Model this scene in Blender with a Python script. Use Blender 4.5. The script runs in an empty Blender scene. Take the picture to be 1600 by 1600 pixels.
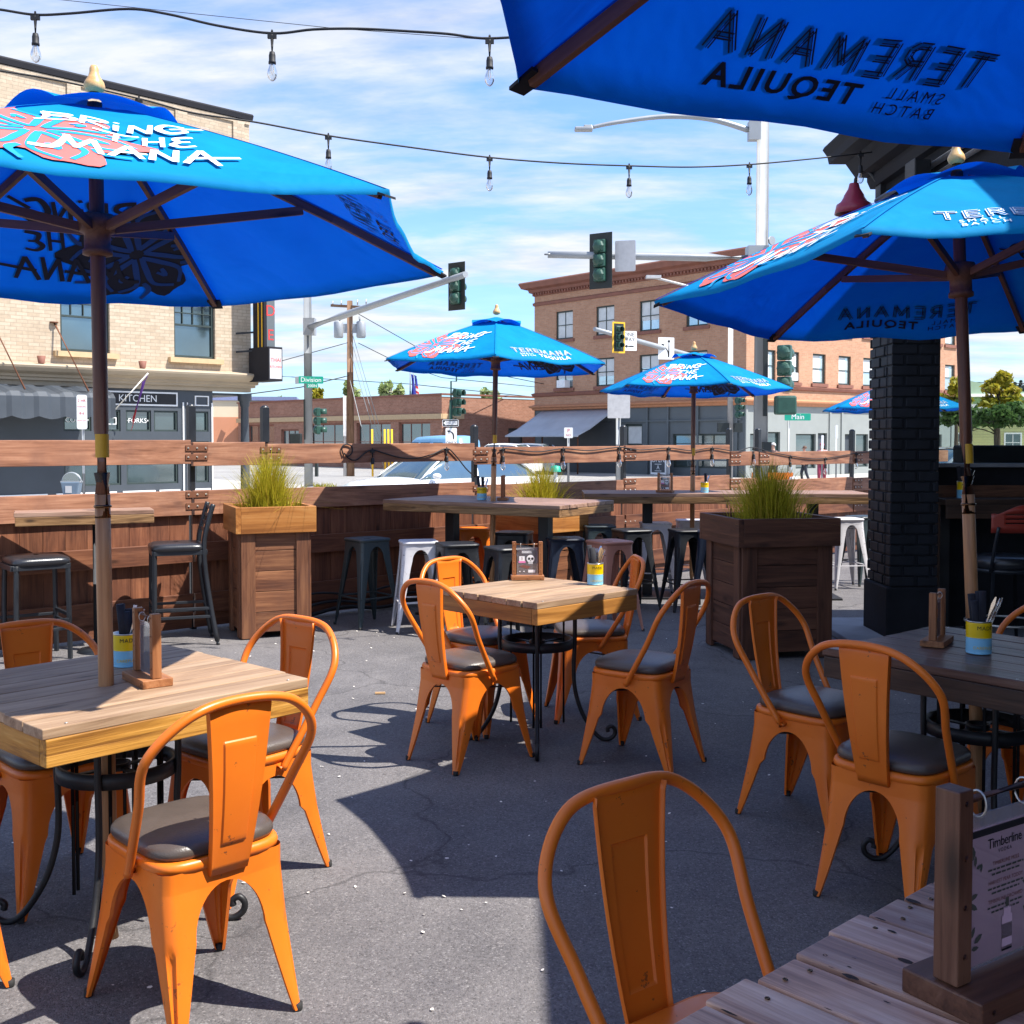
import bpy, bmesh, math, random
from mathutils import Vector as V, Matrix, Euler
random.seed(7)
D = bpy.data; SC = bpy.context.scene; COL = SC.collection
PI = math.pi
FPX = 1750.0; PPX = 800.0; PPY = 746.0; EYE = 1.5; PITCH = math.radians(2.0)

def ray(px, py):
    cx = (px - PPX) / FPX; cy = -(py - PPY) / FPX
    return V((cx, math.cos(PITCH) + cy * math.sin(PITCH), -math.sin(PITCH) + cy * math.cos(PITCH)))
def at(px, py, y):                 # point at world distance y seen at that place of the photograph
    r = ray(px, py); return V((0, 0, EYE)) + r * (y / r.y)
def on(px, py, z=0.0):             # point on the level z
    r = ray(px, py); return V((0, 0, EYE)) + r * ((z - EYE) / r.z)

# ------------------------------------------------------------------ mesh builder
def orient(d):
    d = V(d).normalized()
    up = V((0, 0, 1)) if abs(d.z) < 0.95 else V((0, 1, 0))
    x = d.cross(up).normalized(); y = x.cross(d).normalized()
    return x, y
def smooth_path(pts, n=6, closed=False):
    P = [V(p) for p in pts]; out = []
    m = len(P); rng = m if closed else m - 1
    for i in range(rng):
        p0 = P[i - 1] if (i > 0 or closed) else P[0]; p1 = P[i]; p2 = P[(i + 1) % m]
        p3 = P[(i + 2) % m] if (i + 2 < m or closed) else P[-1]
        for k in range(n):
            t = k / n
            out.append(0.5 * ((2 * p1) + (p2 - p0) * t + (2 * p0 - 5 * p1 + 4 * p2 - p3) * t * t + (3 * p1 - p0 - 3 * p2 + p3) * t ** 3))
    if not closed: out.append(P[-1])
    return out

class MB:
    def __init__(s): s.v = []; s.f = []; s.w = []; s.s = []; s.m = []
    def add(s, vs, fs, wc=None, smooth=False, mi=0):
        b = len(s.v); s.v += [tuple(p) for p in vs]
        s.w += [tuple(p) for p in (wc if wc else vs)]
        for f in fs:
            s.f.append([b + i for i in f]); s.s.append(smooth); s.m.append(mi)
        return s
    def box(s, c, d, M=None, mi=0, jit=0.0):
        c = V(c); hx, hy, hz = d[0] / 2, d[1] / 2, d[2] / 2
        L = [V((x, y, z)) for x in (-hx, hx) for y in (-hy, hy) for z in (-hz, hz)]
        order = sorted(range(3), key=lambda i: -d[i]); off = V((random.uniform(0, 50), random.uniform(0, 50), random.uniform(0, 50)))
        wc = [V((p[order[0]], p[order[1]], p[order[2]])) + off for p in L]
        if jit: L = [p + V([random.uniform(-jit, jit) for _ in range(3)]) for p in L]
        P = [(M @ p if M else p) + c for p in L]
        return s.add(P, [(0, 1, 3, 2), (4, 6, 7, 5), (0, 4, 5, 1), (2, 3, 7, 6), (0, 2, 6, 4), (1, 5, 7, 3)], wc, False, mi)
    def bar(s, p0, p1, w, h, up=(0, 0, 1), mi=0):     # a board from p0 to p1
        p0 = V(p0); p1 = V(p1); d = p1 - p0; L = d.length; x = d.normalized(); u = V(up)
        y = u.cross(x).normalized(); z = x.cross(y)
        M = Matrix((x, y, z)).transposed()
        return s.box((p0 + p1) / 2, (L, w, h), M, mi)
    def tube(s, path, r, n=8, closed=False, mi=0, caps=True, flat=1.0):
        P = [V(p) for p in path]; m = len(P); off = random.uniform(0, 50); vs = []; wc = []; fs = []
        X = None; dist = 0
        for i, p in enumerate(P):
            if closed: d = P[(i + 1) % m] - P[i - 1]
            else: d = P[min(i + 1, m - 1)] - P[max(i - 1, 0)]
            d.normalize()
            if X is None: X, Y = orient(d)
            else:
                X = (X - d * X.dot(d)).normalized(); Y = d.cross(X)
            if i: dist += (p - P[i - 1]).length
            ri = r[i] if isinstance(r, (list, tuple)) else r
            for k in range(n):
                a = 2 * PI * k / n
                q = X * math.cos(a) * ri + Y * math.sin(a) * ri * flat
                vs.append(p + q); wc.append((dist + off, q.dot(X) + off, q.dot(Y)))
        for i in range(m if closed else m - 1):
            j = (i + 1) % m
            for k in range(n):
                fs.append((i * n + k, i * n + (k + 1) % n, j * n + (k + 1) % n, j * n + k))
        s.add(vs, fs, wc, True, mi)
        if caps and not closed:
            b = len(s.v) - m * n
            s.f.append([b + k for k in range(n)][::-1]); s.s.append(False); s.m.append(mi)
            s.f.append([b + (m - 1) * n + k for k in range(n)]); s.s.append(False); s.m.append(mi)
        return s
    def cyl(s, p0, p1, r0, r1=None, n=14, mi=0):
        return s.tube([p0, p1], [r0, r0 if r1 is None else r1], n, mi=mi)
    def lathe(s, prof, c=(0, 0, 0), n=20, mi=0, smooth=True):
        c = V(c); vs = []; fs = []
        for (r, z) in prof:
            for k in range(n):
                a = 2 * PI * k / n; vs.append(c + V((r * math.cos(a), r * math.sin(a), z)))
        for i in range(len(prof) - 1):
            for k in range(n):
                fs.append((i * n + k, i * n + (k + 1) % n, (i + 1) * n + (k + 1) % n, (i + 1) * n + k))
        return s.add(vs, fs, None, smooth, mi)
    def grid(s, rows, smooth=True, mi=0, closed=False):
        n = len(rows[0]); vs = [p for r in rows for p in r]; fs = []
        for i in range(len(rows) - 1):
            for k in range(n if closed else n - 1):
                fs.append((i * n + k, i * n + (k + 1) % n, (i + 1) * n + (k + 1) % n, (i + 1) * n + k))
        return s.add(vs, fs, None, smooth, mi)
    def poly(s, pts, mi=0): return s.add(pts, [tuple(range(len(pts)))], None, False, mi)
    def prism(s, pts, ext, mi=0):
        n = len(pts); A = [V(p) for p in pts]; B = [p + V(ext) for p in A]
        fs = [tuple(range(n))[::-1], tuple(range(n, 2 * n))] + [(i, (i + 1) % n, n + (i + 1) % n, n + i) for i in range(n)]
        return s.add(A + B, fs, None, False, mi)
    def build(s, name, mats, parent=None, loc=None, rot=None, bevel=0, solid=0, crease=0):
        me = D.meshes.new(name); me.from_pydata(s.v, [], s.f)
        at_ = me.attributes.new('wc', 'FLOAT_VECTOR', 'POINT')
        at_.data.foreach_set('vector', [c for p in s.w for c in p])
        me.polygons.foreach_set('use_smooth', s.s)
        for m in (mats if isinstance(mats, (list, tuple)) else [mats]): me.materials.append(m)
        me.polygons.foreach_set('material_index', s.m); me.update()
        if crease: me.set_sharp_from_angle(angle=math.radians(crease))
        o = D.objects.new(name, me); COL.objects.link(o)
        if parent: o.parent = parent
        if loc is not None: o.location = loc
        if rot is not None: o.rotation_euler = rot
        if solid:
            md = o.modifiers.new('Solidify', 'SOLIDIFY'); md.thickness = solid; md.offset = 0
        if bevel:
            md = o.modifiers.new('Bevel', 'BEVEL'); md.width = bevel; md.segments = 2; md.limit_method = 'ANGLE'; md.angle_limit = math.radians(40)
        return o

def tag(o, label=None, cat=None, group=None, kind=None):
    if label: o['label'] = label
    if cat: o['category'] = cat
    if group: o['group'] = group
    if kind: o['kind'] = kind
    return o
def thing(name, label, cat, loc=(0, 0, 0), rz=0.0, group=None):
    o = D.objects.new(name, None); COL.objects.link(o); o.location = loc; o.rotation_euler = (0, 0, rz)
    o.empty_display_size = 0.1
    return tag(o, label, cat, group)
def kids(o): return [c for c in COL.objects if c.parent == o]
def dup(src, loc, rz, label, group=None, scale=None):
    r = src.copy(); COL.objects.link(r); r.location = loc; r.rotation_euler = (0, 0, rz); r['label'] = label
    if group: r['group'] = group
    if scale: r.scale = (scale,) * 3
    for ch in kids(src):
        c = ch.copy(); COL.objects.link(c); c.parent = r
        for g in kids(ch):
            e = g.copy(); COL.objects.link(e); e.parent = c
    return r
def text2d(s, size=1.0, offset=0.0, shear=0.0, space=1.0, align='CENTER', ext=0.0):
    cu = D.curves.new('txt', 'FONT'); cu.body = s; cu.size = size; cu.offset = offset; cu.shear = shear
    cu.space_character = space; cu.align_x = align; cu.align_y = 'CENTER'; cu.resolution_u = 3; cu.extrude = ext
    o = D.objects.new('txt', cu); me = o.to_mesh()
    vs = [V(v.co) for v in me.vertices]; lim = size * (1 + len(s))
    ok = [abs(p.x) < lim and abs(p.y) < lim for p in vs]; fs = [tuple(p.vertices) for p in me.polygons if all(ok[i] for i in p.vertices)]
    vs = [p if k else V((0, 0, 0)) for p, k in zip(vs, ok)]
    o.to_mesh_clear(); D.objects.remove(o); D.curves.remove(cu)
    return vs, fs
def lettering(mb, s, org, X, Y, size, mi=0, **k):      # flat letters laid on a surface at org, reading along X with up Y
    vs, fs = text2d(s, size, **k); X = V(X); Y = V(Y); org = V(org)
    mb.add([org + X * p.x + Y * p.y for p in vs], fs, None, False, mi)
    return mb
def stroke(pts, wd):                                    # a brush stroke as a flat ribbon (2-D)
    P = smooth_path([(p[0], p[1], 0) for p in pts], 5) if len(pts) > 2 else [V((p[0], p[1], 0)) for p in pts]
    L = []; R = []; n = len(P)
    for i, p in enumerate(P):
        d = (P[min(i + 1, n - 1)] - P[max(i - 1, 0)]).normalized(); nn = V((-d.y, d.x, 0))
        t = i / (n - 1); w = wd * (0.62 + 0.38 * math.sin(PI * min(1, t * 1.15 + 0.1)))
        L.append(p + nn * w / 2); R.append(p - nn * w / 2)
    return L + R, [(i, i + 1, n + i + 1, n + i) for i in range(n - 1)]

# ------------------------------------------------------------------ materials
class NT:
    def __init__(s, name):
        s.mat = D.materials.new(name); s.mat.use_nodes = True; s.t = s.mat.node_tree; s.t.nodes.clear()
        s.out = s.n('ShaderNodeOutputMaterial')
    def n(s, typ, **k):
        nd = s.t.nodes.new(typ)
        for a, b in k.items(): setattr(nd, a, b)
        return nd
    def l(s, a, b): s.t.links.new(a, b)
    def val(s, sock, v):
        if isinstance(v, bpy.types.NodeSocket): s.l(v, sock)
        else: sock.default_value = v
    def noise(s, vec, scale, detail=4, rough=0.55, dist=0.0):
        nd = s.n('ShaderNodeTexNoise'); s.l(vec, nd.inputs['Vector'])
        nd.inputs['Scale'].default_value = scale; nd.inputs['Detail'].default_value = detail
        nd.inputs['Roughness'].default_value = rough; nd.inputs['Distortion'].default_value = dist
        return nd.outputs['Fac']
    def ramp(s, fac, stops):
        nd = s.n('ShaderNodeValToRGB'); s.l(fac, nd.inputs[0]); e = nd.color_ramp.elements
        while len(e) < len(stops): e.new(0.5)
        for i, (p, c) in enumerate(stops):
            e[i].position = p; e[i].color = (c[0], c[1], c[2], 1) if not isinstance(c, (int, float)) else (c, c, c, 1)
        return nd.outputs['Color']
    def math(s, op, a, b=0.0, c=None, clamp=False):
        nd = s.n('ShaderNodeMath', operation=op, use_clamp=clamp); s.val(nd.inputs[0], a); s.val(nd.inputs[1], b)
        if c is not None: s.val(nd.inputs[2], c)
        return nd.outputs[0]
    def vmul(s, vec, k):
        nd = s.n('ShaderNodeVectorMath', operation='MULTIPLY'); s.l(vec, nd.inputs[0]); nd.inputs[1].default_value = k
        return nd.outputs[0]
    def mix(s, fac, a, b, blend='MIX'):
        nd = s.n('ShaderNodeMix', data_type='RGBA', blend_type=blend); s.val(nd.inputs[0], fac)
        for i, c in ((6, a), (7, b)):
            if isinstance(c, bpy.types.NodeSocket): s.l(c, nd.inputs[i])
            else: nd.inputs[i].default_value = (c[0], c[1], c[2], 1)
        return nd.outputs[2]
    def bump(s, h, strength=0.3, dist=0.01):
        nd = s.n('ShaderNodeBump'); s.l(h, nd.inputs['Height']); nd.inputs['Strength'].default_value = strength; nd.inputs['Distance'].default_value = dist
        return nd.outputs[0]
    def pbr(s, col, rough=0.5, metal=0.0, normal=None, spec=0.5, **k):
        nd = s.n('ShaderNodeBsdfPrincipled')
        if isinstance(col, bpy.types.NodeSocket): s.l(col, nd.inputs['Base Color'])
        else: nd.inputs['Base Color'].default_value = (*col, 1)
        s.val(nd.inputs['Roughness'], rough); nd.inputs['Metallic'].default_value = metal
        nd.inputs['Specular IOR Level'].default_value = spec
        if normal: s.l(normal, nd.inputs['Normal'])
        for a, b in k.items(): s.val(nd.inputs[a.replace('_', ' ')], b)
        s.l(nd.outputs[0], s.out.inputs[0]); return nd
    def obj(s): return s.n('ShaderNodeTexCoord').outputs['Object']
    def wc(s): return s.n('ShaderNodeAttribute', attribute_name='wc').outputs['Vector']
    def isl(s): return s.n('ShaderNodeNewGeometry').outputs['Random Per Island']

def m_plain(name, col, rough=0.5, metal=0.0, var=0.12, scale=6.0, bump=0.05, spec=0.5, fine=120, **k):
    t = NT(name); o = t.obj()
    n1 = t.noise(o, scale, 5, 0.6); n2 = t.noise(o, fine, 3)
    lo = tuple(c * (1 - var) for c in col); hi = tuple(min(1, c * (1 + var)) for c in col)
    c = t.ramp(n1, [(0.3, lo), (0.7, hi)])
    r = t.math('MULTIPLY_ADD', n1, 0.16, rough - 0.08)
    t.pbr(c, r, metal, t.bump(n2, bump, 0.004), spec, **k); return t.mat

def m_wood(name, dark, mid, light, rough=0.6, g=1.0, bump=0.35, stain=None, isl=0.35, spec=0.4):
    t = NT(name); w = t.wc()
    a = t.noise(t.vmul(w, (1.1 * g, 11 * g, 11 * g)), 1.0, 6, 0.62, 1.6)
    b = t.noise(t.vmul(w, (3 * g, 95 * g, 95 * g)), 1.0, 4, 0.6, 0.6)
    gmix = t.math('ADD', t.math('MULTIPLY', a, 0.68), t.math('MULTIPLY', b, 0.32))
    col = t.ramp(gmix, [(0.36, dark), (0.5, mid), (0.64, light)])
    vo = t.n('ShaderNodeTexVoronoi'); t.l(t.vmul(w, (2.6 * g, 8 * g, 8 * g)), vo.inputs['Vector']); vo.inputs['Scale'].default_value = 1.0
    kn = t.ramp(vo.outputs['Distance'], [(0.05, 1.0), (0.16, 0.0)])
    col = t.mix(t.math('MULTIPLY', kn, 0.8), col, tuple(c * 0.35 for c in dark))
    hs = t.n('ShaderNodeHueSaturation'); t.l(col, hs.inputs['Color'])
    t.l(t.math('MULTIPLY_ADD', t.isl(), isl * 2, 1 - isl), hs.inputs['Value'])
    col = hs.outputs[0]
    if stain:
        n = t.noise(t.obj(), 2.2, 5, 0.65, 0.4)
        col = t.mix(t.math('MULTIPLY', t.ramp(n, [(0.45, 0.0), (0.68, 1.0)]), stain[1]), col, stain[0])
    r = t.math('MULTIPLY_ADD', b, 0.3, rough - 0.15)
    t.pbr(col, r, 0, t.bump(gmix, bump, 0.006), spec); return t.mat

def m_brick(name, c1, c2, mortar, sx=0.2, sy=0.067, rough=0.85, mort=0.008, var=0.25):
    t = NT(name); tc = t.n('ShaderNodeTexCoord')
    sp = t.n('ShaderNodeSeparateXYZ'); t.l(tc.outputs['Object'], sp.inputs[0])
    sn = t.n('ShaderNodeSeparateXYZ'); t.l(tc.outputs['Normal'], sn.inputs[0])
    k = t.math('GREATER_THAN', t.math('ABSOLUTE', sn.outputs[0]), 0.5)
    mx = t.n('ShaderNodeMix', data_type='FLOAT'); t.l(k, mx.inputs[0]); t.l(sp.outputs[0], mx.inputs[2]); t.l(sp.outputs[1], mx.inputs[3])
    cb = t.n('ShaderNodeCombineXYZ'); t.l(mx.outputs[0], cb.inputs[0]); t.l(sp.outputs[2], cb.inputs[1])
    b = t.n('ShaderNodeTexBrick'); t.l(cb.outputs[0], b.inputs['Vector'])
    b.inputs['Color1'].default_value = (*c1, 1); b.inputs['Color2'].default_value = (*c2, 1); b.inputs['Mortar'].default_value = (*mortar, 1)
    b.inputs['Scale'].default_value = 1.0; b.inputs['Mortar Size'].default_value = mort; b.inputs['Brick Width'].default_value = sx
    b.inputs['Row Height'].default_value = sy; b.inputs['Bias'].default_value = 0.0
    n = t.noise(tc.outputs['Object'], 0.5, 6, 0.7); n2 = t.noise(tc.outputs['Object'], 9, 4)
    col = t.mix(1.0, b.outputs['Color'], t.ramp(n, [(0.3, 1 - var), (0.7, 1.0)]), 'MULTIPLY')
    col = t.mix(1.0, col, t.ramp(n2, [(0.3, 0.82), (0.7, 1.0)]), 'MULTIPLY')
    t.pbr(col, rough, 0, t.bump(b.outputs['Fac'], -0.4, 0.01), 0.3); return t.mat

def m_glass(name, tint=(0.03, 0.045, 0.05), refl=0.5):
    t = NT(name); o = t.obj(); n = t.noise(o, 0.6, 3)
    p = t.n('ShaderNodeBsdfPrincipled'); p.inputs['Roughness'].default_value = 0.12; p.inputs['Specular IOR Level'].default_value = 0.8
    t.l(t.ramp(n, [(0.35, tint), (0.65, tuple(c * 2.2 for c in tint))]), p.inputs['Base Color'])
    g = t.n('ShaderNodeBsdfGlossy'); g.inputs['Roughness'].default_value = 0.06; g.inputs['Color'].default_value = (0.8, 0.9, 0.92, 1)
    t.l(t.bump(t.noise(o, 0.35, 2), 0.08, 0.05), g.inputs['Normal'])
    m = t.n('ShaderNodeMixShader'); m.inputs[0].default_value = refl
    t.l(p.outputs[0], m.inputs[1]); t.l(g.outputs[0], m.inputs[2]); t.l(m.outputs[0], t.out.inputs[0]); return t.mat

def m_clear(name, tint=(1, 1, 1), refl=0.12, opac=0.0, col=(0.8, 0.8, 0.8)):
    t = NT(name)
    tr = t.n('ShaderNodeBsdfTransparent'); tr.inputs[0].default_value = (*tint, 1)
    g = t.n('ShaderNodeBsdfGlossy'); g.inputs['Roughness'].default_value = 0.04
    lw = t.n('ShaderNodeLayerWeight'); lw.inputs[0].default_value = 0.35
    m = t.n('ShaderNodeMixShader'); t.l(t.math('MULTIPLY_ADD', lw.outputs['Fresnel'], 0.75, refl, clamp=True), m.inputs[0])
    t.l(tr.outputs[0], m.inputs[1]); t.l(g.outputs[0], m.inputs[2]); s = m.outputs[0]
    if opac:
        d = t.n('ShaderNodeBsdfDiffuse'); d.inputs[0].default_value = (*col, 1)
        m2 = t.n('ShaderNodeMixShader'); m2.inputs[0].default_value = opac; t.l(s, m2.inputs[1]); t.l(d.outputs[0], m2.inputs[2]); s = m2.outputs[0]
    t.l(s, t.out.inputs[0]); return t.mat

def m_fabric(name, top, under, mixf=0.45, rough=0.75):
    t = NT(name); o = t.obj(); n = t.noise(o, 3.0, 4, 0.6, 0.8); fine = t.noise(o, 260, 2)
    nb = t.bump(t.math('ADD', t.math('MULTIPLY', t.noise(t.vmul(o, (1, 1, 0.5)), 3.0, 3, 0.5, 0.7), 1.2), t.math('MULTIPLY', fine, 0.015)), 0.4, 0.05)
    p = t.n('ShaderNodeBsdfPrincipled'); p.inputs['Roughness'].default_value = rough; p.inputs['Specular IOR Level'].default_value = 0.2
    t.l(t.ramp(n, [(0.3, tuple(c * 0.78 for c in top)), (0.7, top)]), p.inputs['Base Color']); t.l(nb, p.inputs['Normal'])
    tr = t.n('ShaderNodeBsdfTranslucent'); tr.inputs[0].default_value = (*under, 1); t.l(nb, tr.inputs['Normal'])
    m = t.n('ShaderNodeMixShader'); m.inputs[0].default_value = mixf
    t.l(p.outputs[0], m.inputs[1]); t.l(tr.outputs[0], m.inputs[2]); t.l(m.outputs[0], t.out.inputs[0]); return t.mat

def m_orange(name):
    t = NT(name); o = t.obj(); w = t.noise(o, 5, 5, 0.6); f = t.noise(o, 45, 5, 0.7)
    col = t.ramp(w, [(0.3, (0.74, 0.155, 0.011)), (0.7, (0.81, 0.190, 0.014))])
    chips = t.ramp(t.math('MULTIPLY', f, t.math('MULTIPLY_ADD', t.noise(o, 9, 2), 0.5, 0.75)), [(0.665, 0.0), (0.70, 1.0)])
    col = t.mix(t.math('MULTIPLY', chips, 0.75), col, (0.13, 0.045, 0.02))
    t.pbr(col, t.math('MULTIPLY_ADD', f, 0.25, 0.25), 0, t.bump(t.noise(o, 160, 2), 0.05, 0.002), 0.5); return t.mat

def m_paint(name, col, wear=(0.1, 0.07, 0.05), amt=0.7, rough=0.4):
    t = NT(name); o = t.obj(); f = t.noise(o, 24, 6, 0.7); w = t.noise(o, 4, 4)
    c = t.ramp(w, [(0.3, tuple(x * 0.85 for x in col)), (0.7, col)])
    ch = t.ramp(f, [(0.60, 0.0), (0.66, 1.0)])
    c = t.mix(t.math('MULTIPLY', ch, amt), c, wear)
    t.pbr(c, t.math('MULTIPLY_ADD', f, 0.25, rough - 0.12), 0, t.bump(f, 0.06, 0.003)); return t.mat

def m_asphalt(name, lo, hi, spk, patch=True, big=0.35):
    t = NT(name); o = t.obj()
    a = t.noise(o, big, 6, 0.62); b = t.noise(o, 80, 4, 0.7); c = t.noise(o, 2.6, 5, 0.6)
    vo = t.n('ShaderNodeTexVoronoi'); t.l(o, vo.inputs['Vector']); vo.inputs['Scale'].default_value = 190
    col = t.ramp(t.math('ADD', t.math('MULTIPLY', a, 0.55), t.math('MULTIPLY', c, 0.45)), [(0.36, lo), (0.64, hi)])
    col = t.mix(1.0, col, t.ramp(b, [(0.3, 0.70), (0.62, 1.12)]), 'MULTIPLY')
    sp = t.n('ShaderNodeSeparateColor'); t.l(vo.outputs['Color'], sp.inputs[0])
    col = t.mix(t.ramp(sp.outputs[0], [(0.88, 0.0), (0.96, 0.34)]), col, spk)
    col = t.mix(t.ramp(sp.outputs[1], [(0.84, 0.0), (0.93, 0.45)]), col, tuple(x * 0.35 for x in lo))
    vk = t.n('ShaderNodeTexVoronoi', feature='DISTANCE_TO_EDGE'); t.l(t.n('ShaderNodeVectorMath', operation='ADD').outputs[0], vk.inputs['Vector'])
    dn = t.n('ShaderNodeTexNoise'); t.l(o, dn.inputs['Vector']); dn.inputs['Scale'].default_value = 1.4; dn.inputs['Detail'].default_value = 5
    ad = vk.inputs['Vector'].links[0].from_node; t.l(o, ad.inputs[0]); t.l(dn.outputs['Color'], ad.inputs[1]); vk.inputs['Scale'].default_value = 0.42
    crack = t.ramp(vk.outputs['Distance'], [(0.0, 1.0), (0.006, 0.0)])
    col = t.mix(t.math('MULTIPLY', crack, 0.55), col, tuple(x * 0.3 for x in lo))
    st = t.noise(o, 0.9, 4, 0.5, 0.8)
    col = t.mix(t.ramp(st, [(0.60, 0.0), (0.70, 0.38)]), col, tuple(x * 0.5 for x in lo))
    dr = t.noise(t.vmul(o, (0.5, 0.28, 1)), 1.6, 5, 0.7, 0.6)
    col = t.mix(t.ramp(dr, [(0.56, 0.0), (0.72, 0.30)]), col, tuple(min(1, x * 1.45) for x in hi))
    h = t.math('ADD', t.math('MULTIPLY', vo.outputs['Distance'], -0.6), b)
    t.pbr(col, 0.9, 0, t.bump(h, 0.55, 0.006), 0.25); return t.mat

M = {}
M['orange'] = m_orange('orange_powder_coat')
M['cushion'] = m_plain('brown_leatherette', (0.085, 0.066, 0.055), 0.36, var=0.15, scale=9, bump=0.25, fine=220, spec=0.55)
M['rubber'] = m_plain('black_rubber', (0.02, 0.02, 0.02), 0.8)
M['iron'] = m_plain('black_iron', (0.012, 0.012, 0.014), 0.5, 0.0, var=0.3, scale=14, bump=0.15)
M['blackmetal'] = m_plain('black_enamel', (0.018, 0.021, 0.026), 0.38, var=0.25, scale=8)
M['vinyl'] = m_plain('black_vinyl', (0.02, 0.021, 0.025), 0.3, bump=0.2, spec=0.6)
M['pole_dark'] = m_wood('umbrella_pole_dark_wood', (0.085, 0.030, 0.016), (0.15, 0.058, 0.030), (0.20, 0.085, 0.045), 0.42, 1.0, 0.12)
M['pole'] = m_wood('umbrella_pole_wood', (0.27, 0.115, 0.045), (0.41, 0.195, 0.08), (0.52, 0.28, 0.13), 0.5, 1.0, 0.12)
M['ribwood'] = m_wood('umbrella_rib_wood', (0.10, 0.040, 0.022), (0.16, 0.07, 0.04), (0.22, 0.10, 0.055), 0.55, 1.0, 0.15)
M['finial'] = m_wood('turned_pale_wood', (0.50, 0.27, 0.10), (0.62, 0.37, 0.16), (0.72, 0.47, 0.24), 0.4, 0.6, 0.08)
M['bronze'] = m_plain('dark_bronze_sleeve', (0.16, 0.085, 0.04), 0.25, 0.9, var=0.3)
M['sticker'] = m_plain('yellow_sticker', (0.65, 0.36, 0.02), 0.5)
M['canopy'] = m_fabric('blue_umbrella_cloth', (0.0, 0.36, 0.78), (0.0, 0.040, 0.40), 0.42)
M['printsilhouette'] = m_plain('print_silhouette_from_below', (0.004, 0.010, 0.035), 0.8, bump=0)  # print blocks the light from above; its dark silhouette is put into the colour
M['canopywhite'] = m_plain('white_print', (0.80, 0.82, 0.84), 0.7, var=0.05, bump=0)
M['salmon'] = m_plain('salmon_print', (0.72, 0.125, 0.11), 0.7, var=0.12, bump=0)
M['blueprint'] = m_plain('blue_print', (0.0, 0.27, 0.62), 0.7, var=0.05, bump=0)
M['undersidetone'] = m_plain('blue_cloth_seen_from_below', (0.0, 0.06, 0.30), 0.8, var=0.05, bump=0)  # light coming through the cloth, put into the colour of the petal lines
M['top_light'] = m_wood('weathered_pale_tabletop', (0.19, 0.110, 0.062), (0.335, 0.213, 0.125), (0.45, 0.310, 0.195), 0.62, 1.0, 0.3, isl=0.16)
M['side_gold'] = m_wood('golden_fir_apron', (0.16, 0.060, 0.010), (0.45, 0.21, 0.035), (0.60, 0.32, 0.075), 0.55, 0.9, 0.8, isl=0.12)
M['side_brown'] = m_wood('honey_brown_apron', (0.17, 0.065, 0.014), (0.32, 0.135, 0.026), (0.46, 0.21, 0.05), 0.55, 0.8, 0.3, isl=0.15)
M['top_dark'] = m_wood('shade_darkened_varnished_tabletop', (0.050, 0.024, 0.017), (0.12, 0.062, 0.044), (0.20, 0.12, 0.09), 0.36, 1.0, 0.5, isl=0.15, spec=0.45)  # varnished planks, with the shade over this table put into the colour
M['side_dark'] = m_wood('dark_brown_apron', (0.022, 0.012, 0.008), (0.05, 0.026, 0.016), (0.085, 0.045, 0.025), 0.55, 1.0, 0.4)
M['knot'] = m_plain('dark_knot', (0.035, 0.018, 0.012), 0.8, bump=0.3)
M['top_red'] = m_wood('weathered_reddish_tabletop', (0.13, 0.050, 0.028), (0.52, 0.28, 0.18), (0.80, 0.54, 0.39), 0.52, 0.85, 0.7, stain=((0.30, 0.20, 0.19), 0.45), isl=0.28)
M['bar_top'] = m_wood('bar_table_top', (0.16, 0.085, 0.055), (0.27, 0.155, 0.105), (0.38, 0.24, 0.17), 0.5, 1.0, 0.3, isl=0.15)
M['bar_edge'] = m_wood('bar_table_edge', (0.05, 0.022, 0.008), (0.20, 0.105, 0.040), (0.36, 0.21, 0.095), 0.6, 1.3, 0.6, isl=0.1)
M['fence'] = m_wood('stained_cedar_rail', (0.17, 0.066, 0.034), (0.36, 0.160, 0.088), (0.50, 0.255, 0.150), 0.6, 0.9, 0.3, stain=((0.17, 0.080, 0.055), 0.55), isl=0.2)
M['fence_panel'] = m_wood('stained_cedar_panel', (0.080, 0.027, 0.014), (0.175, 0.062, 0.029), (0.27, 0.108, 0.052), 0.6, 0.9, 0.3, stain=((0.08, 0.03, 0.02), 0.5), isl=0.25)
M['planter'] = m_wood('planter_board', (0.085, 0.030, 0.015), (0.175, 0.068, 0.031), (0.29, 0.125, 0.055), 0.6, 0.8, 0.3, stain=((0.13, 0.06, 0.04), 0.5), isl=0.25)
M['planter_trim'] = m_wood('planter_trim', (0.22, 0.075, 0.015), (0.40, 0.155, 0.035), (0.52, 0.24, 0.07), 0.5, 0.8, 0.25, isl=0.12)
M['planter_shade'] = m_wood('shaded_planter_board', (0.05, 0.020, 0.012), (0.11, 0.043, 0.024), (0.18, 0.075, 0.040), 0.6, 0.8, 0.3, isl=0.2)  # planter board darkened: the shade it stands in is put into the colour
M['holder'] = m_wood('menu_holder_wood', (0.20, 0.07, 0.025), (0.34, 0.135, 0.05), (0.45, 0.20, 0.085), 0.5, 1.5, 0.15, isl=0.1)
M['holder_dark'] = m_wood('dark_menu_holder_wood', (0.055, 0.022, 0.013), (0.13, 0.052, 0.028), (0.20, 0.09, 0.05), 0.45, 1.5, 0.2, isl=0.15)
M['rust'] = m_paint('rusty_plate', (0.17, 0.062, 0.028), (0.05, 0.02, 0.012), 0.8, 0.6)
M['zinc'] = m_plain('zinc_bolt', (0.62, 0.60, 0.55), 0.35, 0.7)
M['soil'] = m_plain('dark_soil', (0.03, 0.02, 0.014), 0.95, var=0.4, scale=30, bump=0.8, fine=60)
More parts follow.
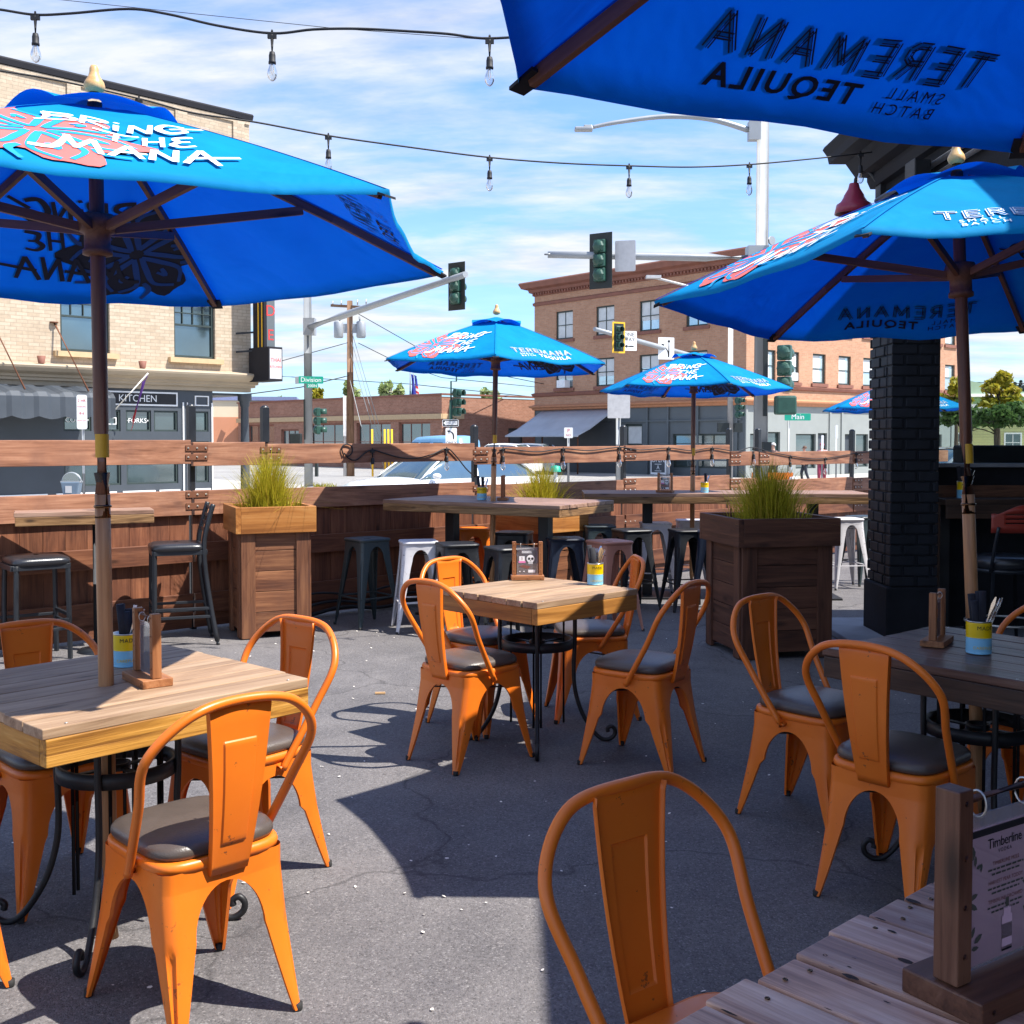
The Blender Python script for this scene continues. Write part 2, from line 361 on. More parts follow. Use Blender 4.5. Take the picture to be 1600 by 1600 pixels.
M['asphalt'] = m_asphalt('patio_asphalt', (0.108, 0.102, 0.106), (0.185, 0.172, 0.170), (0.38, 0.36, 0.35))
M['road'] = m_asphalt('street_asphalt', (0.26, 0.25, 0.24), (0.36, 0.35, 0.33), (0.45, 0.44, 0.42), big=0.12)
M['concrete'] = m_plain('pavement_concrete', (0.40, 0.385, 0.355), 0.9, var=0.16, scale=0.8, bump=0.2, fine=40)
M['pad'] = m_plain('concrete_pad', (0.24, 0.25, 0.27), 0.85, var=0.2, scale=3, bump=0.25, fine=60)
M['galv'] = m_plain('galvanised_pole', (0.33, 0.35, 0.37), 0.42, 0.25, var=0.08, scale=2)
M['sigblack'] = m_plain('signal_black', (0.016, 0.022, 0.022), 0.5)
M['siggreen'] = m_plain('signal_dark_green', (0.022, 0.075, 0.055), 0.4, var=0.2)
M['signwhite'] = m_plain('sign_white', (0.82, 0.83, 0.84), 0.5, var=0.03)
M['signgrey'] = m_plain('sign_back_aluminium', (0.55, 0.54, 0.54), 0.5, 0.2)
M['signgreen'] = m_plain('sign_green', (0.0, 0.30, 0.20), 0.5, var=0.04)
M['signyellow'] = m_plain('sign_yellow', (0.80, 0.46, 0.02), 0.5, var=0.05)
M['ink'] = m_plain('black_ink', (0.012, 0.012, 0.014), 0.6, bump=0)
M['redink'] = m_plain('red_ink', (0.62, 0.04, 0.04), 0.6, bump=0)
M['orangeplastic'] = m_plain('orange_plastic', (0.85, 0.20, 0.02), 0.5)
M['beige_brick'] = m_brick('beige_brick', (0.59, 0.485, 0.365), (0.49, 0.385, 0.275), (0.42, 0.34, 0.25), 0.27, 0.088, var=0.1, mort=0.009)
M['red_brick'] = m_brick('red_brick', (0.58, 0.32, 0.195), (0.50, 0.255, 0.15), (0.45, 0.33, 0.25), 0.30, 0.10, var=0.16)
M['old_brick'] = m_brick('old_brick', (0.46, 0.225, 0.15), (0.36, 0.165, 0.105), (0.42, 0.29, 0.22), 0.30, 0.10, var=0.25)
M['stone_trim'] = m_plain('brown_terracotta', (0.235, 0.095, 0.065), 0.75, var=0.18, scale=1.5, bump=0.2)
M['tan_trim'] = m_plain('tan_cornice', (0.40, 0.32, 0.225), 0.7, var=0.08, scale=2)
M['sill_trim'] = m_plain('sandstone_sill', (0.52, 0.37, 0.21), 0.8, var=0.1)
M['roofmetal'] = m_plain('dark_roof_flashing', (0.022, 0.022, 0.027), 0.7, spec=0.15)
M['shopdark'] = m_plain('charcoal_shopfront', (0.052, 0.062, 0.075), 0.5, var=0.12, scale=1.2)
M['shopgrey'] = m_plain('grey_shopfront', (0.27, 0.29, 0.28), 0.6, var=0.06, scale=1.2)  # shopfront paint on the sunlit face, kept lighter for the sun
M['shopgrey_shade'] = m_plain('shaded_grey_shopfront', (0.10, 0.118, 0.128), 0.6, var=0.08, scale=1.2)  # same grey shopfront paint with the side face's shade put into the colour
M['white'] = m_plain('white_trim', (0.80, 0.80, 0.79), 0.5, var=0.04)
M['frame'] = m_plain('dark_green_window_frame', (0.03, 0.045, 0.042), 0.5)
M['glass'] = m_glass('window_glass', (0.022, 0.035, 0.036), 0.17)
M['glass_light'] = m_glass('window_glass_with_blind', (0.24, 0.27, 0.27), 0.35)
M['curtain'] = m_plain('white_curtain', (0.62, 0.64, 0.63), 0.8, var=0.1, scale=3)
M['awning'] = m_plain('grey_awning_cloth', (0.42, 0.44, 0.47), 0.6, var=0.1, scale=1)
M['cream'] = m_plain('cream_stucco', (0.72, 0.60, 0.42), 0.8, var=0.05, scale=0.5)
M['terracotta'] = m_plain('orange_stucco', (0.62, 0.27, 0.15), 0.8, var=0.06, scale=0.5)
M['yellowgreen'] = m_plain('pale_yellow_siding', (0.66, 0.66, 0.30), 0.7, var=0.05)
M['greenroof'] = m_plain('green_metal_roof', (0.30, 0.44, 0.30), 0.5, var=0.05)
M['blackbrick'] = m_plain('black_painted_brick', (0.014, 0.016, 0.021), 0.6, var=0.35, scale=5, bump=0.5, fine=70, spec=0.25)
M['blackwall'] = m_plain('black_stucco', (0.017, 0.018, 0.022), 0.75, var=0.3, scale=4, bump=0.6, fine=45, spec=0.15)
M['maroon'] = m_plain('maroon_enamel', (0.33, 0.035, 0.075), 0.35)
M['greypipe'] = m_plain('grey_conduit', (0.30, 0.31, 0.33), 0.5)
M['redchair'] = m_plain('red_chair_metal', (0.30, 0.035, 0.02), 0.35)
M['cord'] = m_plain('black_cord', (0.010, 0.010, 0.012), 0.6)
M['bulb'] = m_clear('clear_bulb_glass', (0.97, 0.97, 0.96), 0.1, 0.04, (0.9, 0.9, 0.9))
M['filament'] = m_plain('filament', (0.75, 0.45, 0.2), 0.5)
M['steel'] = m_plain('cutlery_steel', (0.62, 0.62, 0.62), 0.22, 1.0, var=0.05)
M['blackcloth'] = m_plain('black_napkin', (0.016, 0.016, 0.022), 0.85, var=0.3, scale=40)
M['canyellow'] = m_plain('can_yellow', (0.78, 0.52, 0.0), 0.35, 0.0, var=0.06)
M['canblue'] = m_plain('can_blue', (0.22, 0.53, 0.72), 0.35, 0.0, var=0.06)
M['tin'] = m_plain('tin_rim', (0.6, 0.58, 0.52), 0.3, 0.9)
M['spoonwood'] = m_plain('wooden_spoon', (0.55, 0.34, 0.16), 0.6)
M['carwhite'] = m_plain('white_car_paint', (0.78, 0.79, 0.80), 0.25, var=0.02, bump=0, Coat_Weight=0.6)
M['cargrey'] = m_plain('silver_car_paint', (0.36, 0.39, 0.42), 0.25, 0.4, var=0.03, bump=0, Coat_Weight=0.6)
M['carblue'] = m_plain('light_blue_van_paint', (0.17, 0.36, 0.56), 0.35, var=0.05, bump=0, Coat_Weight=0.4)
M['carglass'] = m_glass('car_glass', (0.03, 0.05, 0.055), 0.2)
M['hill'] = m_plain('haze_tinted_hillside', (0.16, 0.23, 0.19), 0.95, var=0.25, scale=0.05, bump=0)  # muted bluish green: distance haze is put into the colour
M['plastic'] = m_clear('clear_plastic_sleeve', (0.98, 0.97, 0.98), 0.08, 0.14, (0.75, 0.72, 0.78))
M['paperpink'] = m_plain('mauve_menu_card', (0.78, 0.52, 0.62), 0.6, var=0.06, scale=12, bump=0)
M['paperdark'] = m_plain('dark_menu_card', (0.03, 0.022, 0.035), 0.5, bump=0)
M['pink'] = m_plain('pink_print', (0.80, 0.22, 0.48), 0.6, bump=0)
M['brownprint'] = m_plain('brown_print', (0.22, 0.08, 0.06), 0.6, bump=0)
M['leafprint'] = m_plain('grey_green_print', (0.10, 0.10, 0.08), 0.6, bump=0)
M['copper'] = m_paint('copper_pink_paint', (0.55, 0.235, 0.165), (0.2, 0.09, 0.06), 0.5)
M['whitestool'] = m_paint('chipped_white_paint', (0.66, 0.64, 0.66), (0.22, 0.17, 0.15), 0.7)
M['tealstool'] = m_paint('dark_teal_paint', (0.035, 0.052, 0.058), (0.10, 0.10, 0.09), 0.5)
M['navystool'] = m_paint('navy_black_paint', (0.016, 0.024, 0.045), (0.06, 0.06, 0.06), 0.4)
M['blackstool'] = m_paint('black_paint', (0.018, 0.020, 0.024), (0.08, 0.08, 0.08), 0.4)
def m_leaf(name, a, b, trans=0.35):
    t = NT(name); c = t.ramp(t.isl(), [(0.0, a), (0.86, b), (0.93, tuple(x * q for x, q in zip(b, (0.85, 0.72, 1.4))))])
    d = t.n('ShaderNodeBsdfPrincipled'); d.inputs['Roughness'].default_value = 0.55; d.inputs['Specular IOR Level'].default_value = 0.25; t.l(c, d.inputs['Base Color'])
    tr = t.n('ShaderNodeBsdfTranslucent'); t.l(c, tr.inputs[0]); m = t.n('ShaderNodeMixShader'); m.inputs[0].default_value = trans
    t.l(d.outputs[0], m.inputs[1]); t.l(tr.outputs[0], m.inputs[2]); t.l(m.outputs[0], t.out.inputs[0]); return t.mat
M['grassblade'] = m_leaf('ornamental_grass', (0.26, 0.25, 0.014), (0.62, 0.52, 0.04), 0.4)
M['leafgreen'] = m_leaf('street_tree_leaf', (0.055, 0.12, 0.03), (0.16, 0.25, 0.07))
M['leafyellow'] = m_leaf('yellow_green_leaf', (0.20, 0.21, 0.02), (0.42, 0.36, 0.03))
M['leafpale'] = m_leaf('young_pale_leaf', (0.24, 0.32, 0.11), (0.42, 0.48, 0.20))
M['leafconifer'] = m_leaf('haze_tinted_conifer', (0.085, 0.14, 0.115), (0.15, 0.21, 0.17))  # bluish from distance haze put into the leaf colour
M['bark'] = m_wood('bark', (0.05, 0.035, 0.025), (0.09, 0.065, 0.045), (0.13, 0.095, 0.07), 0.9, 1.0, 0.8)
M['utility'] = m_wood('utility_pole_wood', (0.12, 0.065, 0.035), (0.20, 0.115, 0.07), (0.28, 0.17, 0.11), 0.85, 0.6, 0.5)
M['petal'] = m_plain('fallen_petal', (0.80, 0.74, 0.66), 0.7)
M['flagblue'] = m_plain('flag_blue', (0.03, 0.04, 0.30), 0.8)
M['flagred'] = m_plain('flag_red', (0.55, 0.03, 0.04), 0.8)
M['flagpurple'] = m_plain('flag_purple', (0.16, 0.06, 0.30), 0.8)
M['skin'] = m_plain('skin', (0.50, 0.28, 0.20), 0.6)
M['hair'] = m_plain('hair', (0.10, 0.05, 0.03), 0.7)
M['hairgrey'] = m_plain('grey_hair', (0.45, 0.44, 0.43), 0.7)
M['clothdark'] = m_plain('dark_cloth', (0.04, 0.045, 0.06), 0.85)
M['clothpink'] = m_plain('pale_pink_cloth', (0.68, 0.36, 0.36), 0.85)
# ------------------------------------------------------------------ sheet-metal legs shared by the chairs and stools
def leg_mesh(sx, sy, top, foot, ztop, zarch, half, zs=None, groove=True, arch_h=0.13, wfoot=0.020):
    """one pressed-sheet leg with its quarter of the skirt; corner runs from top (x,y) to foot (x,y)"""
    mb = MB()
    if zs is None:
        u = [0.012, 0.03, 0.06, 0.10, 0.15, 0.20, 0.25, 0.30, 0.36, 0.45, 0.55, 0.64, 0.70]
        z0 = zarch - arch_h
        zs = [a * z0 / 0.70 for a in u if a * z0 / 0.70 < z0 - 0.005] + [z0 + arch_h * k for k in (0, .15, .3, .45, .58, .7, .8, .88, .94, .98, 1.0)] + [zarch + (ztop - zarch) * 0.5, ztop]
    z0 = zarch - arch_h; rows = []
    for z in zs:
        t = 1 - z / ztop
        flare = max(0.0, (zarch - z) / zarch) ** 1.1
        cx = top[0] + (foot[0] - top[0]) * flare; cy = top[1] + (foot[1] - top[1]) * flare
        if z >= zarch: w = None
        elif z >= z0:
            k = (z - z0) / arch_h; op = (half - 0.075) * math.sqrt(max(0, 1 - k * k)); w = half - op
        else:
            k = z / z0; w = wfoot + (0.075 - wfoot) * k ** 0.9
        ax = cx if w is None else w * (1.0 if z < z0 else cx / half); ay = cy if w is None else w * (1.0 if z < z0 else cy / half)
        ch = min(0.030, 0.42 * min(ax, ay)); lip = 0.010
        gi = 0.0
        if groove and 0.03 * 1 < z < z0 * 0.98:
            gi = 0.007 * min(1, (z - 0.03) / 0.04, (z0 * 0.98 - z) / 0.02)
        nx = V((0.7071, 0.7071, 0)); c0 = V((cx, cy, z))
        P = []
        if w is not None: P.append(c0 + V((-ax, -lip, 0)))
        P.append(c0 + V((-ax, 0, 0)))
        P.append(c0 + V((-(ax + ch) / 2, 0.002, 0)))
        A = c0 + V((-ch, 0, 0)); B = c0 + V((0, -ch, 0)); dd = B - A; ar = nx * ch * 0.20
        P.append(A)
        P.append(A + dd * 0.20 + ar * 0.75)
        P.append(A + dd * 0.34 + ar - nx * gi)
        P.append(A + dd * 0.5 + ar - nx * gi * 1.2)
        P.append(A + dd * 0.66 + ar - nx * gi)
        P.append(A + dd * 0.80 + ar * 0.75)
        P.append(B)
        P.append(c0 + V((0.002, -(ay + ch) / 2, 0)))
        P.append(c0 + V((0, -ay, 0)))
        if w is not None: P.append(c0 + V((-lip, -ay, 0)))
        else: P = [P[0]] + P + [P[-1]]
        rows.append([V((p.x * sx, p.y * sy, p.z)) for p in P])
    mb.grid(rows, True)
    return mb
def foot_cap(sx, sy, foot):
    m = MB(); m.lathe([(0.0, 0.0), (0.011, 0.0), (0.0125, 0.004), (0.0125, 0.020), (0.0, 0.021)], (sx * (foot[0] - 0.009), sy * (foot[1] - 0.009), 0.0), 10); return m
def super_ring(hx, hy, z, n=36, e=5.0, dy=0.0):
    P = []
    for k in range(n):
        a = 2 * PI * k / n; c = math.cos(a); s = math.sin(a)
        P.append(V((hx * abs(c) ** (2 / e) * (1 if c >= 0 else -1), dy + hy * abs(s) ** (2 / e) * (1 if s >= 0 else -1), z)))
    return P

def make_chair():
    t = thing('cafe_chair', 'x', 'chair', group='orange metal cafe chairs on the patio')
    top = (0.172, 0.178); ZT = 0.425
    for sx, sy, ft in ((1, 1, (0.205, 0.222)), (-1, 1, (0.205, 0.222)), (1, -1, (0.178, 0.246)), (-1, -1, (0.178, 0.246))):
        lg = leg_mesh(sx, sy, top, ft, ZT, 0.375, 0.172).build('leg', M['orange'], t, crease=32)
        foot_cap(sx, sy, ft).build('foot_cap', M['rubber'], lg)
    s = MB()                                                       # rolled seat rim and pan
    R = [super_ring(0.171, 0.177, 0.418), super_ring(0.179, 0.185, 0.424), super_ring(0.181, 0.187, 0.436), super_ring(0.178, 0.184, 0.446),
         super_ring(0.168, 0.174, 0.449), super_ring(0.10, 0.10, 0.446), super_ring(0.0005, 0.0005, 0.446)]
    s.grid(R, True, closed=True); s.build('seat_pan', M['orange'], t)
    c = MB()
    R = [super_ring(a, a * 1.03, z, 40, e, 0.004) for a, z, e in ((0.160, 0.449, 4.5), (0.172, 0.452, 4.5), (0.1765, 0.461, 4.3), (0.176, 0.472, 4.2), (0.170, 0.482, 4.0), (0.154, 0.491, 3.6), (0.118, 0.4985, 3.0), (0.07, 0.502, 2.4), (0.03, 0.5035, 2.0), (0.0004, 0.504, 2.0))]
    c.grid(R, True, closed=True); c.build('cushion', M['cushion'], t)
    H = [(0.190, -0.021, 0.395), (0.218, -0.141, 0.592), (0.233, -0.214, 0.730), (0.142, -0.260, 0.829)]
    loop = smooth_path(H + [(0, -0.256, 0.851)] + [(-x, y, z) for x, y, z in H[::-1]], 9)
    b = MB(); b.tube(loop, 0.0125, 12)
    for sx in (1, -1):
        b.tube([(sx * 0.170, -0.020, 0.405), (sx * 0.195, -0.022, 0.400)], 0.0115, 8)
    b.build('back_frame', M['orange'], t)
    sp = MB(); rows = []                                           # pressed splat with its raised panel
    zs = [0.400, 0.425, 0.455, 0.480, 0.4835, 0.4875, 0.50, 0.56, 0.62, 0.68, 0.735, 0.7425, 0.7465, 0.750, 0.79, 0.825, 0.845]
    for z in zs:
        k = (z - 0.40) / 0.445
        y = -0.188 - 0.066 * (k ** 0.85) - 0.010 * math.sin(PI * k)
        hw = 0.054 + 0.036 * k; iw = hw * 0.53; e = 0.0035
        ins = 1.0 if 0.4865 < z < 0.744 else (0.75 if 0.483 < z < 0.748 else 0.0)
        if z > 0.835: y += 0.004
        xs = [(-hw, 0.012), (-hw + 0.003, 0.001), (-hw + 0.008, 0), (-iw - e, 0), (-iw, 0.0045 * ins), (-iw + e, 0.0048 * ins), (0, 0.0050 * ins), (iw - e, 0.0048 * ins), (iw, 0.0045 * ins), (iw + e, 0), (hw - 0.008, 0), (hw - 0.003, 0.001), (hw, 0.012)]
        rows.append([V((x, y - d if abs(x) < hw - 0.002 else y + d, z)) for x, d in xs])
    sp.grid(rows, True); sp.build('splat', M['orange'], t, solid=0.002, crease=30)
    br = MB()
    br.bar((0.16, 0.16, 0.335), (-0.16, -0.16, 0.335), 0.016, 0.004); br.bar((-0.16, 0.16, 0.340), (0.16, -0.16, 0.340), 0.016, 0.004)
    br.build('cross_brace', M['iron'], t)
    return t

def make_stool(mat, h=0.70):
    t = thing('metal_bar_stool', 'x', 'bar stool', group='backless metal bar stools')
    top = (0.137, 0.137); ft = (0.198, 0.198)
    for sx in (1, -1):
        for sy in (1, -1):
            lg = leg_mesh(sx, sy, top, ft, h - 0.02, h - 0.062, 0.137, arch_h=0.085, wfoot=0.019).build('leg', mat, t, crease=32)
            foot_cap(sx, sy, ft).build('foot_cap', M['rubber'], lg)
    s = MB()
    R = [super_ring(0.138, 0.138, h - 0.028, e=7), super_ring(0.145, 0.145, h - 0.022, e=7), super_ring(0.148, 0.148, h - 0.010, e=7), super_ring(0.143, 0.143, h - 0.001, e=7),
         super_ring(0.130, 0.130, h, e=6), super_ring(0.10, 0.10, h - 0.006, e=5), super_ring(0.032, 0.014, h - 0.007, e=4), super_ring(0.030, 0.012, h - 0.02, e=4)]
    s.grid(R, True, closed=True); s.build('seat', mat, t, crease=40)
    f = MB(); z = 0.235; q = 0.198 - (0.061) * (z / h) - 0.012
    for a, b in (((1, 1), (-1, 1)), ((-1, 1), (-1, -1)), ((-1, -1), (1, -1)), ((1, -1), (1, 1))):
        f.bar((a[0] * q, a[1] * q, z), (b[0] * q, b[1] * q, z), 0.016, 0.010)
    f.build('footrest', mat, t)
    b = MB(); b.bar((0.13, 0.13, h - 0.10), (-0.13, -0.13, h - 0.10), 0.014, 0.004); b.bar((-0.13, 0.13, h - 0.105), (0.13, -0.13, h - 0.105), 0.014, 0.004)
    b.build('cross_brace', M['iron'], t)
    return t

def make_backed_stool(label, loc, rz, h=0.74, back=True):
    t = thing('ladder_back_bar_stool', label, 'bar stool', loc, rz, 'black ladder-back bar stools by the fence')
    c = MB()
    R = [super_ring(a, a * 0.98, z, 40, e) for a, z, e in ((0.17, h - 0.055, 6), (0.192, h - 0.05, 6), (0.198, h - 0.03, 5.5), (0.192, h - 0.012, 5), (0.17, h - 0.002, 4.2), (0.12, h + 0.003, 3), (0.02, h + 0.005, 2))]
    c.grid(R, True, closed=True); c.build('seat', M['vinyl'], t)
    q = 0.17
    for sx in (1, -1):
        b = MB(); b.bar((sx * q, q, 0), (sx * q * 0.96, q * 0.96, h - 0.05), 0.026, 0.026); b.build('leg', M['blackmetal'], t, bevel=0.003)
        b = MB(); P = smooth_path([(sx * 0.185, -0.27, 0.0), (sx * 0.18, -0.225, 0.25), (sx * 0.175, -0.185, 0.55), (sx * 0.172, -0.178, 0.74), (sx * 0.170, -0.205, 0.88), (sx * 0.168, -0.245, 1.02)] if back else [(sx * q, -q, 0), (sx * q, -q, h * .5), (sx * q * .96, -q * .96, h - 0.05)], 5)
        b.tube(P, 0.018, 4); b.build('leg', M['blackmetal'], t)
    f = MB()
    for z, i in ((0.30, 0), (0.24, 1)):
        f.bar((-q, q, z), (q, q, z), 0.022, 0.022)
        f.bar((-q, q, z - 0.03), (-0.178, -0.22, z - 0.03), 0.02, 0.02); f.bar((q, q, z - 0.03), (0.178, -0.22, z - 0.03), 0.02, 0.02)
    f.build('stretcher', M['blackmetal'], t, bevel=0.002); f = MB()
    f.bar((-q, -0.19, h - 0.065), (q, -0.19, h - 0.065), 0.025, 0.035); f.bar((-q, q, h - 0.065), (q, q, h - 0.065), 0.025, 0.035)
    f.bar((-q, -0.19, h - 0.066), (-q, q, h - 0.066), 0.022, 0.032); f.bar((q, -0.19, h - 0.066), (q, q, h - 0.066), 0.022, 0.032)
    f.build('seat_rail', M['blackmetal'], t, bevel=0.002)
    if not back: t.name = 'padded_bar_stool'; return t
    b = MB()
    for z, y in ((0.99, -0.238), (0.935, -0.222), (0.88, -0.206), (0.83, -0.193)):
        b.box((0, y, z), (0.33, 0.008, 0.028))
    b.build('ladder_back', M['blackmetal'], t, bevel=0.003)
    return t

# ------------------------------------------------------------------ tables
def make_table(name, label, loc, rz, S, topm, sidem, n=7, pole_hole=True, L=None, ironbase=True, cat='table'):
    L = L or S; t = thing(name, label, cat, loc, rz, 'square plank tables')
    H = 0.76; tp = MB(); w = L / n
    for i in range(n):
        y = -L / 2 + w * (i + 0.5); e0 = random.uniform(-0.005, 0.003); e1 = random.uniform(-0.005, 0.003)
        dz = random.uniform(-0.0012, 0.0012)
        gp = 0.0075 if n > 8 else 0.0045
        if n > 8: e0 *= 2.6; dz *= 1.6
        tp.box(((e0 + e1) / 2, y, H - 0.0145 + dz), (S + (e1 - e0), w - gp - random.uniform(0, 0.002), 0.029))
    if n > 8:
        rk = random.Random(4)
        for i in range(30):
            x = -S / 2 + abs(rk.gauss(0, .30)) * S * .6 + .01; y = -L / 2 + w * (rk.randrange(n) + rk.choice((.03, .97, rk.uniform(.2, .8)))); rx = rk.uniform(.003, .016); ry = rx * rk.uniform(.15, .5)
            tp.poly([(x + rx * math.cos(a) * rk.uniform(.7, 1.1), y + ry * math.sin(a) * rk.uniform(.7, 1.1), H + 0.0018 + i * 0.00003) for a in [2 * PI * q / 14 for q in range(14)]], 1)
    tp.build('plank_top', [topm, M['knot']], t, bevel=0.003)
    ap = MB(); h = 0.074; z = H - 0.0295 - h / 2
    for sy in (1, -1): ap.box((0, sy * (L / 2 - 0.021), z), (S - 0.008, 0.038, h))
    for sx in (1, -1): ap.box((sx * (S / 2 - 0.023), 0, z - 0.0005), (0.038, L - 0.0815, h))
    ap.build('apron', sidem, t, bevel=0.003)
    if n > 8:
        rk = random.Random(8)
        for i in range(n):
            for q in ((.3,), (.66,), (.28, .75))[i % 3]:
                sb = MB(); sb.lathe([(0.0, .0003), (.0014, .0003), (.0022, .0012), (.0036, .0012), (.0040, 0)], (-S / 2 + .035 + rk.uniform(-.008, .008), -L / 2 + w * (i + q), H + .0006), 12); sb.build('screw_head', M['bronze'], t)
    sc = MB()
    for sy in (1, -1):
        for x in (-0.42, 0.42): sc.lathe([(0, 0.0), (0.004, 0.0), (0.005, 0.002), (0, 0.003)], (x * S, sy * (L / 2 - 0.02), H - 0.0005), 8)
    sc.build('screw', M['zinc'], t)
    if ironbase:
        for k in range(4):
            a = PI / 4 + k * PI / 2; lg = MB(); d = V((math.cos(a), math.sin(a), 0)); s = V((-d.y, d.x, 0))
            P = smooth_path([(0.185, 0.655), (0.185, 0.50), (0.180, 0.38), (0.185, 0.27), (0.215, 0.16), (0.262, 0.075), (0.305, 0.025), (0.345, 0.012), (0.378, 0.03), (0.385, 0.058), (0.368, 0.078), (0.348, 0.068), (0.350, 0.050)], 5)
            lg.tube([d * r + V((0, 0, z_)) for r, z_ in [(p.x, p.y) for p in P]], 0.0105, 8)
            for o in (-0.018, 0.018):
                lg.tube([d * 0.13 + s * o + V((0, 0, 0.655)), d * 0.13 + s * o + V((0, 0, 0.10))], 0.006, 6)
            lg.build('leg', M['iron'], t)
        r = MB()
        r.lathe([(0.165, 0.47), (0.178, 0.47), (0.178, 0.515), (0.165, 0.515), (0.165, 0.47)], n=40)
        r.build('ring_shelf', M['iron'], t); r = MB()
        r.lathe([(0.032, 0.485), (0.040, 0.485), (0.040, 0.505), (0.032, 0.505), (0.032, 0.485)], n=24)
        for k in range(4):
            a = k * PI / 2; d = V((math.cos(a), math.sin(a), 0)); r.bar(d * 0.04 + V((0, 0, 0.492)), d * 0.166 + V((0, 0, 0.492)), 0.02, 0.006)
        r.build('pole_ring', M['iron'], t)
        b = MB()
        for sx in (1, -1): b.bar((sx * 0.185, -0.185 - 0.05, 0.652), (sx * 0.185, 0.235, 0.652), 0.03, 0.006)
        b.build('top_bracket', M['iron'], t)
    return t

def make_bar_table(label, loc, rz, S, L, H, posts):
    t = thing('bar_height_table', label, 'bar table', loc, rz, 'bar height plank tables')
    tp = MB(); n = max(4, int(L / 0.14)); w = L / n
    for i in range(n): tp.box((random.uniform(-.004, .004), -L / 2 + w * (i + .5), H - 0.015), (S, w - 0.005, 0.03))
    tp.build('plank_top', M['bar_top'], t, bevel=0.003)
    ap = MB(); h = 0.062; z = H - 0.0305 - h / 2
    for sy in (1, -1): ap.box((0, sy * (L / 2 - 0.022), z), (S - 0.006, 0.04, h))
    for sx in (1, -1): ap.box((sx * (S / 2 - 0.024), 0, z - .0005), (0.04, L - 0.086, h))
    ap.build('edge_board', M['bar_edge'], t, bevel=0.004)
    for x in posts:
        p = MB(); p.box((x, 0, H / 2 - 0.03), (0.09, 0.09, H - 0.08)); p.box((x, 0, 0.012), (0.46, 0.46, 0.024)); p.box((x, 0, H - 0.075), (0.3, 0.3, 0.02))
        p.build('pedestal', M['iron'], t, bevel=0.004)
    return t

def make_planter(label, loc, rz, W, H, side, trim, leaf_h, seed, group='tall wooden planters', grass_label='', nb=800):
    t = thing('wooden_planter', label, 'planter', loc, rz, group)
    th = 0.19 * H / 0.96; b = MB(); q = W / 2 - 0.045; n = 5; z0 = 0.05; bh = (H - th - z0 + 0.02) / n
    for k in range(4):
        Mz = Matrix.Rotation(k * PI / 2, 3, 'Z')
        for i in range(n):
            b.box(Mz @ V((0, -q + 0.012, z0 + bh * (i + .5))), (2 * q - 0.10, 0.022, bh - 0.004), Mz)
    b.build('side_board', side, t, bevel=0.002)
    for sx in (1, -1):
        for sy in (1, -1):
            c = MB(); c.box((sx * (q - 0.05), sy * (q + 0.0015), (H - th) / 2 + 0.01), (0.105, 0.028, H - th - 0.0))
            c.box((sx * (q + 0.0015), sy * (q - 0.0645), (H - th) / 2 + 0.01), (0.028, 0.10, H - th - 0.002))
            c.build('corner_post', side, t, bevel=0.003)
    f = MB(); zt = H - th / 2
    for k in range(4):
        Mz = Matrix.Rotation(k * PI / 2, 3, 'Z')
        f.box(Mz @ V((0.0195, -W / 2 + 0.0195, zt)), (W - 0.039, 0.039, th), Mz)
    f.build('trim_board', trim, t, bevel=0.003)
    s = MB(); rows = []
    for i in range(10):
        rows.append([V(((W - 0.08) * (j / 9 - .5), (W - 0.08) * (i / 9 - .5), H - 0.055 + random.uniform(-0.012, 0.012))) for j in range(10)])
    s.grid(rows, True); s.build('soil', M['soil'], t)
    rnd = random.Random(seed); g = MB()                              # grass tuft: arching blades
    for i in range(nb):
        a = rnd.uniform(0, 2 * PI); r = abs(rnd.gauss(0, 0.44)) * W * 0.36; r = min(r, W * 0.40)
        base = V((math.cos(a) * r, math.sin(a) * r, H - 0.06)); h = leaf_h * rnd.uniform(0.45, 1.0) * (1.12 - 0.5 * r / (W * 0.4)); a2 = a + rnd.gauss(0, 0.7)
        out = V((math.cos(a2), math.sin(a2), 0)); lean = h * rnd.uniform(0.06, 0.44) * (0.6 + 1.6 * r / (W * .4))
        if rnd.random() < 0.16: lean *= 2.5; h *= 0.72
        sd = V((-out.y, out.x, 0)) * rnd.uniform(0.0018, 0.0034); rot = rnd.uniform(0, PI); sd = Matrix.Rotation(rot, 3, 'Z') @ sd
        rows = []
        for k in range(5):
            u = k / 4; p = base + V((0, 0, h * (u - 0.10 * u * u * (lean / h) * 3))) + out * lean * u ** 2.1
            ww = sd * (1 - 0.85 * u ** 1.5); rows += [p - ww, p + ww]
        g.add(rows, [(2 * k, 2 * k + 1, 2 * k + 3, 2 * k + 2) for k in range(4)], None, True)
    go = g.build('ornamental_grass', M['grassblade'], None, loc, (0, 0, rz)); tag(go, grass_label, 'ornamental grass', 'grass tufts in the planters')
    return t

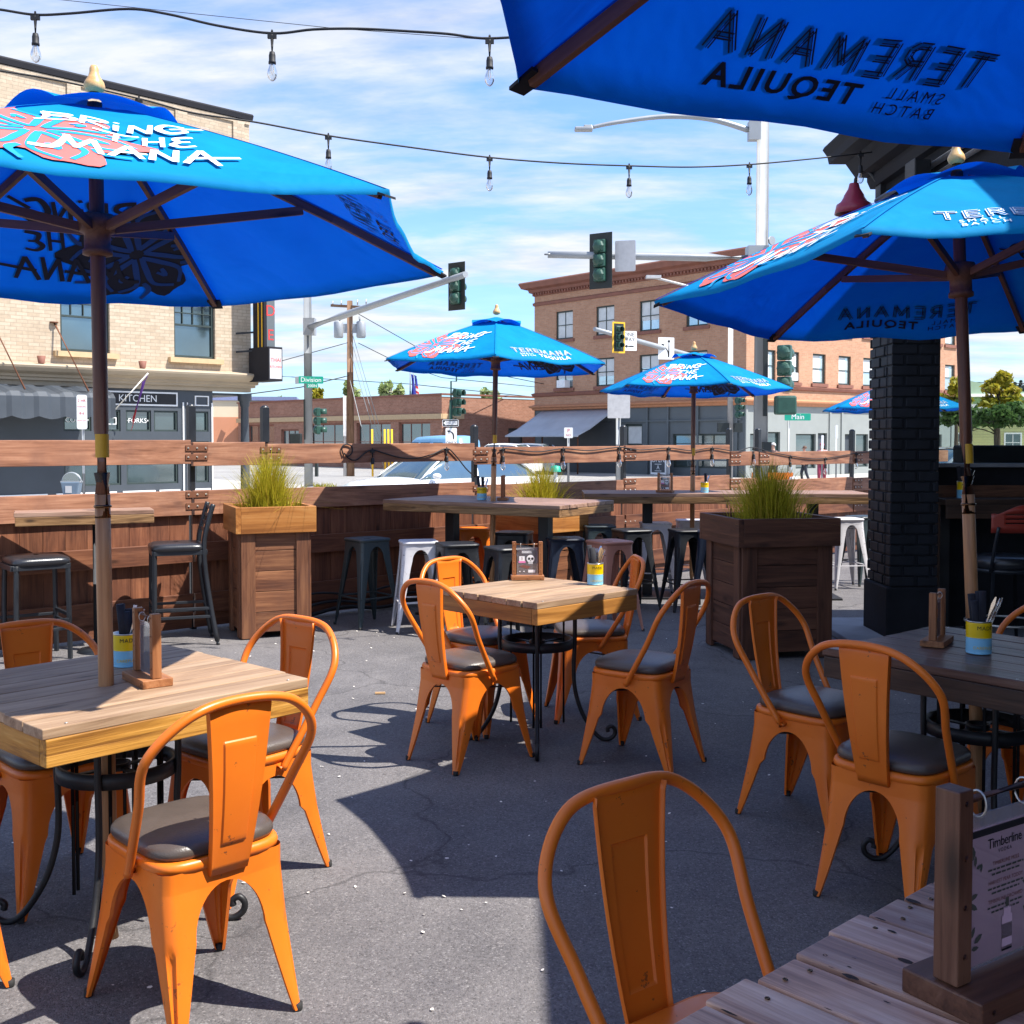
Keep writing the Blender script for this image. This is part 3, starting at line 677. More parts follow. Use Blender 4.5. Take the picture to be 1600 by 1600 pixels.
# ------------------------------------------------------------------ umbrellas
BRING = {'B': [[(0.02, 0.95), (0.10, 0.55), (0.04, 0.05)], [(0.0, 0.98), (0.42, 0.92), (0.50, 0.72), (0.14, 0.56)], [(0.12, 0.56), (0.56, 0.44), (0.52, 0.12), (-0.12, 0.02)]],
         'R': [[(0.08, 0.95), (0.05, 0.0)], [(0.02, 0.95), (0.45, 0.88), (0.42, 0.62), (0.08, 0.50)], [(0.12, 0.5), (0.52, 0.0)]],
         'I': [[(0.10, 0.62), (0.08, 0.0)], [(0.09, 0.86), (0.13, 0.95)]],
         'N': [[(0.05, 0.0), (0.10, 0.80)], [(0.10, 0.80), (0.42, 0.05)], [(0.42, 0.02), (0.48, 0.85)]],
         'G': [[(0.56, 0.80), (0.20, 0.90), (0.02, 0.45), (0.25, 0.02), (0.55, 0.22), (0.50, 0.48), (0.25, 0.42)], [(0.45, 0.55), (0.95, 0.85)]],
         'T': [[(-0.25, 0.92), (0.30, 0.86), (0.72, 0.93)], [(0.25, 0.88), (0.20, 0.0)]],
         'H': [[(0.05, 0.85), (0.02, 0.0)], [(0.02, 0.42), (0.42, 0.48)], [(0.42, 0.9), (0.40, 0.0)]],
         'E': [[(0.50, 0.88), (0.12, 0.78), (0.18, 0.48), (0.42, 0.46)], [(0.20, 0.46), (0.02, 0.22), (0.20, 0.02), (0.52, 0.10)]],
         'M': [[(-0.35, 0.10), (0.05, 0.15), (0.22, 0.92)], [(0.20, 0.9), (0.38, 0.20)], [(0.36, 0.22), (0.62, 0.85)], [(0.62, 0.85), (0.76, 0.0)]],
         'A': [[(0.0, 0.0), (0.28, 0.85)], [(0.28, 0.85), (0.50, 0.0)], [(0.08, 0.32), (0.58, 0.38)]],
         'Z': [[(0.0, 0.0), (0.28, 0.85)], [(0.28, 0.85), (0.56, 0.0)], [(0.05, 0.34), (0.95, 0.52)]]}
def brush_word(word, x0, y0, s, gap=0.60, slant=0.12, wd=0.135):
    out = []; x = x0; rnd = random.Random(len(word) * 7)
    for ch in word:
        wch = {'I': 0.30, 'M': 0.90, 'B': 0.70, 'T': 0.80}.get(ch, gap)
        for st in BRING[ch]:
            out.append(stroke([(x + (px + py * slant) * s, y0 + py * s) for px, py in st], wd * s))
        x += wch * s
    return out
SANS = {'T': [[(0, 1), (.78, 1)], [(.39, 1), (.39, 0)]], 'E': [[(.06, 1), (.06, 0)], [(.06, 1), (.62, 1)], [(.06, .5), (.54, .5)], [(.06, 0), (.62, 0)]],
        'R': [[(.06, 1), (.06, 0)], [(.06, 1), (.42, 1)], [(.42, 1), (.60, .86)], [(.60, .86), (.60, .62)], [(.60, .62), (.42, .48)], [(.42, .48), (.06, .48)], [(.34, .48), (.64, 0)]],
        'M': [[(.02, 0), (.08, 1)], [(.08, 1), (.45, .2)], [(.45, .2), (.82, 1)], [(.82, 1), (.88, 0)]], 'A': [[(0, 0), (.38, 1)], [(.38, 1), (.76, 0)], [(.15, .36), (.61, .36)]], 'N': [[(.06, 0), (.06, 1)], [(.06, 1), (.66, 0)], [(.66, 0), (.66, 1)]]}
def sans_word(word, x0, y0, s, slant=0.16, gap=1.0):
    out = []; x = x0
    for ch in word:
        for a, b in SANS[ch]: out.append([(x + (a[0] + a[1] * slant) * s, y0 + a[1] * s), (x + (b[0] + b[1] * slant) * s, y0 + b[1] * s)])
        x += {'T': 1.0, 'E': .88, 'R': .92, 'M': 1.16, 'A': 1.0, 'N': .98}[ch] * s * gap
    return out
def seg(ab, w):
    a = V((*ab[0], 0)); b = V((*ab[1], 0)); d = (b - a).normalized() * w / 2; n = V((-d.y, d.x, 0)); m = 3; P = []
    for i in range(m + 1):
        p = (a - d).lerp(b + d, i / m); P += [p + n, p - n]
    return P, [(2 * i, 2 * i + 1, 2 * i + 3, 2 * i + 2) for i in range(m)]
def flower(cx, cy, r):
    """the printed flower: a ragged disc, and the petal lines that cross it"""
    rnd = random.Random(5); disc = []
    n = 72
    for k in range(n):
        a = 2 * PI * k / n; rr = r * (0.86 + 0.13 * math.sin(6 * a + 0.6) + 0.06 * math.sin(13 * a))
        disc.append((cx + rr * math.cos(a), cy + rr * math.sin(a)))
    lines = []
    for k in range(6):
        a = 2 * PI * k / 6 + 0.3
        def q(rr, da): return (cx + r * rr * math.cos(a + da), cy + r * rr * math.sin(a + da))
        lines.append(stroke([q(0.10, 0), q(0.35, 0.33), q(0.66, 0.34), q(0.84, 0.05)], r * 0.085))
        lines.append(stroke([q(0.10, 0), q(0.35, -0.33), q(0.66, -0.34), q(0.84, -0.05)], r * 0.085))
        lines.append(stroke([q(0.46, 0.10), q(0.60, 0.0), q(0.48, -0.10)], r * 0.07))
        lines.append(stroke([q(0.62, 0.50), q(0.78, 0.56), q(0.96, 0.40)], r * 0.08))
    return disc, lines

def make_umbrella(label, C, psi, tilt, R=1.10, h=0.43, lean_pole=True, pattern=0, blank=False, ground=0.0, prints=True, sleeve=True):
    n = V((tilt[0], tilt[1], 1)).normalized(); e1 = V((1, 0, -tilt[0])).normalized(); e2 = n.cross(e1)
    e1r = e1 * math.cos(psi) + e2 * math.sin(psi); e2r = n.cross(e1r)
    C = V(C); plen = (C.z - ground) / n.z
    base = C - n * plen
    t = D.objects.new('patio_umbrella', None); COL.objects.link(t); t.empty_display_size = 0.1
    t.rotation_euler = Matrix((e1r, e2r, n)).transposed().to_euler(); t.location = base
    tag(t, label, 'umbrella', 'blue printed patio umbrellas')
    Z = plen; k = R / 1.10
    def RIM(i, r=R): return V((r * math.cos(i * PI / 3), r * math.sin(i * PI / 3), 0))
    ap = R * math.cos(PI / 6)
    def surf(i, xa, ya, off=0.0):      # panel i between corners i and i+1: xa to the viewer's right, ya outward
        a = (i + 0.5) * PI / 3; o = V((math.cos(a), math.sin(a), 0)); rgt = V((-o.y, o.x, 0))
        s = ya / ap; half = max(1e-6, ya * math.tan(PI / 6)); u = max(-1, min(1, xa / half)); bow = (1 - u * u)
        z = h * (1 - s) + 0.045 * s * (1 - s) * 4 * 0.35 - 0.020 * bow * s + 0.011 * k * bow * s * math.sin(7 * u + 2.1 * i) * math.sin(5 * s + i)
        nn = (o * h + V((0, 0, ap))).normalized()
        return o * ya * (1 - 0.035 * bow * s ** 6) + rgt * xa + V((0, 0, Z + z)) + nn * off
    cv = MB(); NS, NTn = 14, 12
    for i in range(6):
        rows = []
        for a in range(NS + 1):
            s = 0.13 + 0.87 * a / NS; row = []
            for b in range(NTn + 1):
                u = -1 + 2 * b / NTn; row.append(surf(i, u * ap * s * math.tan(PI / 6), ap * s))
            rows.append(row)
        hem = [p + V((0, 0, -0.013)) * k - V((p.x, p.y, 0)).normalized() * 0.004 for p in rows[-1]]
        cv.grid(rows + [hem], True)
    can = cv.build('canopy', M['canopy'], t)
    sm = MB()
    for i in range(6):
        d = RIM(i, 1.0); sd = V((-d.y, d.x, 0)) * 0.007
        rows = []
        for q in range(9):
            r_ = R * (0.2 + 0.795 * q / 8); p = d * r_ + V((0, 0, Z + h * (1 - r_ / R) + 0.045 * (r_ / R) * (1 - r_ / R) * 1.4 + 0.004)); rows.append([p - sd, p, p + sd])
        sm.grid(rows, True)
    sm.build('seam_tape', M['canopy'], can)
    vt = MB()                                                          # wind cap, lifted between the ribs
    for i in range(6):
        rows = []
        for a in range(6):
            s = a / 5; rr = 0.02 + 0.235 * k * s; row = []
            for b in range(9):
                u = b / 8; A = RIM(i, rr); B = RIM(i + 1, rr); p = A.lerp(B, u)
                lift = 0.014 + 0.034 * math.sin(PI * u) * s ** 1.5 * (1.0 + 0.3 * math.sin(i * 2.1))
                z = h * (1 - rr / R) + 0.02 * s + lift * k
                row.append(V((p.x, p.y, Z + z)))
            rows.append(row)
        vt.grid(rows, True)
    vt.build('wind_cap', M['canopy'], t)
    if prints:
        for i in range(6):
            kind = (i + pattern) % 3
            if kind == 1: continue
            for under in (False, True):  # underside copy paints the see-through silhouette of the print
                off = -0.0045 if under else 0.0045
                pm = MB()
                def put(vs, fs, mi, extra=0.0):
                    P = []
                    for p in vs:
                        hw_ = max(0.02, p.y * math.tan(PI / 6) * 0.965); P.append(surf(i, max(-hw_, min(hw_, p.x)), min(p.y, ap * 0.985), off + (extra if not under else -extra)))
                    pm.add(P, fs, None, False, mi)
                if kind == 0:
                    def word(s, x, y, size, **kw):
                        vs, fs = text2d(s, size, **kw)
                        return [V((x + p.x, y - p.y, 0)) for p in vs], fs
                    ys = 1.0 if not under else 1.0
                    st = sans_word('TEREMANA', -0.300 * k, 0, 0.066 * k, gap=1.16)
                    for lv, (wd_, mi) in enumerate(((0.22, 0), (0.135, 1), (0.05, 0))):
                        for q_, sg in enumerate(st):
                            if under:
                                a_, b_ = V((*sg[0], 0)), V((*sg[1], 0)); n_ = (b_ - a_).normalized(); n_ = V((-n_.y, n_.x, 0)) * (0.085, -0.085, 0.0)[lv] * 0.066 * k
                                vs, fs = seg([((a_ + n_).x, (a_ + n_).y), ((b_ + n_).x, (b_ + n_).y)], (0.045, 0.045, 0.03)[lv] * 0.066 * k); mi = 0
                            else: vs, fs = seg(sg, wd_ * 0.066 * k)
                            put([V((p.x, ap - 0.128 * k - p.y, 0)) for p in vs], fs, mi, 0.0014 * lv + 0.00003 * q_)
                    vs, fs = word('TEQUILA', 0.085 * k, ap - 0.078 * k, 0.066 * k, space=1.22, shear=0.12, offset=0.0015 * k); put(vs, fs, 0)
                    vs, fs = word('SMALL', -0.190 * k, ap - 0.094 * k, 0.035 * k, space=1.4, shear=0.12); put(vs, fs, 0)
                    vs, fs = word('BATCH', -0.186 * k, ap - 0.060 * k, 0.035 * k, space=1.4, shear=0.12); put(vs, fs, 0)
                    pm.build('printed_lettering', [M['printsilhouette'], M['undersidetone']] if under else [M['canopywhite'], M['canopy']], can)
                else:
                    disc, lines = flower(-0.21 * k, ap - 0.27 * k, 0.262 * k)
                    bm = bmesh.new(); rings = []
                    cx, cy = -0.21 * k, ap - 0.27 * k
                    for q in range(1, 9): rings.append([V((cx + (x - cx) * q / 8, cy + (y - cy) * q / 8, 0)) for x, y in disc])
                    nn = len(disc); vs = [V((cx, cy, 0))] + [p for r_ in rings for p in r_]
                    fs = [(0, 1 + a, 1 + (a + 1) % nn) for a in range(nn)] + [(1 + q * nn + a, 1 + (q + 1) * nn + a, 1 + (q + 1) * nn + (a + 1) % nn, 1 + q * nn + (a + 1) % nn) for q in range(7) for a in range(nn)]
                    bm.free(); put(vs, fs, 2)
                    for q_, (vs, fs) in enumerate(lines): put(vs, fs, 1, 0.0012 + 0.00003 * q_)
                    def yflip(vs, yc): return [V((p.x, yc - p.y, 0)) for p in vs]
                    for wd_, x, y, s in (('BRING', -0.19 * k, ap - 0.400 * k, 0.125 * k), ('THE', -0.06 * k, ap - 0.260 * k, 0.110 * k), ('MANZ', -0.19 * k, ap - 0.110 * k, 0.138 * k)):
                        for q_, (vs, fs) in enumerate(brush_word(wd_, x, 0, s, wd=0.165)):
                            put(yflip(vs, y), fs, 0, 0.0028 + 0.00004 * q_)
                    pm.build('printed_flower_and_lettering', [M['printsilhouette'], M['undersidetone'], M['printsilhouette']] if under else [M['canopywhite'], M['blueprint'], M['salmon']], can)
    hubz = Z + 0.055 * k
    for i in range(6):
        a = i * PI / 3; d = V((math.cos(a), math.sin(a), 0)); rb = MB()
        def rz_(r): return Z + h * (1 - r / R) + 0.045 * (r / R) * (1 - r / R) * 4 * 0.35 - 0.020
        P = [d * r + V((0, 0, rz_(r))) for r in [0.05 * R, 0.35 * R, 0.65 * R, 0.975 * R]]
        for a_, b_ in zip(P, P[1:]): rb.bar(a_, b_, 0.016 * k, 0.024 * k)
        r_ = rb.build('rib', M['ribwood'], t)
        pk = MB(); e = d * R * 0.955 + V((0, 0, rz_(0.955 * R) - 0.002)); e2_ = d * R * 1.002 + V((0, 0, Z - 0.022))
        sdv = V((-d.y, d.x, 0)) * 0.026
        pk.prism([e - sdv, e + sdv, e2_ + sdv * 0.8, e2_ - sdv * 0.8], (0, 0, 0.006)); pk.build('rib_pocket', M['blackcloth'], r_)
        st = MB(); rs = 0.56 * R
        st.bar(d * 0.05 + V((0, 0, hubz)), d * rs + V((0, 0, rz_(rs) - 0.020)), 0.016 * k, 0.026 * k); st.build('strut', M['ribwood'], t)
    hb = MB(); hb.lathe([(0.024, -0.055), (0.043, -0.05), (0.043, -0.036), (0.038, -0.032), (0.038, 0.012), (0.052, 0.018), (0.056, 0.05), (0.05, 0.068), (0.024, 0.07)], (0, 0, hubz - 0.03), 18)
    hb.build('hub', M['ribwood'], t)
    hb = MB(); hb.lathe([(0.022, 0), (0.045, 0.004), (0.048, 0.03), (0.022, 0.04)], (0, 0, Z + h - 0.07), 16); hb.build('top_hub', M['ribwood'], t)
    zs_ = Z - 0.74
    po = MB(); po.tube([(0, 0, zs_ + (Z + h - zs_) * q / 6) for q in range(7)], 0.0215, 14); po.build('upper_pole', M['pole_dark'], t)
    po = MB(); po.tube([(0, 0, 0.003 + (zs_ - 0.004) * q / 6) for q in range(7)], 0.0222, 14); po.build('lower_pole', M['pole'], t)
    fn = MB(); fn.lathe([(0.0, 0.083), (0.009, 0.081), (0.013, 0.073), (0.0135, 0.062), (0.017, 0.049), (0.028, 0.031), (0.031, 0.019), (0.027, 0.007), (0.016, 0.0)], (0, 0, Z + h + 0.030 * k), 20)
    fn.build('finial', M['finial'], t)
    if sleeve:
        sl = MB(); z1 = Z - 0.81; sl.cyl((0, 0, z1), (0, 0, z1 + 0.135), 0.0235, n=18); sl.lathe([(0.0235, 0), (0.0262, 0.002), (0.0262, 0.006), (0.0235, 0.008)], (0, 0, z1 + 0.03), 18); sl.build('pole_sleeve', M['bronze'], t)
        sk = MB(); sk.grid([[V((0.0222 * math.cos(a), 0.0222 * math.sin(a), z)) for a in [q * 0.28 + 1.0 - psi + PI for q in range(9)]] for z in (Z - 0.63, Z - 0.56)]); sk.build('sticker', M['sticker'], t)
    return t

# ------------------------------------------------------------------ things on the tables
def make_can(label, where, loc, rz=0.0, s=1.0, kind='mixed', full=True):
    t = thing('cutlery_can', label, 'cutlery can', loc, rz, 'yellow and blue cutlery cans')
    R, Hh = 0.040, 0.108
    bd = MB(); prof = []
    for i in range(23):
        z = 0.004 + (Hh - 0.008) * i / 22; prof.append((R + (0.0009 if i % 2 else 0.0), z))
    k = 12
    bd.lathe([(0.0, 0.002), (R * 0.96, 0.0), (R, 0.004)] + prof[:k], n=32, mi=1); bd.lathe(prof[k - 1:], n=32, mi=0)
    bd.build('can_body', [M['canyellow'], M['canblue']], t)
    rim = MB(); rim.lathe([(R, Hh - 0.004), (R + 0.002, Hh - 0.002), (R + 0.002, Hh + 0.001), (R - 0.002, Hh + 0.001), (R - 0.002, 0.02), (0, 0.02)], n=32); rim.build('rim', M['tin'], t)
    for wd, zc, sz in (('MADE', 0.087, 0.018), ('CAREFULLY', 0.022, 0.013)):
        vs, fs = text2d(wd, sz, space=1.1)
        lb = MB(); lb.add([V(((R + 0.0022) * math.sin(p.x / R), -(R + 0.0022) * math.cos(p.x / R), zc + p.y)) for p in vs], fs)
        lb.build('label_lettering', M['ink'] if wd == 'MADE' else M['canyellow'], t)
    rnd = random.Random(int(loc[0] * 1000) + 3); BM = Matrix.Translation(V(loc)) @ Matrix.Rotation(rz, 4, 'Z') @ Matrix.Scale(s, 4)
    def place(mb, name, mat, lab, cat):
        o = mb.build(name, mat); o.matrix_world = BM; tag(o, lab, cat, 'cutlery and napkins standing in the cans')
    for i in range(4 if full else 2):                                 # rolled black napkins
        a = rnd.uniform(0, 6.28); b = V((math.cos(a) * 0.014, math.sin(a) * 0.014, 0.025)); tp = V((math.cos(a) * 0.024 - 0.012, math.sin(a) * 0.020, 0.185 + rnd.uniform(-0.01, 0.02)))
        nb = MB(); nb.tube([b, b.lerp(tp, 0.5), tp], [0.011, 0.012, 0.013], 10, flat=0.7)
        place(nb, 'rolled_napkin', M['blackcloth'], 'rolled black napkin standing in the ' + where, 'napkin')
    for i in range(7 if full else 3):
        a = rnd.uniform(-1.2, 1.6); b = V((rnd.uniform(-.015, .015), rnd.uniform(-.015, .015), 0.025)); ln = rnd.uniform(0.150, 0.178)
        dr = V((0.30 * math.cos(a) + 0.10, 0.30 * math.sin(a), 1)).normalized(); X, Y = orient(dr)
        c = MB(); e = b + dr * ln
        c.bar(b, b + dr * (ln * 0.62), 0.006, 0.002)
        if i % 2 == 0:
            for q in (-0.006, -0.002, 0.002, 0.006): c.bar(b + dr * (ln * 0.78) + X * q, e + X * q, 0.0018, 0.0016)
            c.prism([b + dr * ln * .60 - X * .003, b + dr * ln * .60 + X * .003, b + dr * ln * .79 + X * .008, b + dr * ln * .79 - X * .008], Y * 0.0016)
        else:
            c.prism([b + dr * ln * .6 - X * .004, b + dr * ln * .6 + X * .004, b + dr * ln * .85 + X * .011, e + X * .004, e - X * .004, b + dr * ln * .85 - X * .011], Y * 0.002)
        wood = kind == 'wood' and i % 3 == 0
        nm = 'wooden_spoon' if wood else ('fork' if i % 2 == 0 else 'knife')
        place(c, nm, M['spoonwood'] if wood else M['steel'], ('wooden spoon' if wood else ('steel fork' if i % 2 == 0 else 'steel knife')) + ' standing in the ' + where, nm.split('_')[-1])
    t.scale = (s, s, s)
    return t

def make_holder(label, cardlabel, loc, rz, s=1.0, dark=False, card='skull', group='wooden menu holders'):
    """frame of two posts on a foot, a rod between them, and a card hanging in a clear sleeve; the card faces local -y"""
    t = thing('menu_holder', label, 'menu holder', loc, rz, group); W = M['holder_dark'] if dark else M['holder']
    b = MB(); b.box((0, 0, 0.0115), (0.175, 0.085, 0.023)); b.build('foot', W, t, bevel=0.002)
    for sx in (1, -1):
        p = MB(); p.box((sx * 0.071, 0, 0.113), (0.021, 0.026, 0.178)); p.build('post', W, t, bevel=0.0015)
    r = MB(); r.cyl((-0.0605, 0, 0.187), (0.0605, 0, 0.187), 0.0045, n=10); r.build('rod', W, t)
    for sx in (1, -1):
        g = MB(); g.tube([(sx * 0.036, 0.009 * math.cos(a), 0.181 + 0.0125 * math.sin(a)) for a in [q * PI / 8 for q in range(16)]], 0.0011, 6, closed=True); g.build('ring', M['zinc'], t)
    t0 = t; t = thing('menu_card', cardlabel, 'menu card', loc, rz, 'menu cards hanging in the wooden holders'); t.scale = (s, s, s)
    pl = MB(); pl.box((0, 0.0, 0.098), (0.112, 0.0012, 0.146)); pl.build('clear_sleeve', M['plastic'], t)
    cd = MB(); cd.box((0, 0.0, 0.092), (0.100, 0.0006, 0.128)); cm = {'skull': 'paperdark', 'menu': 'paperpink', 'dark': 'paperdark'}[card]
    co = cd.build('card', M[cm], t)
    y = -0.0011
    def rect(mb, x0, z0, x1, z1, mi): mb.poly([(x0, y, z0), (x1, y, z0), (x1, y, z1), (x0, y, z1)], mi)
    g = MB(); X = (1, 0, 0); Z = (0, 0, 1)
    def disc(mb, cx, cz, rx, rz_, mi, yy=0.0, n=24): mb.poly([(cx + rx * math.cos(2 * PI * q / n), y + yy, cz + rz_ * math.sin(2 * PI * q / n)) for q in range(n)], mi)
    if card == 'skull':
        rect(g, -0.030, 0.140, 0.022, 0.152, 0); lettering(g, 'COCKTAILS', (-0.004, y - .0004, 0.146), X, Z, 0.010, 3)
        rect(g, -0.044, 0.098, -0.014, 0.124, 0); rect(g, -0.047, 0.088, -0.010, 0.098, 1)
        lettering(g, '5', (-0.029, y - .0004, 0.111), X, Z, 0.018, 2)
        disc(g, 0.017, 0.110, 0.021, 0.021, 0); rect(g, 0.006, 0.082, 0.028, 0.095, 0)
        disc(g, 0.009, 0.110, 0.0065, 0.007, 3, -.0004); disc(g, 0.026, 0.110, 0.0065, 0.007, 3, -.0004)
        g.poly([(0.0145, y - .0004, 0.098), (0.0205, y - .0004, 0.098), (0.0175, y - .0004, 0.105)], 3)
        for q in (0.010, 0.0145, 0.019, 0.0235): g.poly([(q, y - .0004, 0.083), (q + .0012, y - .0004, 0.083), (q + .0012, y - .0004, 0.091), (q, y - .0004, 0.091)], 3)
        g.poly([(-0.046, y, 0.070), (-0.02, y, 0.078), (0.02, y, 0.068), (0.0, y, 0.056), (-0.02, y, 0.062)], 2)
        rect(g, 0.004, 0.036, 0.042, 0.051, 0)
        for q in (-0.04, -0.018): disc(g, q, 0.042, 0.0035, 0.0035, 0)
        g.build('card_print', [M['signwhite'], M['pink'], M['brownprint'], M['ink']], co)
    elif card == 'menu':
        rect(g, -0.050, 0.149, 0.050, 0.1555, 0)
        lettering(g, 'Timberline', (0.006, y, 0.139), X, Z, 0.0135, 0, space=0.92); lettering(g, 'VODKA', (0.006, y, 0.1305), X, Z, 0.0052, 0, space=1.3)
        zz = 0.1195
        for head, lines in (('TIMBERLINE MULE', 2), ('HARVEST PEAR TODDY', 2), ('TIMBERLINE ORCHARD', 2)):
            lettering(g, head, (0.008, y, zz), X, Z, 0.0052, 1); zz -= 0.0055
            for q in range(lines):
                w_ = 0.028 - 0.006 * q; x_ = -w_
                rr = random.Random(int(zz * 1e5))
                while x_ < w_:
                    l_ = rr.uniform(0.004, 0.009); rect(g, 0.008 + x_, zz - 0.001, 0.008 + min(w_, x_ + l_), zz + 0.0008, 2); x_ += l_ + 0.0015
                zz -= 0.0045
            zz -= 0.0035
        for bx0, bz0, bx1, bz1, mi in ((0.003, 0.034, 0.019, 0.066, 3), (0.0055, 0.066, 0.0165, 0.074, 3), (0.0085, 0.074, 0.0135, 0.083, 2), (0.003, 0.044, 0.019, 0.058, 2), (0.003, 0.032, 0.019, 0.036, 0)): rect(g, bx0, bz0, bx1, bz1, mi)
        def leaf(cx, cz, a, L_):
            d = V((math.cos(a), 0, math.sin(a))); s_ = V((-d.z, 0, d.x)); c = V((cx, y, cz))
            g.poly([c, c + d * L_ * .3 + s_ * L_ * .2, c + d * L_ * .7 + s_ * L_ * .17, c + d * L_, c + d * L_ * .7 - s_ * L_ * .17, c + d * L_ * .3 - s_ * L_ * .2], 2)
        for cx, cz, a, L_ in ((-.046, .143, -1.1, .012), (-.047, .128, .9, .012), (-.040, .122, 1.5, .011), (-.038, .120, .3, .009), (-.03, .124, -1.7, .009), (-.048, .093, .2, .013), (-.048, .088, -.5, .014), (-.046, .055, 1.0, .013), (-.04, .05, .5, .014), (-.044, .045, .0, .011), (.045, .09, 2.8, .011), (.046, .06, 2.4, .013)): leaf(cx, cz, a, L_)
        g.build('card_print', [M['ink'], M['brownprint'], M['leafprint'], M['paperpink']], co)
    t = t0; pg = MB()
    for sx in (1, -1):
        for z in (0.05, 0.095, 0.14, 0.19): pg.cyl((sx * 0.071, -0.0128, z), (sx * 0.071, -0.0150, z), 0.0032, 0.002, 8)
    for x in (-0.07, 0, 0.07): pg.cyl((x, -0.0422, 0.0115), (x, -0.0445, 0.0115), 0.0032, 0.002, 8)
    pg.build('peg_heads', W, t)
    t.scale = (s, s, s)
    return t
# ------------------------------------------------------------------ frame of the town: U along the fence, W away across the street
GU = V((0.757, 0.653, 0)); GW = V((-0.653, 0.757, 0)); GA = math.atan2(0.653, 0.757)
def uw(u, w, z=0.0): return GU * u + GW * w + V((0, 0, z))
def u_of(px, w):                    # u where the line w = const crosses the photograph column px
    q = (px - PPX) / FPX
    # x = q*y ; x = .757u-.653w ; y = .653u+.757w
    return (q * 0.757 * w + 0.653 * w) / (0.757 - q * 0.653)
WF = 8.2; STREET = -0.6
def gz(w):
    if w <= 8.45: return 0.0
    if w >= 34: return STREET
    if w < 20: return -0.06 - 0.22 * (w - 8.45) / 11.55
    return -0.28 - 0.32 * (w - 20) / 14

# ---- ground
def sheet_uw(name, mat, us, ws, dz=0.0):
    mb = MB(); mb.grid([[uw(u, w, gz(w) + dz) for u in us] for w in ws], False)
    return tag(mb.build(name, mat), kind='structure')
US = [-400, -200, -100, -60, -40, -20, -10, 0, 10, 20, 30, 40, 60, 80, 100, 150, 250, 500]
sheet_uw('ground', M['concrete'], US, [-60, -20, 0, 4, 8.449, 8.451, 12, 16, 20, 24, 34, 40, 60, 100, 200, 700])
sheet_uw('road', M['road'], US[1:-1], [11.6, 14, 18, 20, 22, 24.6], 0.004)
sheet_uw('side_street', M['road'], [26, 30, 36, 40, 45.5], [24.7, 34, 50, 100, 300], 0.004)
k = MB()
for wa, ua, ub in ((11.45, -80, 100), (24.75, -80, 25.8), (24.75, 45.7, 100)):
    for i in range(int((ub - ua) / 6)):
        a = ua + i * 6; k.bar(uw(a, wa, gz(wa) + 0.05), uw(min(ub, a + 5.99), wa, gz(wa) + 0.05), 0.16, 0.14)
tag(k.build('kerb', M['concrete']), kind='structure')
ln = MB()
for w, a, b in ((16.0, -60, 24), (20.2, -60, 24)):
    for i in range(14):
        u0 = a + i * 6; ln.poly([uw(u0, w - .06, gz(w) + .010), uw(u0 + 3, w - .06, gz(w) + .010), uw(u0 + 3, w + .06, gz(w) + .010), uw(u0, w + .06, gz(w) + .010)])
tag(ln.build('lane_marking', M['white']), kind='structure')
p = MB(); p.grid([[uw(u, w, 0.004) for u in (-14, -8, -4, 0, 4, 8, 12, 16, 22, 30)] for w in (-22, -14, -8, -4, 0, 3, 6, 8.42)], False)
tag(p.build('patio', M['asphalt']), kind='structure')

# ---- fence: top rail, second rail, boarded panels, each panel and post of its own
def PXW(px, w=WF): return uw(u_of(px, w), w)
FP = [-170, 299, 414, 741, 974, 1139, 1184, 1331, 1480]
post_top = [1.75, 1.75, 1.75, 1.61, 1.62, 1.60, 1.60, 1.60, 1.58]
rail1 = [1.487, 1.470, 1.455, 1.418, 1.425, 1.345, 1.338, 1.33]
rail2 = [1.095, 1.095, 1.09, 1.06, 1.075, 1.03, 0.995, 0.98]
words = ['left end, behind the ledge table', 'short bay behind the left planter', 'bay behind the dark teal stool', 'bay in front of the grey awning', 'bay behind the long bar table', 'narrow bay by the grey light pole', 'bay left of the brick pillar', 'bay seen past the brick pillar']
for i in range(8):
    A = PXW(FP[i]); B = PXW(FP[i + 1]); d = (B - A).normalized(); nrm = V((GU.y, -GU.x, 0)); L = (B - A).length
    t = thing('fence_section', 'stained cedar fence panel with gap under top rail, ' + words[i], 'fence panel', A, math.atan2(d.y, d.x), 'cedar fence panels along the street')
    h1 = 0.185 if i < 2 else 0.165; h2 = 0.19 if i < 2 else 0.17; g = 0.012
    if i == 1:
        r = MB(); r.box((L / 2, 0, rail1[i] - h1 / 2), (L - 2 * g + .01, 0.038, h1)); r.build('top_rail', M['fence'], t, bevel=0.003)
    else:
        r = MB(); r.box((L / 2, random.uniform(-.004, .004), rail1[i] - h1 / 2), (L - 2 * g, 0.038, h1)); r.build('top_rail', M['fence'], t, bevel=0.003)
    r = MB(); r.box((L / 2, 0, rail2[i] - h2 / 2), (L - 2 * g, 0.042, h2)); r.build('middle_rail', M['fence'], t, bevel=0.003)
    zl = rail2[i] - h2
    r = MB(); r.box((L / 2, -0.012, 0.615), (L - 2 * g, 0.040, 0.15)); r.build('lower_rail', M['fence_panel'], t, bevel=0.003)
    r = MB(); r.box((L / 2, -0.012, 0.215), (L - 2 * g, 0.040, 0.16)); r.build('base_rail', M['fence_panel'], t, bevel=0.003)
    n = max(2, int(L / 0.155)); w = (L - 2 * g) / n
    for za, zb in ((0.66, zl + 0.03), (0.26, 0.57)):
        b = MB()
        for j in range(n): b.box((g + w * (j + .5), 0.032 + random.uniform(-.002, .002), (za + zb) / 2), (w - 0.002, 0.018, zb - za))
        b.build('upright_boards', M['fence_panel'], t, bevel=0.002)
    b = MB(); b.box((L / 2, 0.01, 0.085), (L - 2 * g, 0.03, 0.115)); b.build('kickboard', M['fence_panel'], t, bevel=0.002)
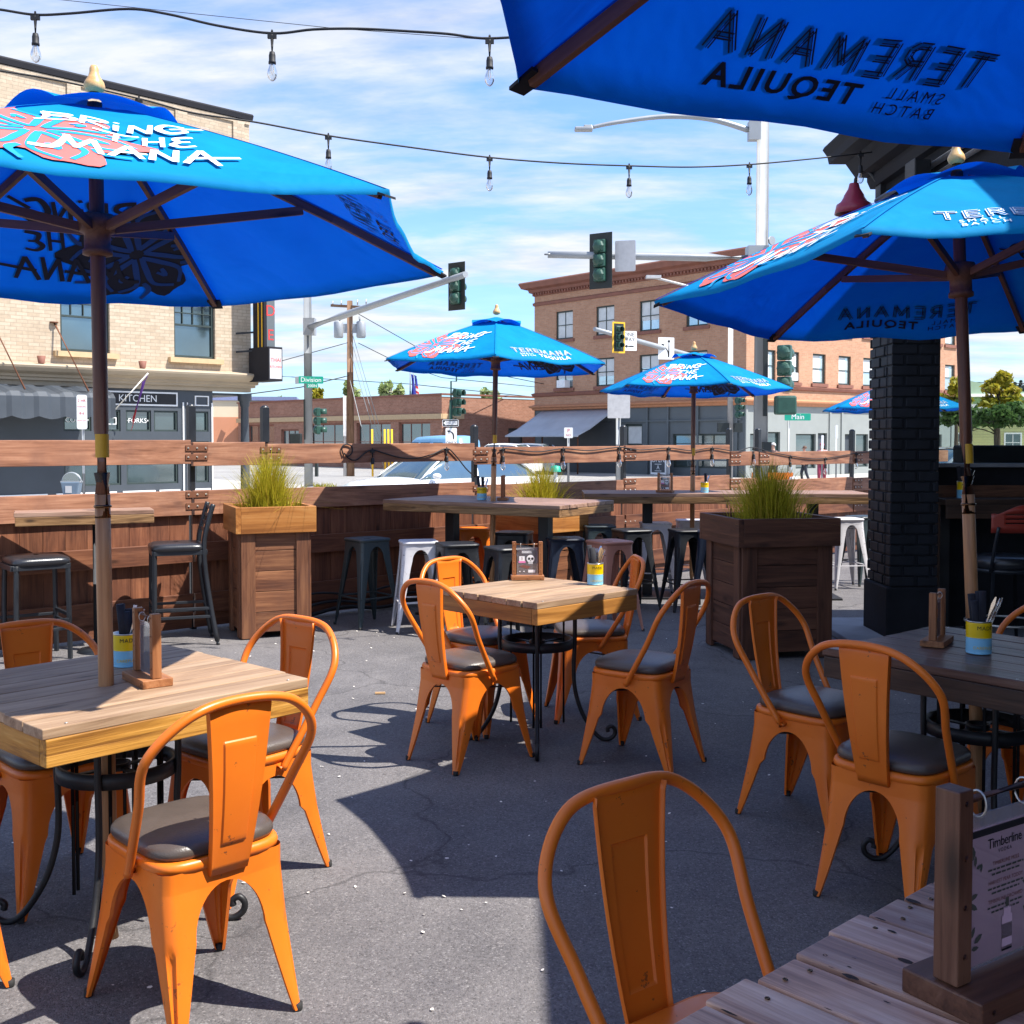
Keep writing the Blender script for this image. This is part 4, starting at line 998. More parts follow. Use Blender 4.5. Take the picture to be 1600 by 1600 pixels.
for i in range(1, 8):
    A = PXW(FP[i], WF + 0.075); t = thing('fence_post', ['', 'black metal fence post beside the ladder-back stool', 'black metal fence post behind the left planter grass', 'black metal fence post at the white car', 'black metal fence post right of the back planter grass', 'black metal fence post with the grey signal pole just behind', 'black metal fence post at the light pole over the right planter', 'black metal fence post nearest the brick pillar'][i], 'fence post', A, GA, 'black fence posts')
    b = MB(); b.box((0, 0, post_top[i] / 2 - 0.14), (0.044, 0.044, post_top[i] - 0.28)); b.build('post', M['blackmetal'], t, bevel=0.003)
    b = MB(); b.box((0, 0, post_top[i] - 0.14), (0.058, 0.058, 0.29)); b.lathe([(0.030, post_top[i] + 0.004), (0.024, post_top[i] + 0.016), (0, post_top[i] + 0.02)], n=12); b.build('post_cap', M['blackmetal'], t, bevel=0.004)
    for z, hh in ((rail1[i] - 0.045, .045), (rail1[i] - 0.115, .045), (rail2[i] - 0.03, .05), (rail2[i] - 0.12, .05), (0.62, .05)):
        pl = MB(); pl.box((0, -0.1005, z), (0.185, 0.006, hh)); q = pl.build('bracket', M['rust'], t, bevel=0.001)
        for x in (-.072, 0, .072):
            bo = MB(); bo.cyl((x, -0.103, z), (x, -0.1105, z), 0.009, 0.006, 8); bo.build('bolt', M['zinc'], q)

# ------------------------------------------------------------------ right-hand building: pillar, beam, cornice, low wall
t = thing('brick_pillar', 'black painted brick pillar on a stuccoed base at the patio corner', 'pillar', (2.735, 8.10, 0))
b = MB(); zc = 0.42; rowh = 0.0765; i = 0
while zc < 2.62:
    hh = rowh - 0.011; jit = lambda: random.uniform(-0.006, 0.006)
    for (ax, x0, x1) in (('x', 0.0, 0.36), ('y', 0.0, 0.50)):
        st = x0 - (0.10 if i % 2 else 0.0) - (0.05 if ax == 'y' else 0)
        while st < x1:
            a = max(x0, st); e = min(x1, st + 0.195)
            if e - a > 0.02:
                o = jit() * 0.6
                if ax == 'x': b.box(((a + e) / 2, 0.05 + o, zc + rowh / 2), (e - a - 0.010, 0.10, hh))
                else: b.box((0.05 + o, (a + e) / 2 + 0.0, zc + rowh / 2), (0.10, e - a - 0.010, hh)) if a > 0.09 else b.box((0.052 + o, max(a, .104) / 2 + e / 2, zc + rowh / 2), (0.10, max(0.02, e - max(a, .104) - 0.01), hh))
            st += 0.205
    b.box((0.305, 0.30, zc + rowh / 2), (0.11 + jit(), 0.40, hh)); b.box((0.18, 0.455, zc + rowh / 2), (0.14, 0.09, hh))
    zc += rowh; i += 1
b.build('brickwork', M['blackbrick'], t, bevel=0.006)
c = MB(); c.box((0.18, 0.25, 1.5), (0.322, 0.462, 2.2)); c.build('mortar_core', M['blackbrick'], t)
c = MB(); c.box((0.175, 0.245, 0.21), (0.395, 0.535, 0.42)); c.build('stucco_base', M['blackwall'], t, bevel=0.012)
pm = MB(); pm.prism([(2.42, 7.72, 0.006), (9, 7.72, 0.006), (9, 9.0, 0.006), (2.42, 9.0, 0.006)], (0, 0, 0.05)); tag(pm.build('pavement', M['pad'], bevel=0.01), kind='structure')

t = thing('covered_bar_building', 'black stucco bar building with open ground floor and stepped cornice, on the right', 'building', (2.80, 8.62, 0))
XE, YS = 9.0, -24.0
w = MB(); w.box((0.11, YS / 2, 3.0), (0.22, -YS, 0.90)); w.box(((XE) / 2 + 0.11, -0.11, 3.0), (XE - 0.22, 0.22, 0.90)); w.build('upper_wall', M['blackwall'], t)
r = MB(); r.box((XE / 2 + 0.11, YS / 2 - 0.11, 3.35), (XE - 0.24, -YS - 0.24, 0.16)); r.box((XE / 2 + 0.11, YS / 2 - 0.11, 2.60), (XE - 0.24, -YS - 0.24, 0.08)); r.build('roof', M['blackwall'], t)
c = MB(); prof = [(0.0, 3.40), (-0.05, 3.41), (-0.07, 3.47), (-0.07, 3.50), (-0.14, 3.52), (-0.17, 3.58), (-0.20, 3.64), (-0.30, 3.66), (-0.31, 3.72), (-0.34, 3.78), (-0.33, 3.80), (0.5, 3.82)]
rows = []
for (o, z) in prof: rows.append([V((o, YS, z)), V((o, -o, z)), V((XE, -o, z))])
c.grid(rows, False); c.build('cornice', M['roofmetal'], t)
pp = MB()
for k_, (z, rr) in enumerate(((3.30, 0.022), (3.22, 0.018))): pp.tube([(-0.03, -0.05, z), (-0.03, YS * 0.6, z)], rr, 10)
pp.build('conduit', M['greypipe'], t)
fl = MB(); fl.box((-0.10, -1.12, 3.22), (0.10, 0.17, 0.22)); fl.box((-0.05, -1.12, 3.12), (0.05, 0.08, 0.20)); fl.box((-0.155, -1.12, 3.22), (0.012, 0.19, 0.24)); fl.build('junction_box', M['iron'], t, bevel=0.008)
lw = MB(); lw.box((0.46 + 2.5, 0.02, 0.64), (5.0, 0.14, 1.28)); lw.build('low_wall', M['blackwall'], t)
sl = MB(); sl.box((0.46 + 2.5, 0.0, 1.2945), (5.02, 0.24, 0.028)); sl.build('sill', M['pad'], t, bevel=0.004)
po = MB(); po.box((0.435, 0.0, 1.96), (0.075, 0.075, 1.30)); po.build('post', M['blackmetal'], t)
gl = MB(); gl.box((0.47 + 2.4, 0.0, 1.565), (4.8, 0.008, 0.51)); gl.build('wind_screen', m_clear('wind_screen_glass', (0.80, 0.86, 0.84), 0.05), t)
for y in (-8.0, -16.0, -23.8):
    pr = MB(); pr.box((0.18, y, 1.28), (0.34, 0.34, 2.56)); pr.build('rear_pillar', M['blackwall'], t)
bw = MB(); bw.box((XE + 0.02, YS / 2, 1.3), (0.2, -YS, 2.6)); bw.build('inner_wall', M['blackwall'], t)
l = thing('gooseneck_lamp', 'maroon gooseneck lamp on the corner of the black building', 'wall lamp', (2.80, 8.62, 0.42))
a = MB(); a.box((-0.02, -0.10, 2.98), (0.04, 0.12, 0.16)); a.tube(smooth_path([(-0.03, -0.10, 2.99), (-0.10, -0.06, 3.10), (-0.17, 0.0, 3.07), (-0.17, 0.02, 3.00)], 5), 0.014, 8); a.build('arm', M['iron'], l)
a = MB(); a.lathe([(0.035, 3.03), (0.045, 2.99), (0.075, 2.94), (0.085, 2.90), (0.13, 2.87), (0.145, 2.80), (0.140, 2.80), (0.12, 2.86), (0.03, 3.0)], (-0.18, 0.03, 0), 24); a.build('shade', M['maroon'], l)

# bar ledge behind the right-hand table
t = thing('bar_counter', 'dark wood bar ledge along the black low wall behind the right table', 'bar counter', (3.16, 8.10, 0))
c = MB(); c.box((1.9, 0.22, 1.035), (3.8, 0.34, 0.045)); c.box((1.9, 0.045, 0.965), (3.8, 0.03, 0.10)); c.build('ledge', M['side_dark'], t, bevel=0.004)
c = MB(); c.box((1.9, 0.375, 1.10), (3.8, 0.03, 0.09)); c.build('backboard', M['holder_dark'], t)
c = MB()
for x in (0.05, 1.3, 2.6, 3.7): c.box((x, 0.22, 0.505), (0.07, 0.07, 1.01))
c.build('leg', M['iron'], t)
def bar_chair(label, loc, rz):
    t = thing('round_seat_bar_chair', label, 'bar chair', loc, rz, 'round seated bar chairs at the counter')
    s = MB(); s.lathe([(0, 0.60), (0.20, 0.60), (0.215, 0.615), (0.218, 0.65), (0.205, 0.675), (0.15, 0.688), (0, 0.69)], n=32); s.build('seat', M['vinyl'], t)
    s = MB(); s.lathe([(0.205, 0.575), (0.222, 0.58), (0.222, 0.598), (0.205, 0.60)], n=32); s.build('seat_rim', M['blackmetal'], t)
    for sx in (1, -1):
        for sy in (1, -1):
            l_ = MB(); l_.tube([(sx * 0.15, sy * 0.15, 0.60), (sx * 0.20, sy * 0.20, 0.0)], 0.013, 8); l_.build('leg', M['blackmetal'], t)
        u = MB(); u.tube(smooth_path([(sx * 0.17, -0.15, 0.59), (sx * 0.178, -0.215, 0.75), (sx * 0.17, -0.255, 0.90)], 4), 0.012, 8); u.build('back_upright', M['blackmetal'], t)
    r = MB(); r.tube([(0.187 * math.cos(a) * 1.35, 0.187 * math.sin(a) * 1.35, 0.22) for a in [q * PI / 12 for q in range(24)]], 0.009, 6, closed=True); r.build('footring', M['zinc'], t)
    b = MB(); rows = []
    def top(x): return 1.015 + 0.035 * math.cos(x / 0.21 * PI * 0.95)
    N = 25
    def yb(x, z): return -0.262 - 0.03 * (z - 0.85) + 0.10 * (x / 0.21) ** 2 * 0.35
    holes = [0.925, 0.955, 0.985]
    zl = [0.86, 0.90, 0.921, 0.929, 0.951, 0.959, 0.981, 0.989]
    for z in zl + ['t']:
        rows.append([V((x, yb(x, (z if z != 't' else top(x))), (z if z != 't' else top(x)))) for x in [-.21 + .42 * q / (N - 1) for q in range(N)]])
    vs = [p for r_ in rows for p in r_]; fs = []
    for i in range(len(rows) - 1):
        for q in range(N - 1):
            if i in (2, 4, 6) and 5 <= q <= 18: continue
            fs.append((i * N + q, i * N + q + 1, (i + 1) * N + q + 1, (i + 1) * N + q))
    b.add(vs, fs, None, True); b.build('backrest', M['redchair'], t, solid=0.006)
    return t
bar_chair('red slotted-back bar chair at the dark counter behind the right table', (3.44, 7.80, 0), 0.05)
sb = thing('planter_box', 'low black ledge box on the sill behind the right umbrella pole', 'box', (3.62, 8.85, 0))
x = MB(); x.box((1.2, 0, 1.36), (2.6, 0.22, 0.17)); x.build('box_body', M['blackwall'], sb, bevel=0.02); x = MB(); x.box((1.2, 0, 0.64), (2.5, 0.1, 1.27)); x.build('box_stand', M['blackwall'], sb)
# ------------------------------------------------------------------ far buildings
def window(parent, M4, x0, x1, z0, z1, fr=0.08, rec=0.14, glass='glass', bars=(1, 1), frame='frame', curtain=False, sill=None, lintel=None):
    """window in the local wall plane y=0 looking to -y (M4 places that plane)"""
    w = MB(); W_, H_ = x1 - x0, z1 - z0
    def P(x, y, z): return M4 @ V((x, y, z))
    def bx(mb, c, d):
        R3 = M4.to_3x3(); mb.box(M4 @ V(c), d, R3)
    bx(w, (x0 + fr / 2, -0.004, (z0 + z1) / 2), (fr, 0.07, H_)); bx(w, (x1 - fr / 2, -0.004, (z0 + z1) / 2), (fr, 0.07, H_))
    bx(w, ((x0 + x1) / 2, -0.004, z1 - fr / 2), (W_ - 2 * fr, 0.07, fr)); bx(w, ((x0 + x1) / 2, -0.004, z0 + fr / 2), (W_ - 2 * fr, 0.07, fr))
    nx, nz = bars; t_ = 0.045
    for i in range(1, nx): bx(w, (x0 + W_ * i / nx, 0.0, (z0 + z1) / 2), (t_, 0.04, H_ - 2 * fr))
    for z in (nz if isinstance(nz, (list, tuple)) else [z0 + H_ * i / nz for i in range(1, nz)]): bx(w, ((x0 + x1) / 2, -0.001, z), (W_ - 2 * fr, 0.05, t_))
    wo = w.build('window', M[frame], parent)
    g = MB(); g.poly([P(x0 + .01, 0.018, z0 + .01), P(x1 - .01, 0.018, z0 + .01), P(x1 - .01, 0.018, z1 - .01), P(x0 + .01, 0.018, z1 - .01)]); g.build('pane', M[glass], wo)
    if curtain:
        c = MB(); q = curtain; c.poly([P(x0 + fr, 0.010, z0 + fr + H_ * q[1]), P(x0 + fr + (W_ - 2 * fr) * q[0], 0.010, z0 + fr + H_ * q[1]), P(x0 + fr + (W_ - 2 * fr) * q[0], 0.010, z1 - fr), P(x0 + fr, 0.010, z1 - fr)]); c.build('curtain', M['curtain'], wo)
    if sill:
        s = MB(); bx(s, ((x0 + x1) / 2, -0.10, z0 - 0.10), (W_ + 0.30, 0.24, 0.19)); s.build('sill', M[sill], wo)
    if lintel:
        l = MB(); zz = z1 + 0.005
        pts = [P(x0 - 0.05, -0.03, zz), P(x1 + 0.05, -0.03, zz), P(x1 + 0.42, -0.03, zz + 0.62), P((x0 + x1) / 2 + 0.26, -0.03, zz + 0.62), P((x0 + x1) / 2 + 0.22, -0.03, zz + 0.86), P((x0 + x1) / 2 - 0.22, -0.03, zz + 0.86), P((x0 + x1) / 2 - 0.26, -0.03, zz + 0.62), P(x0 - 0.42, -0.03, zz + 0.62)]
        d = M4.to_3x3() @ V((0, 0.06, 0)); l.prism(pts, d); l.build('lintel', M[lintel], wo)
    return wo
def cut_wall(mb, x0, x1, z0, z1, holes, M4, depth=0.16, mi=0):
    """wall plane with rectangular openings and their reveals"""
    xs = sorted(set([x0, x1] + [h for H in holes for h in H[:2]])); zs = sorted(set([z0, z1] + [h for H in holes for h in H[2:]]))
    def P(x, y, z): return M4 @ V((x, y, z))
    for a, b in zip(xs, xs[1:]):
        for c, d in zip(zs, zs[1:]):
            mx, mz = (a + b) / 2, (c + d) / 2
            if any(h[0] < mx < h[1] and h[2] < mz < h[3] for h in holes): continue
            mb.add([P(a, 0, c), P(b, 0, c), P(b, 0, d), P(a, 0, d)], [(0, 1, 2, 3)], None, False, mi)
    for a, b, c, d in holes:
        for q in (((a, c), (a, d)), ((b, d), (b, c)), ((a, d), (b, d)), ((b, c), (a, c))):
            (xa, za), (xb, zb) = q; mb.add([P(xa, 0, za), P(xb, 0, zb), P(xb, depth, zb), P(xa, depth, za)], [(0, 1, 2, 3)], None, False, mi)
def at_depth(M4, d): return M4 @ Matrix.Translation((0, d, 0))
def moulding(name, parent, mat, prof, corners):
    """profile (out, z) swept along a list of (point, outward 2-D mitre vector)"""
    mb = MB(); rows = [[V((p[0] + m[0] * o, p[1] + m[1] * o, z)) for p, m in corners] for o, z in prof]
    mb.grid(rows, False); return mb.build(name, mat, parent)

# ---- beige brick corner building with the black shopfront (left)
BC = V((-7.2, 31.0, 0)); ang = PI / 4
bl = thing('beige_brick_building', 'beige brick corner building with charcoal shopfront, sash windows and tan cornice', 'building', BC, ang)
I4 = Matrix.Identity(4); ZB = -0.62; ZR = 10.3; LX = 22.0
wins = [(-2.30, -1.10, 3.62, 5.15), (-5.30, -4.05, 3.62, 5.15), (-8.4, -7.15, 3.62, 5.45), (-11.5, -10.25, 3.62, 5.45), (-2.30, -1.10, 6.7, 8.5), (-5.30, -4.05, 6.7, 8.5), (-8.4, -7.15, 6.7, 8.5), (-11.5, -10.25, 6.7, 8.5)]
w = MB(); cut_wall(w, -LX, 0, 3.0, ZR, wins, I4)
ME = Matrix.Rotation(PI / 2, 4, 'Z'); sw = [(2.0, 3.2, 3.62, 5.45), (5.0, 6.2, 3.62, 5.45)]
cut_wall(w, 0, 14, 3.0, ZR, sw, ME)
w.poly([(-LX, 0, 3.0), (-LX, 14, 3.0), (-LX, 14, ZR), (-LX, 0, ZR)]); w.build('wall', M['beige_brick'], bl)
b = MB(); b.box((-LX / 2, 7, ZR - .35), (LX - .4, 13.4, 0.1)); b.box((-LX / 2, 7, 3.2), (LX - .5, 13.4, 0.1)); b.build('roof', M['roofmetal'], bl)
for i, h in enumerate(wins):
    z0, z1 = h[2], h[3]; zm = z0 + (z1 - z0) * 0.57
    wo = window(bl, at_depth(I4, 0.12), h[0], h[1], z0, z1, 0.07, bars=(1, [zm]), sill=None)
    m = MB()
    for q in (1, 2, 3): m.box((h[0] + (h[1] - h[0]) * q / 4, 0.112, (zm + z1) / 2), (0.022, 0.03, z1 - zm - 0.07))
    m.box(((h[0] + h[1]) / 2, 0.111, zm + (z1 - zm) * .48), (h[1] - h[0] - .14, 0.03, 0.022)); m.build('glazing_bar', M['frame'], wo)
    s = MB(); s.box(((h[0] + h[1]) / 2, -0.06, z0 - 0.07), (h[1] - h[0] + 0.36, 0.16, 0.13)); s.build('sill', M['sill_trim'], wo)
    s = MB(); s.box(((h[0] + h[1]) / 2, -0.004, z1 + 0.055), (h[1] - h[0] + 0.1, 0.03, 0.10)); s.build('lintel', M['stone_trim'], wo)
for h in sw: window(bl, ME @ Matrix.Translation((0, .12, 0)), h[0], h[1], h[2], h[3], 0.07, bars=(1, 2))
p = MB()
for xa in (-2.05, -0.35, -4.9, -7.4, -9.6, -12.0): p.box((xa, -0.022, ZR - 0.72), (0.34, 0.05, 1.05))
p.box((-LX / 2, -0.02, ZR - 0.18), (LX, 0.05, 0.10)); p.box((-LX / 2, -0.02, ZR - 1.35), (LX, 0.05, 0.08)); p.build('pilaster', M['beige_brick'], bl)
moulding('parapet_flashing', bl, M['roofmetal'], [(0.0, ZR - .12), (0.07, ZR - .11), (0.09, ZR + .02), (0.07, ZR + .06), (-0.5, ZR + .06)], [((-LX, 0), (0, -1)), ((0, 0), (1, -1)), ((0, 14), (1, 0))])
moulding('cornice', bl, M['tan_trim'], [(0.02, 2.88), (0.08, 2.89), (0.08, 2.95), (0.14, 2.97), (0.14, 3.03), (0.34, 3.09), (0.42, 3.17), (0.44, 3.22), (0.42, 3.25), (0.0, 3.31)], [((-LX, 0), (0, -1)), ((0, 0), (1, -1)), ((0, 14), (1, 0))])
fz = MB(); fz.box((-LX / 2, 0.12, 2.86), (LX, 0.2, 0.18)); fz.build('frieze', M['tan_trim'], bl)
# shopfront: recessed at the corner, the round column carries it
sh = MB(); holes = [(-5.21, -4.51, 1.68, 2.22), (-4.38, -3.75, 1.68, 2.22), (-3.60, -2.92, 1.68, 2.22), (-2.84, -2.17, 1.68, 2.22), (-5.21, -3.75, 0.32, 1.42), (-3.60, -2.17, 0.32, 1.42), (-1.66, -1.27, 1.68, 2.22), (-1.66, -1.27, 0.32, 1.42), (-10.2, -9.2, 0.2, 2.3)]
shx = at_depth(I4, 0.10); cut_wall(sh, -LX, -1.14, ZB, 2.79, holes, shx, 0.10)
sh.add([(-1.14, 0.10, ZB), (-0.02, 2.05, ZB), (-0.02, 2.05, 2.75), (-1.14, 0.10, 2.75)], [(0, 1, 2, 3)]); sh.add([(-0.02, 2.05, ZB), (-0.02, 14, ZB), (-0.02, 14, 2.75), (-0.02, 2.05, 2.75)], [(0, 1, 2, 3)])
sh.box((-LX / 2, 7, 2.70), (LX - .1, 13.6, 0.06)); sh.build('shopfront', M['shopdark'], bl)
for h in holes:
    window(bl, at_depth(I4, 0.17), h[0], h[1], h[2], h[3], 0.045, frame='frame')
cr = MB(); rows = [(-0.36, -0.62), (-0.36, 2.72)]; cr.lathe([(0.17, ZB), (0.17, ZB + .3), (0.13, ZB + .36), (0.118, 1.2), (0.105, 2.35), (0.13, 2.40), (0.14, 2.5), (0.19, 2.55), (0.19, 2.72)], (-0.14, 0.12, 0), 20); cr.build('column', M['shopdark'], bl)
tr = MB()
def frame_rect(mb, x0, x1, z0, z1, t_=0.035, y=0.085):
    mb.box(((x0 + x1) / 2, y, z1), (x1 - x0 + t_, 0.03, t_)); mb.box(((x0 + x1) / 2, y, z0), (x1 - x0 + t_, 0.03, t_)); mb.box((x0, y, (z0 + z1) / 2), (t_, 0.03, z1 - z0 - t_)); mb.box((x1, y, (z0 + z1) / 2), (t_, 0.03, z1 - z0 - t_))
frame_rect(tr, -4.70, -2.20, 2.36, 2.68, 0.04)
for x0, x1 in ((-8.0, -5.65), (-5.4, -5.0), (-4.8, -3.9), (-3.7, -2.85), (-2.7, -2.15), (-1.70, -1.25)): frame_rect(tr, x0, x1, -0.25, 0.14)
tr.box((-2.02, 0.08, 1.0), (0.035, 0.03, 2.9)); tr.box((-1.90, 0.08, 1.0), (0.02, 0.03, 2.9)); tr.box((-1.17, 0.08, 1.0), (0.04, 0.03, 2.9)); frame_rect(tr, -1.66, -1.28, 2.38, 2.62, 0.03)
tr.build('white_trim', M['white'], bl)
sg = MB(); sg.box((-3.45, 0.075, 2.52), (2.44, 0.03, 0.27)); so = sg.build('fascia_sign', M['ink'], bl)
lt = MB(); lettering(lt, '\u00b7 KITCHEN', (-3.36, 0.056, 2.515), (1, 0, 0), (0, 0, 1), 0.25, space=1.0); lt.build('fascia_lettering', M['white'], so)
lt = MB()
for s_, x, z in (('\u2022CORKS\u2022', -4.87, 1.95), ('\u2022FORKS\u2022', -3.27, 1.95)): lettering(lt, s_, (x, 0.150, z), (1, 0, 0), (0, 0, 1), 0.17)
frame_rect(lt, -4.3, -3.85, 1.86, 2.02, 0.02, 0.150); lt.build('window_lettering', M['white'], bl)
aw = MB(); rows = []
n = 60
for k_ in range(n + 1):
    x = -10.6 + 6.1 * k_ / n; ph = (k_ % 6) / 6; bump = 0.05 if ph < 0.34 else 0.0
    zz = 1.93 - 0.07 * abs(math.sin(PI * (k_ / 6.0)))
    rows.append([V((x, 0.05, 2.74)), V((x, -0.35, 2.70 + bump)), V((x, -1.10, 2.52 + bump)), V((x, -1.16 - bump, 2.46)), V((x, -1.16 - bump, zz + 0.08))])
aw.grid(rows, False); aw.build('metal_canopy', M['shopdark'], bl, solid=0.02)
for x in (-5.09, -6.58):
    r_ = MB(); r_.tube([(x - .37, -0.02, 4.30), (x, -1.05, 2.62)], 0.022, 6); r_.lathe([(0, 0), (0.10, 0), (0.10, 0.03), (0, 0.04)], (x - .37, -0.02, 4.28), 10); r_.build('canopy_tie_rod', M['rust'], bl)
for x in (-3.35, -8.0, -5.9):
    r_ = MB(); r_.lathe([(0.07, 0), (0.10, 0.18), (0.09, 0.18), (0.0, 0.05)], (x, -0.32, 3.27), 12); r_.build('uplight', M['stone_trim'], bl)
bs = thing('blade_sign', 'black vertical blade sign with red letters on the corner of the beige building', 'sign', BC, ang)
b = MB(); b.box((0.02, -0.62, 5.6), (0.34, 0.55, 4.0)); b.box((0.04, -0.66, 3.50), (0.44, 0.98, 0.92)); b.build('cabinet', M['roofmetal'], bs, bevel=0.01)
MS = V((0.215, 0, 0))
b = MB(); b.box((0.05, -0.90, 5.6), (0.24, 0.012, 3.9)); b.build('sign_face', M['shopgrey_shade'], bs)
b = MB()
for s_, z in (('D', 4.93), ('E', 4.28)): lettering(b, s_, (0.05, -0.909, z), (1, 0, 0), (0, 0, 1), 0.42)
b.build('sign_lettering', M['redink'], bs)
b = MB(); b.box((0.04, -1.154, 3.50), (0.37, 0.010, 0.80)); b.build('lower_face', M['signgrey'], bs)
b = MB(); lettering(b, 'THAI', (0.04, -1.162, 3.60), (1, 0, 0), (0, 0, 1), 0.15); lettering(b, 'KITCHEN', (0.04, -1.162, 3.42), (1, 0, 0), (0, 0, 1), 0.085); b.build('lower_lettering', M['redink'], bs)
for z in (3.2, 3.85, 4.35, 6.2, 7.2):
    b = MB(); b.bar((-0.5, -0.05, z), (-0.02, -0.45, z + .05), 0.05, 0.05); b.build('bracket_arm', M['iron'], bs)
b = MB(); b.box((-0.156, -0.80, 5.6), (0.01, 0.04, 3.9)); b.box((-0.156, -0.62, 5.6), (0.01, 0.04, 3.9)); b.build('neon_tube', M['signyellow'], bs)
fg = thing('open_flag', 'purple and red flag hanging on a short staff by the shopfront sign', 'flag', BC, ang)
a = MB(); a.tube([(-3.95, 0.06, 2.18), (-3.45, -0.8, 3.12)], 0.018, 6); a.build('staff', M['white'], fg)
a = MB(); rows = []
for i in range(9):
    u = i / 8; rows.append([V((-3.47 - 0.20 * u - 0.16 * v * (1 - .4 * u), -0.85 + 0.35 * u + 0.05 * math.sin(9 * v + 4 * u) , 3.07 - 0.85 * u - 0.55 * v * (0.35 + .65 * u))) for v in [q / 6 for q in range(7)]])
a.grid(rows[:6], True, 0); a.grid(rows[5:], True, 1); a.build('cloth', [M['flagpurple'], M['flagred']], fg)

# ---- red brick hotel block (centre right)
RC = V((12.45, 59.7, 0)); ra = math.radians(40.3)
rb = thing('red_brick_building', 'three-storey red brick building with projecting cornice and grey shopfronts', 'building', RC, ra)
M2 = I4; M1 = Matrix.Translation((0, 17.0, 0)) @ Matrix.Rotation(-PI / 2, 4, 'Z')      # face 1: local x runs from the far end to the corner
ZT_ = 11.55
f2 = []; x = 1.95 + 0.1
cols2 = [1.3, 3.45, 6.0, 8.55, 11.1, 13.65, 16.2, 18.75, 20.6]
for c in cols2:
    for z0, z1 in ((7.6, 9.35), (4.62, 6.3)): f2.append((c, c + 1.25, z0, z1))
cols1 = [17 - 14.95, 17 - 11.35, 17 - 7.75, 17 - 4.2]; f1 = []
for c in cols1:
    for z0, z1 in ((7.72, 9.48), (4.66, 6.36)): f1.append((c, c + 1.55, z0, z1))
w = MB(); cut_wall(w, 0, 22.3, 3.45, ZT_, f2, M2); cut_wall(w, 0, 17, 3.45, ZT_, f1, M1)
w.poly([(22.3, 0, ZB), (22.3, 17, ZB), (22.3, 17, ZT_), (22.3, 0, ZT_)]); w.poly([(0, 17, ZB), (22.3, 17, ZB), (22.3, 17, ZT_), (0, 17, ZT_)]); w.build('wall', M['red_brick'], rb)
r = MB(); r.box((11.15, 8.5, ZT_ - .2), (21.9, 16.6, 0.1)); r.build('roof', M['roofmetal'], rb)
rnd = random.Random(3)
for i, h in enumerate(f2): window(rb, at_depth(M2, .12), h[0], h[1], h[2], h[3], 0.09, glass='glass_light', bars=(1, 2), curtain=(rnd.choice([0.55, 1.0, 0.7]), rnd.choice([0, 0.2, 0.45])), sill='stone_trim', lintel='stone_trim')
for i, h in enumerate(f1): window(rb, at_depth(M1, .12), h[0], h[1], h[2], h[3], 0.09, glass='glass_light', bars=(2, 2), curtain=(1.0, rnd.choice([0, 0.3, 0.5])), sill='stone_trim', lintel='stone_trim')
CN = [((0, 17), (-1, 1)), ((0, 0), (-1, -1)), ((22.3, 0), (1, -1))]
moulding('cornice', rb, M['stone_trim'], [(0.0, 10.62), (0.10, 10.66), (0.10, 10.80), (0.26, 10.86), (0.30, 11.02), (0.62, 11.12), (0.70, 11.30), (0.76, 11.42), (0.70, 11.50), (-0.3, 11.62)], CN)
dn = MB()
for i in range(68): dn.box((-0.16, 0.15 + i * 0.25, 10.76), (0.14, 0.12, 0.13))
dn.build('dentils', M['stone_trim'], rb); dn = MB()
for i in range(90): dn.box((0.15 + i * 0.248, -0.16, 10.76), (0.12, 0.14, 0.13))
dn.build('dentils', M['stone_trim'], rb)
moulding('string_course', rb, M['stone_trim'], [(0, 10.0), (0.07, 10.02), (0.10, 10.18), (0, 10.24)], CN)
moulding('string_course', rb, M['stone_trim'], [(0, 4.16), (0.10, 4.2), (0.16, 4.36), (0, 4.42)], CN)
moulding('shop_cornice', rb, m_plain('orange_terracotta_band', (0.50, 0.22, 0.11), 0.75), [(0.0, 3.28), (0.10, 3.32), (0.12, 3.42), (0.26, 3.48), (0.28, 3.56), (0.1, 3.62), (0, 3.66)], CN)
# shopfront, side street face
sh1 = [(17 - 8.95, 17 - 7.55, 1.05, 2.35), (17 - 5.2, 17 - 0.9, -0.15, 1.75)]
s = MB(); cut_wall(s, 0, 17, ZB, 3.40, sh1, at_depth(M1, .06), .2)
s.build('side_shopfront', M['shopgrey_shade'], rb)
window(rb, at_depth(M1, .2), *sh1[0], 0.14, glass='curtain', frame='frame'); window(rb, at_depth(M1, .2), *sh1[1], 0.10, bars=(3, [1.2]))
s = MB()
for xx in (17 - 9.4, 17 - 7.1, 17 - 5.5, 17 - 3.3, 17 - 0.6): s.box((-0.02, 17 - xx, 1.4), (0.06, 0.12, 4.0))
for za in (2.5, 0.3): s.box((-0.015, 4.9, za), (0.05, 9.2, 0.08))
s.build('side_panel_trim', M['shopgrey_shade'], rb)
hd = [(0.45, 1.5, -.1, 1.75), (2.0, 3.1, 0.0, 1.85), (4.55, 6.45, -0.2, 1.75), (6.65, 7.55, ZB, 1.8), (9.35, 10.15, ZB, 1.75), (10.5, 11.8, -.2, 1.75), (13.2, 16.5, -.2, 1.75), (17.2, 20.4, -.2, 1.75)]
s = MB(); cut_wall(s, 0, 22.3, ZB, 3.40, hd, at_depth(M2, .06), .25); s.build('front_shopfront', M['shopgrey'], rb)
for h in hd: window(rb, at_depth(M2, .22), *h, 0.08, bars=(1 if h[1] - h[0] < 2 else 2, 1), frame='frame', glass='glass' if h[2] > -.5 else 'shopdark')
s = MB()
for xx in (0.1, 1.75, 3.9, 7.8, 9.0, 12.4, 16.9, 21.6): s.box((xx, 0.03, 1.4), (0.16, 0.08, 3.98))
s.build('pilaster', M['shopgrey'], rb)
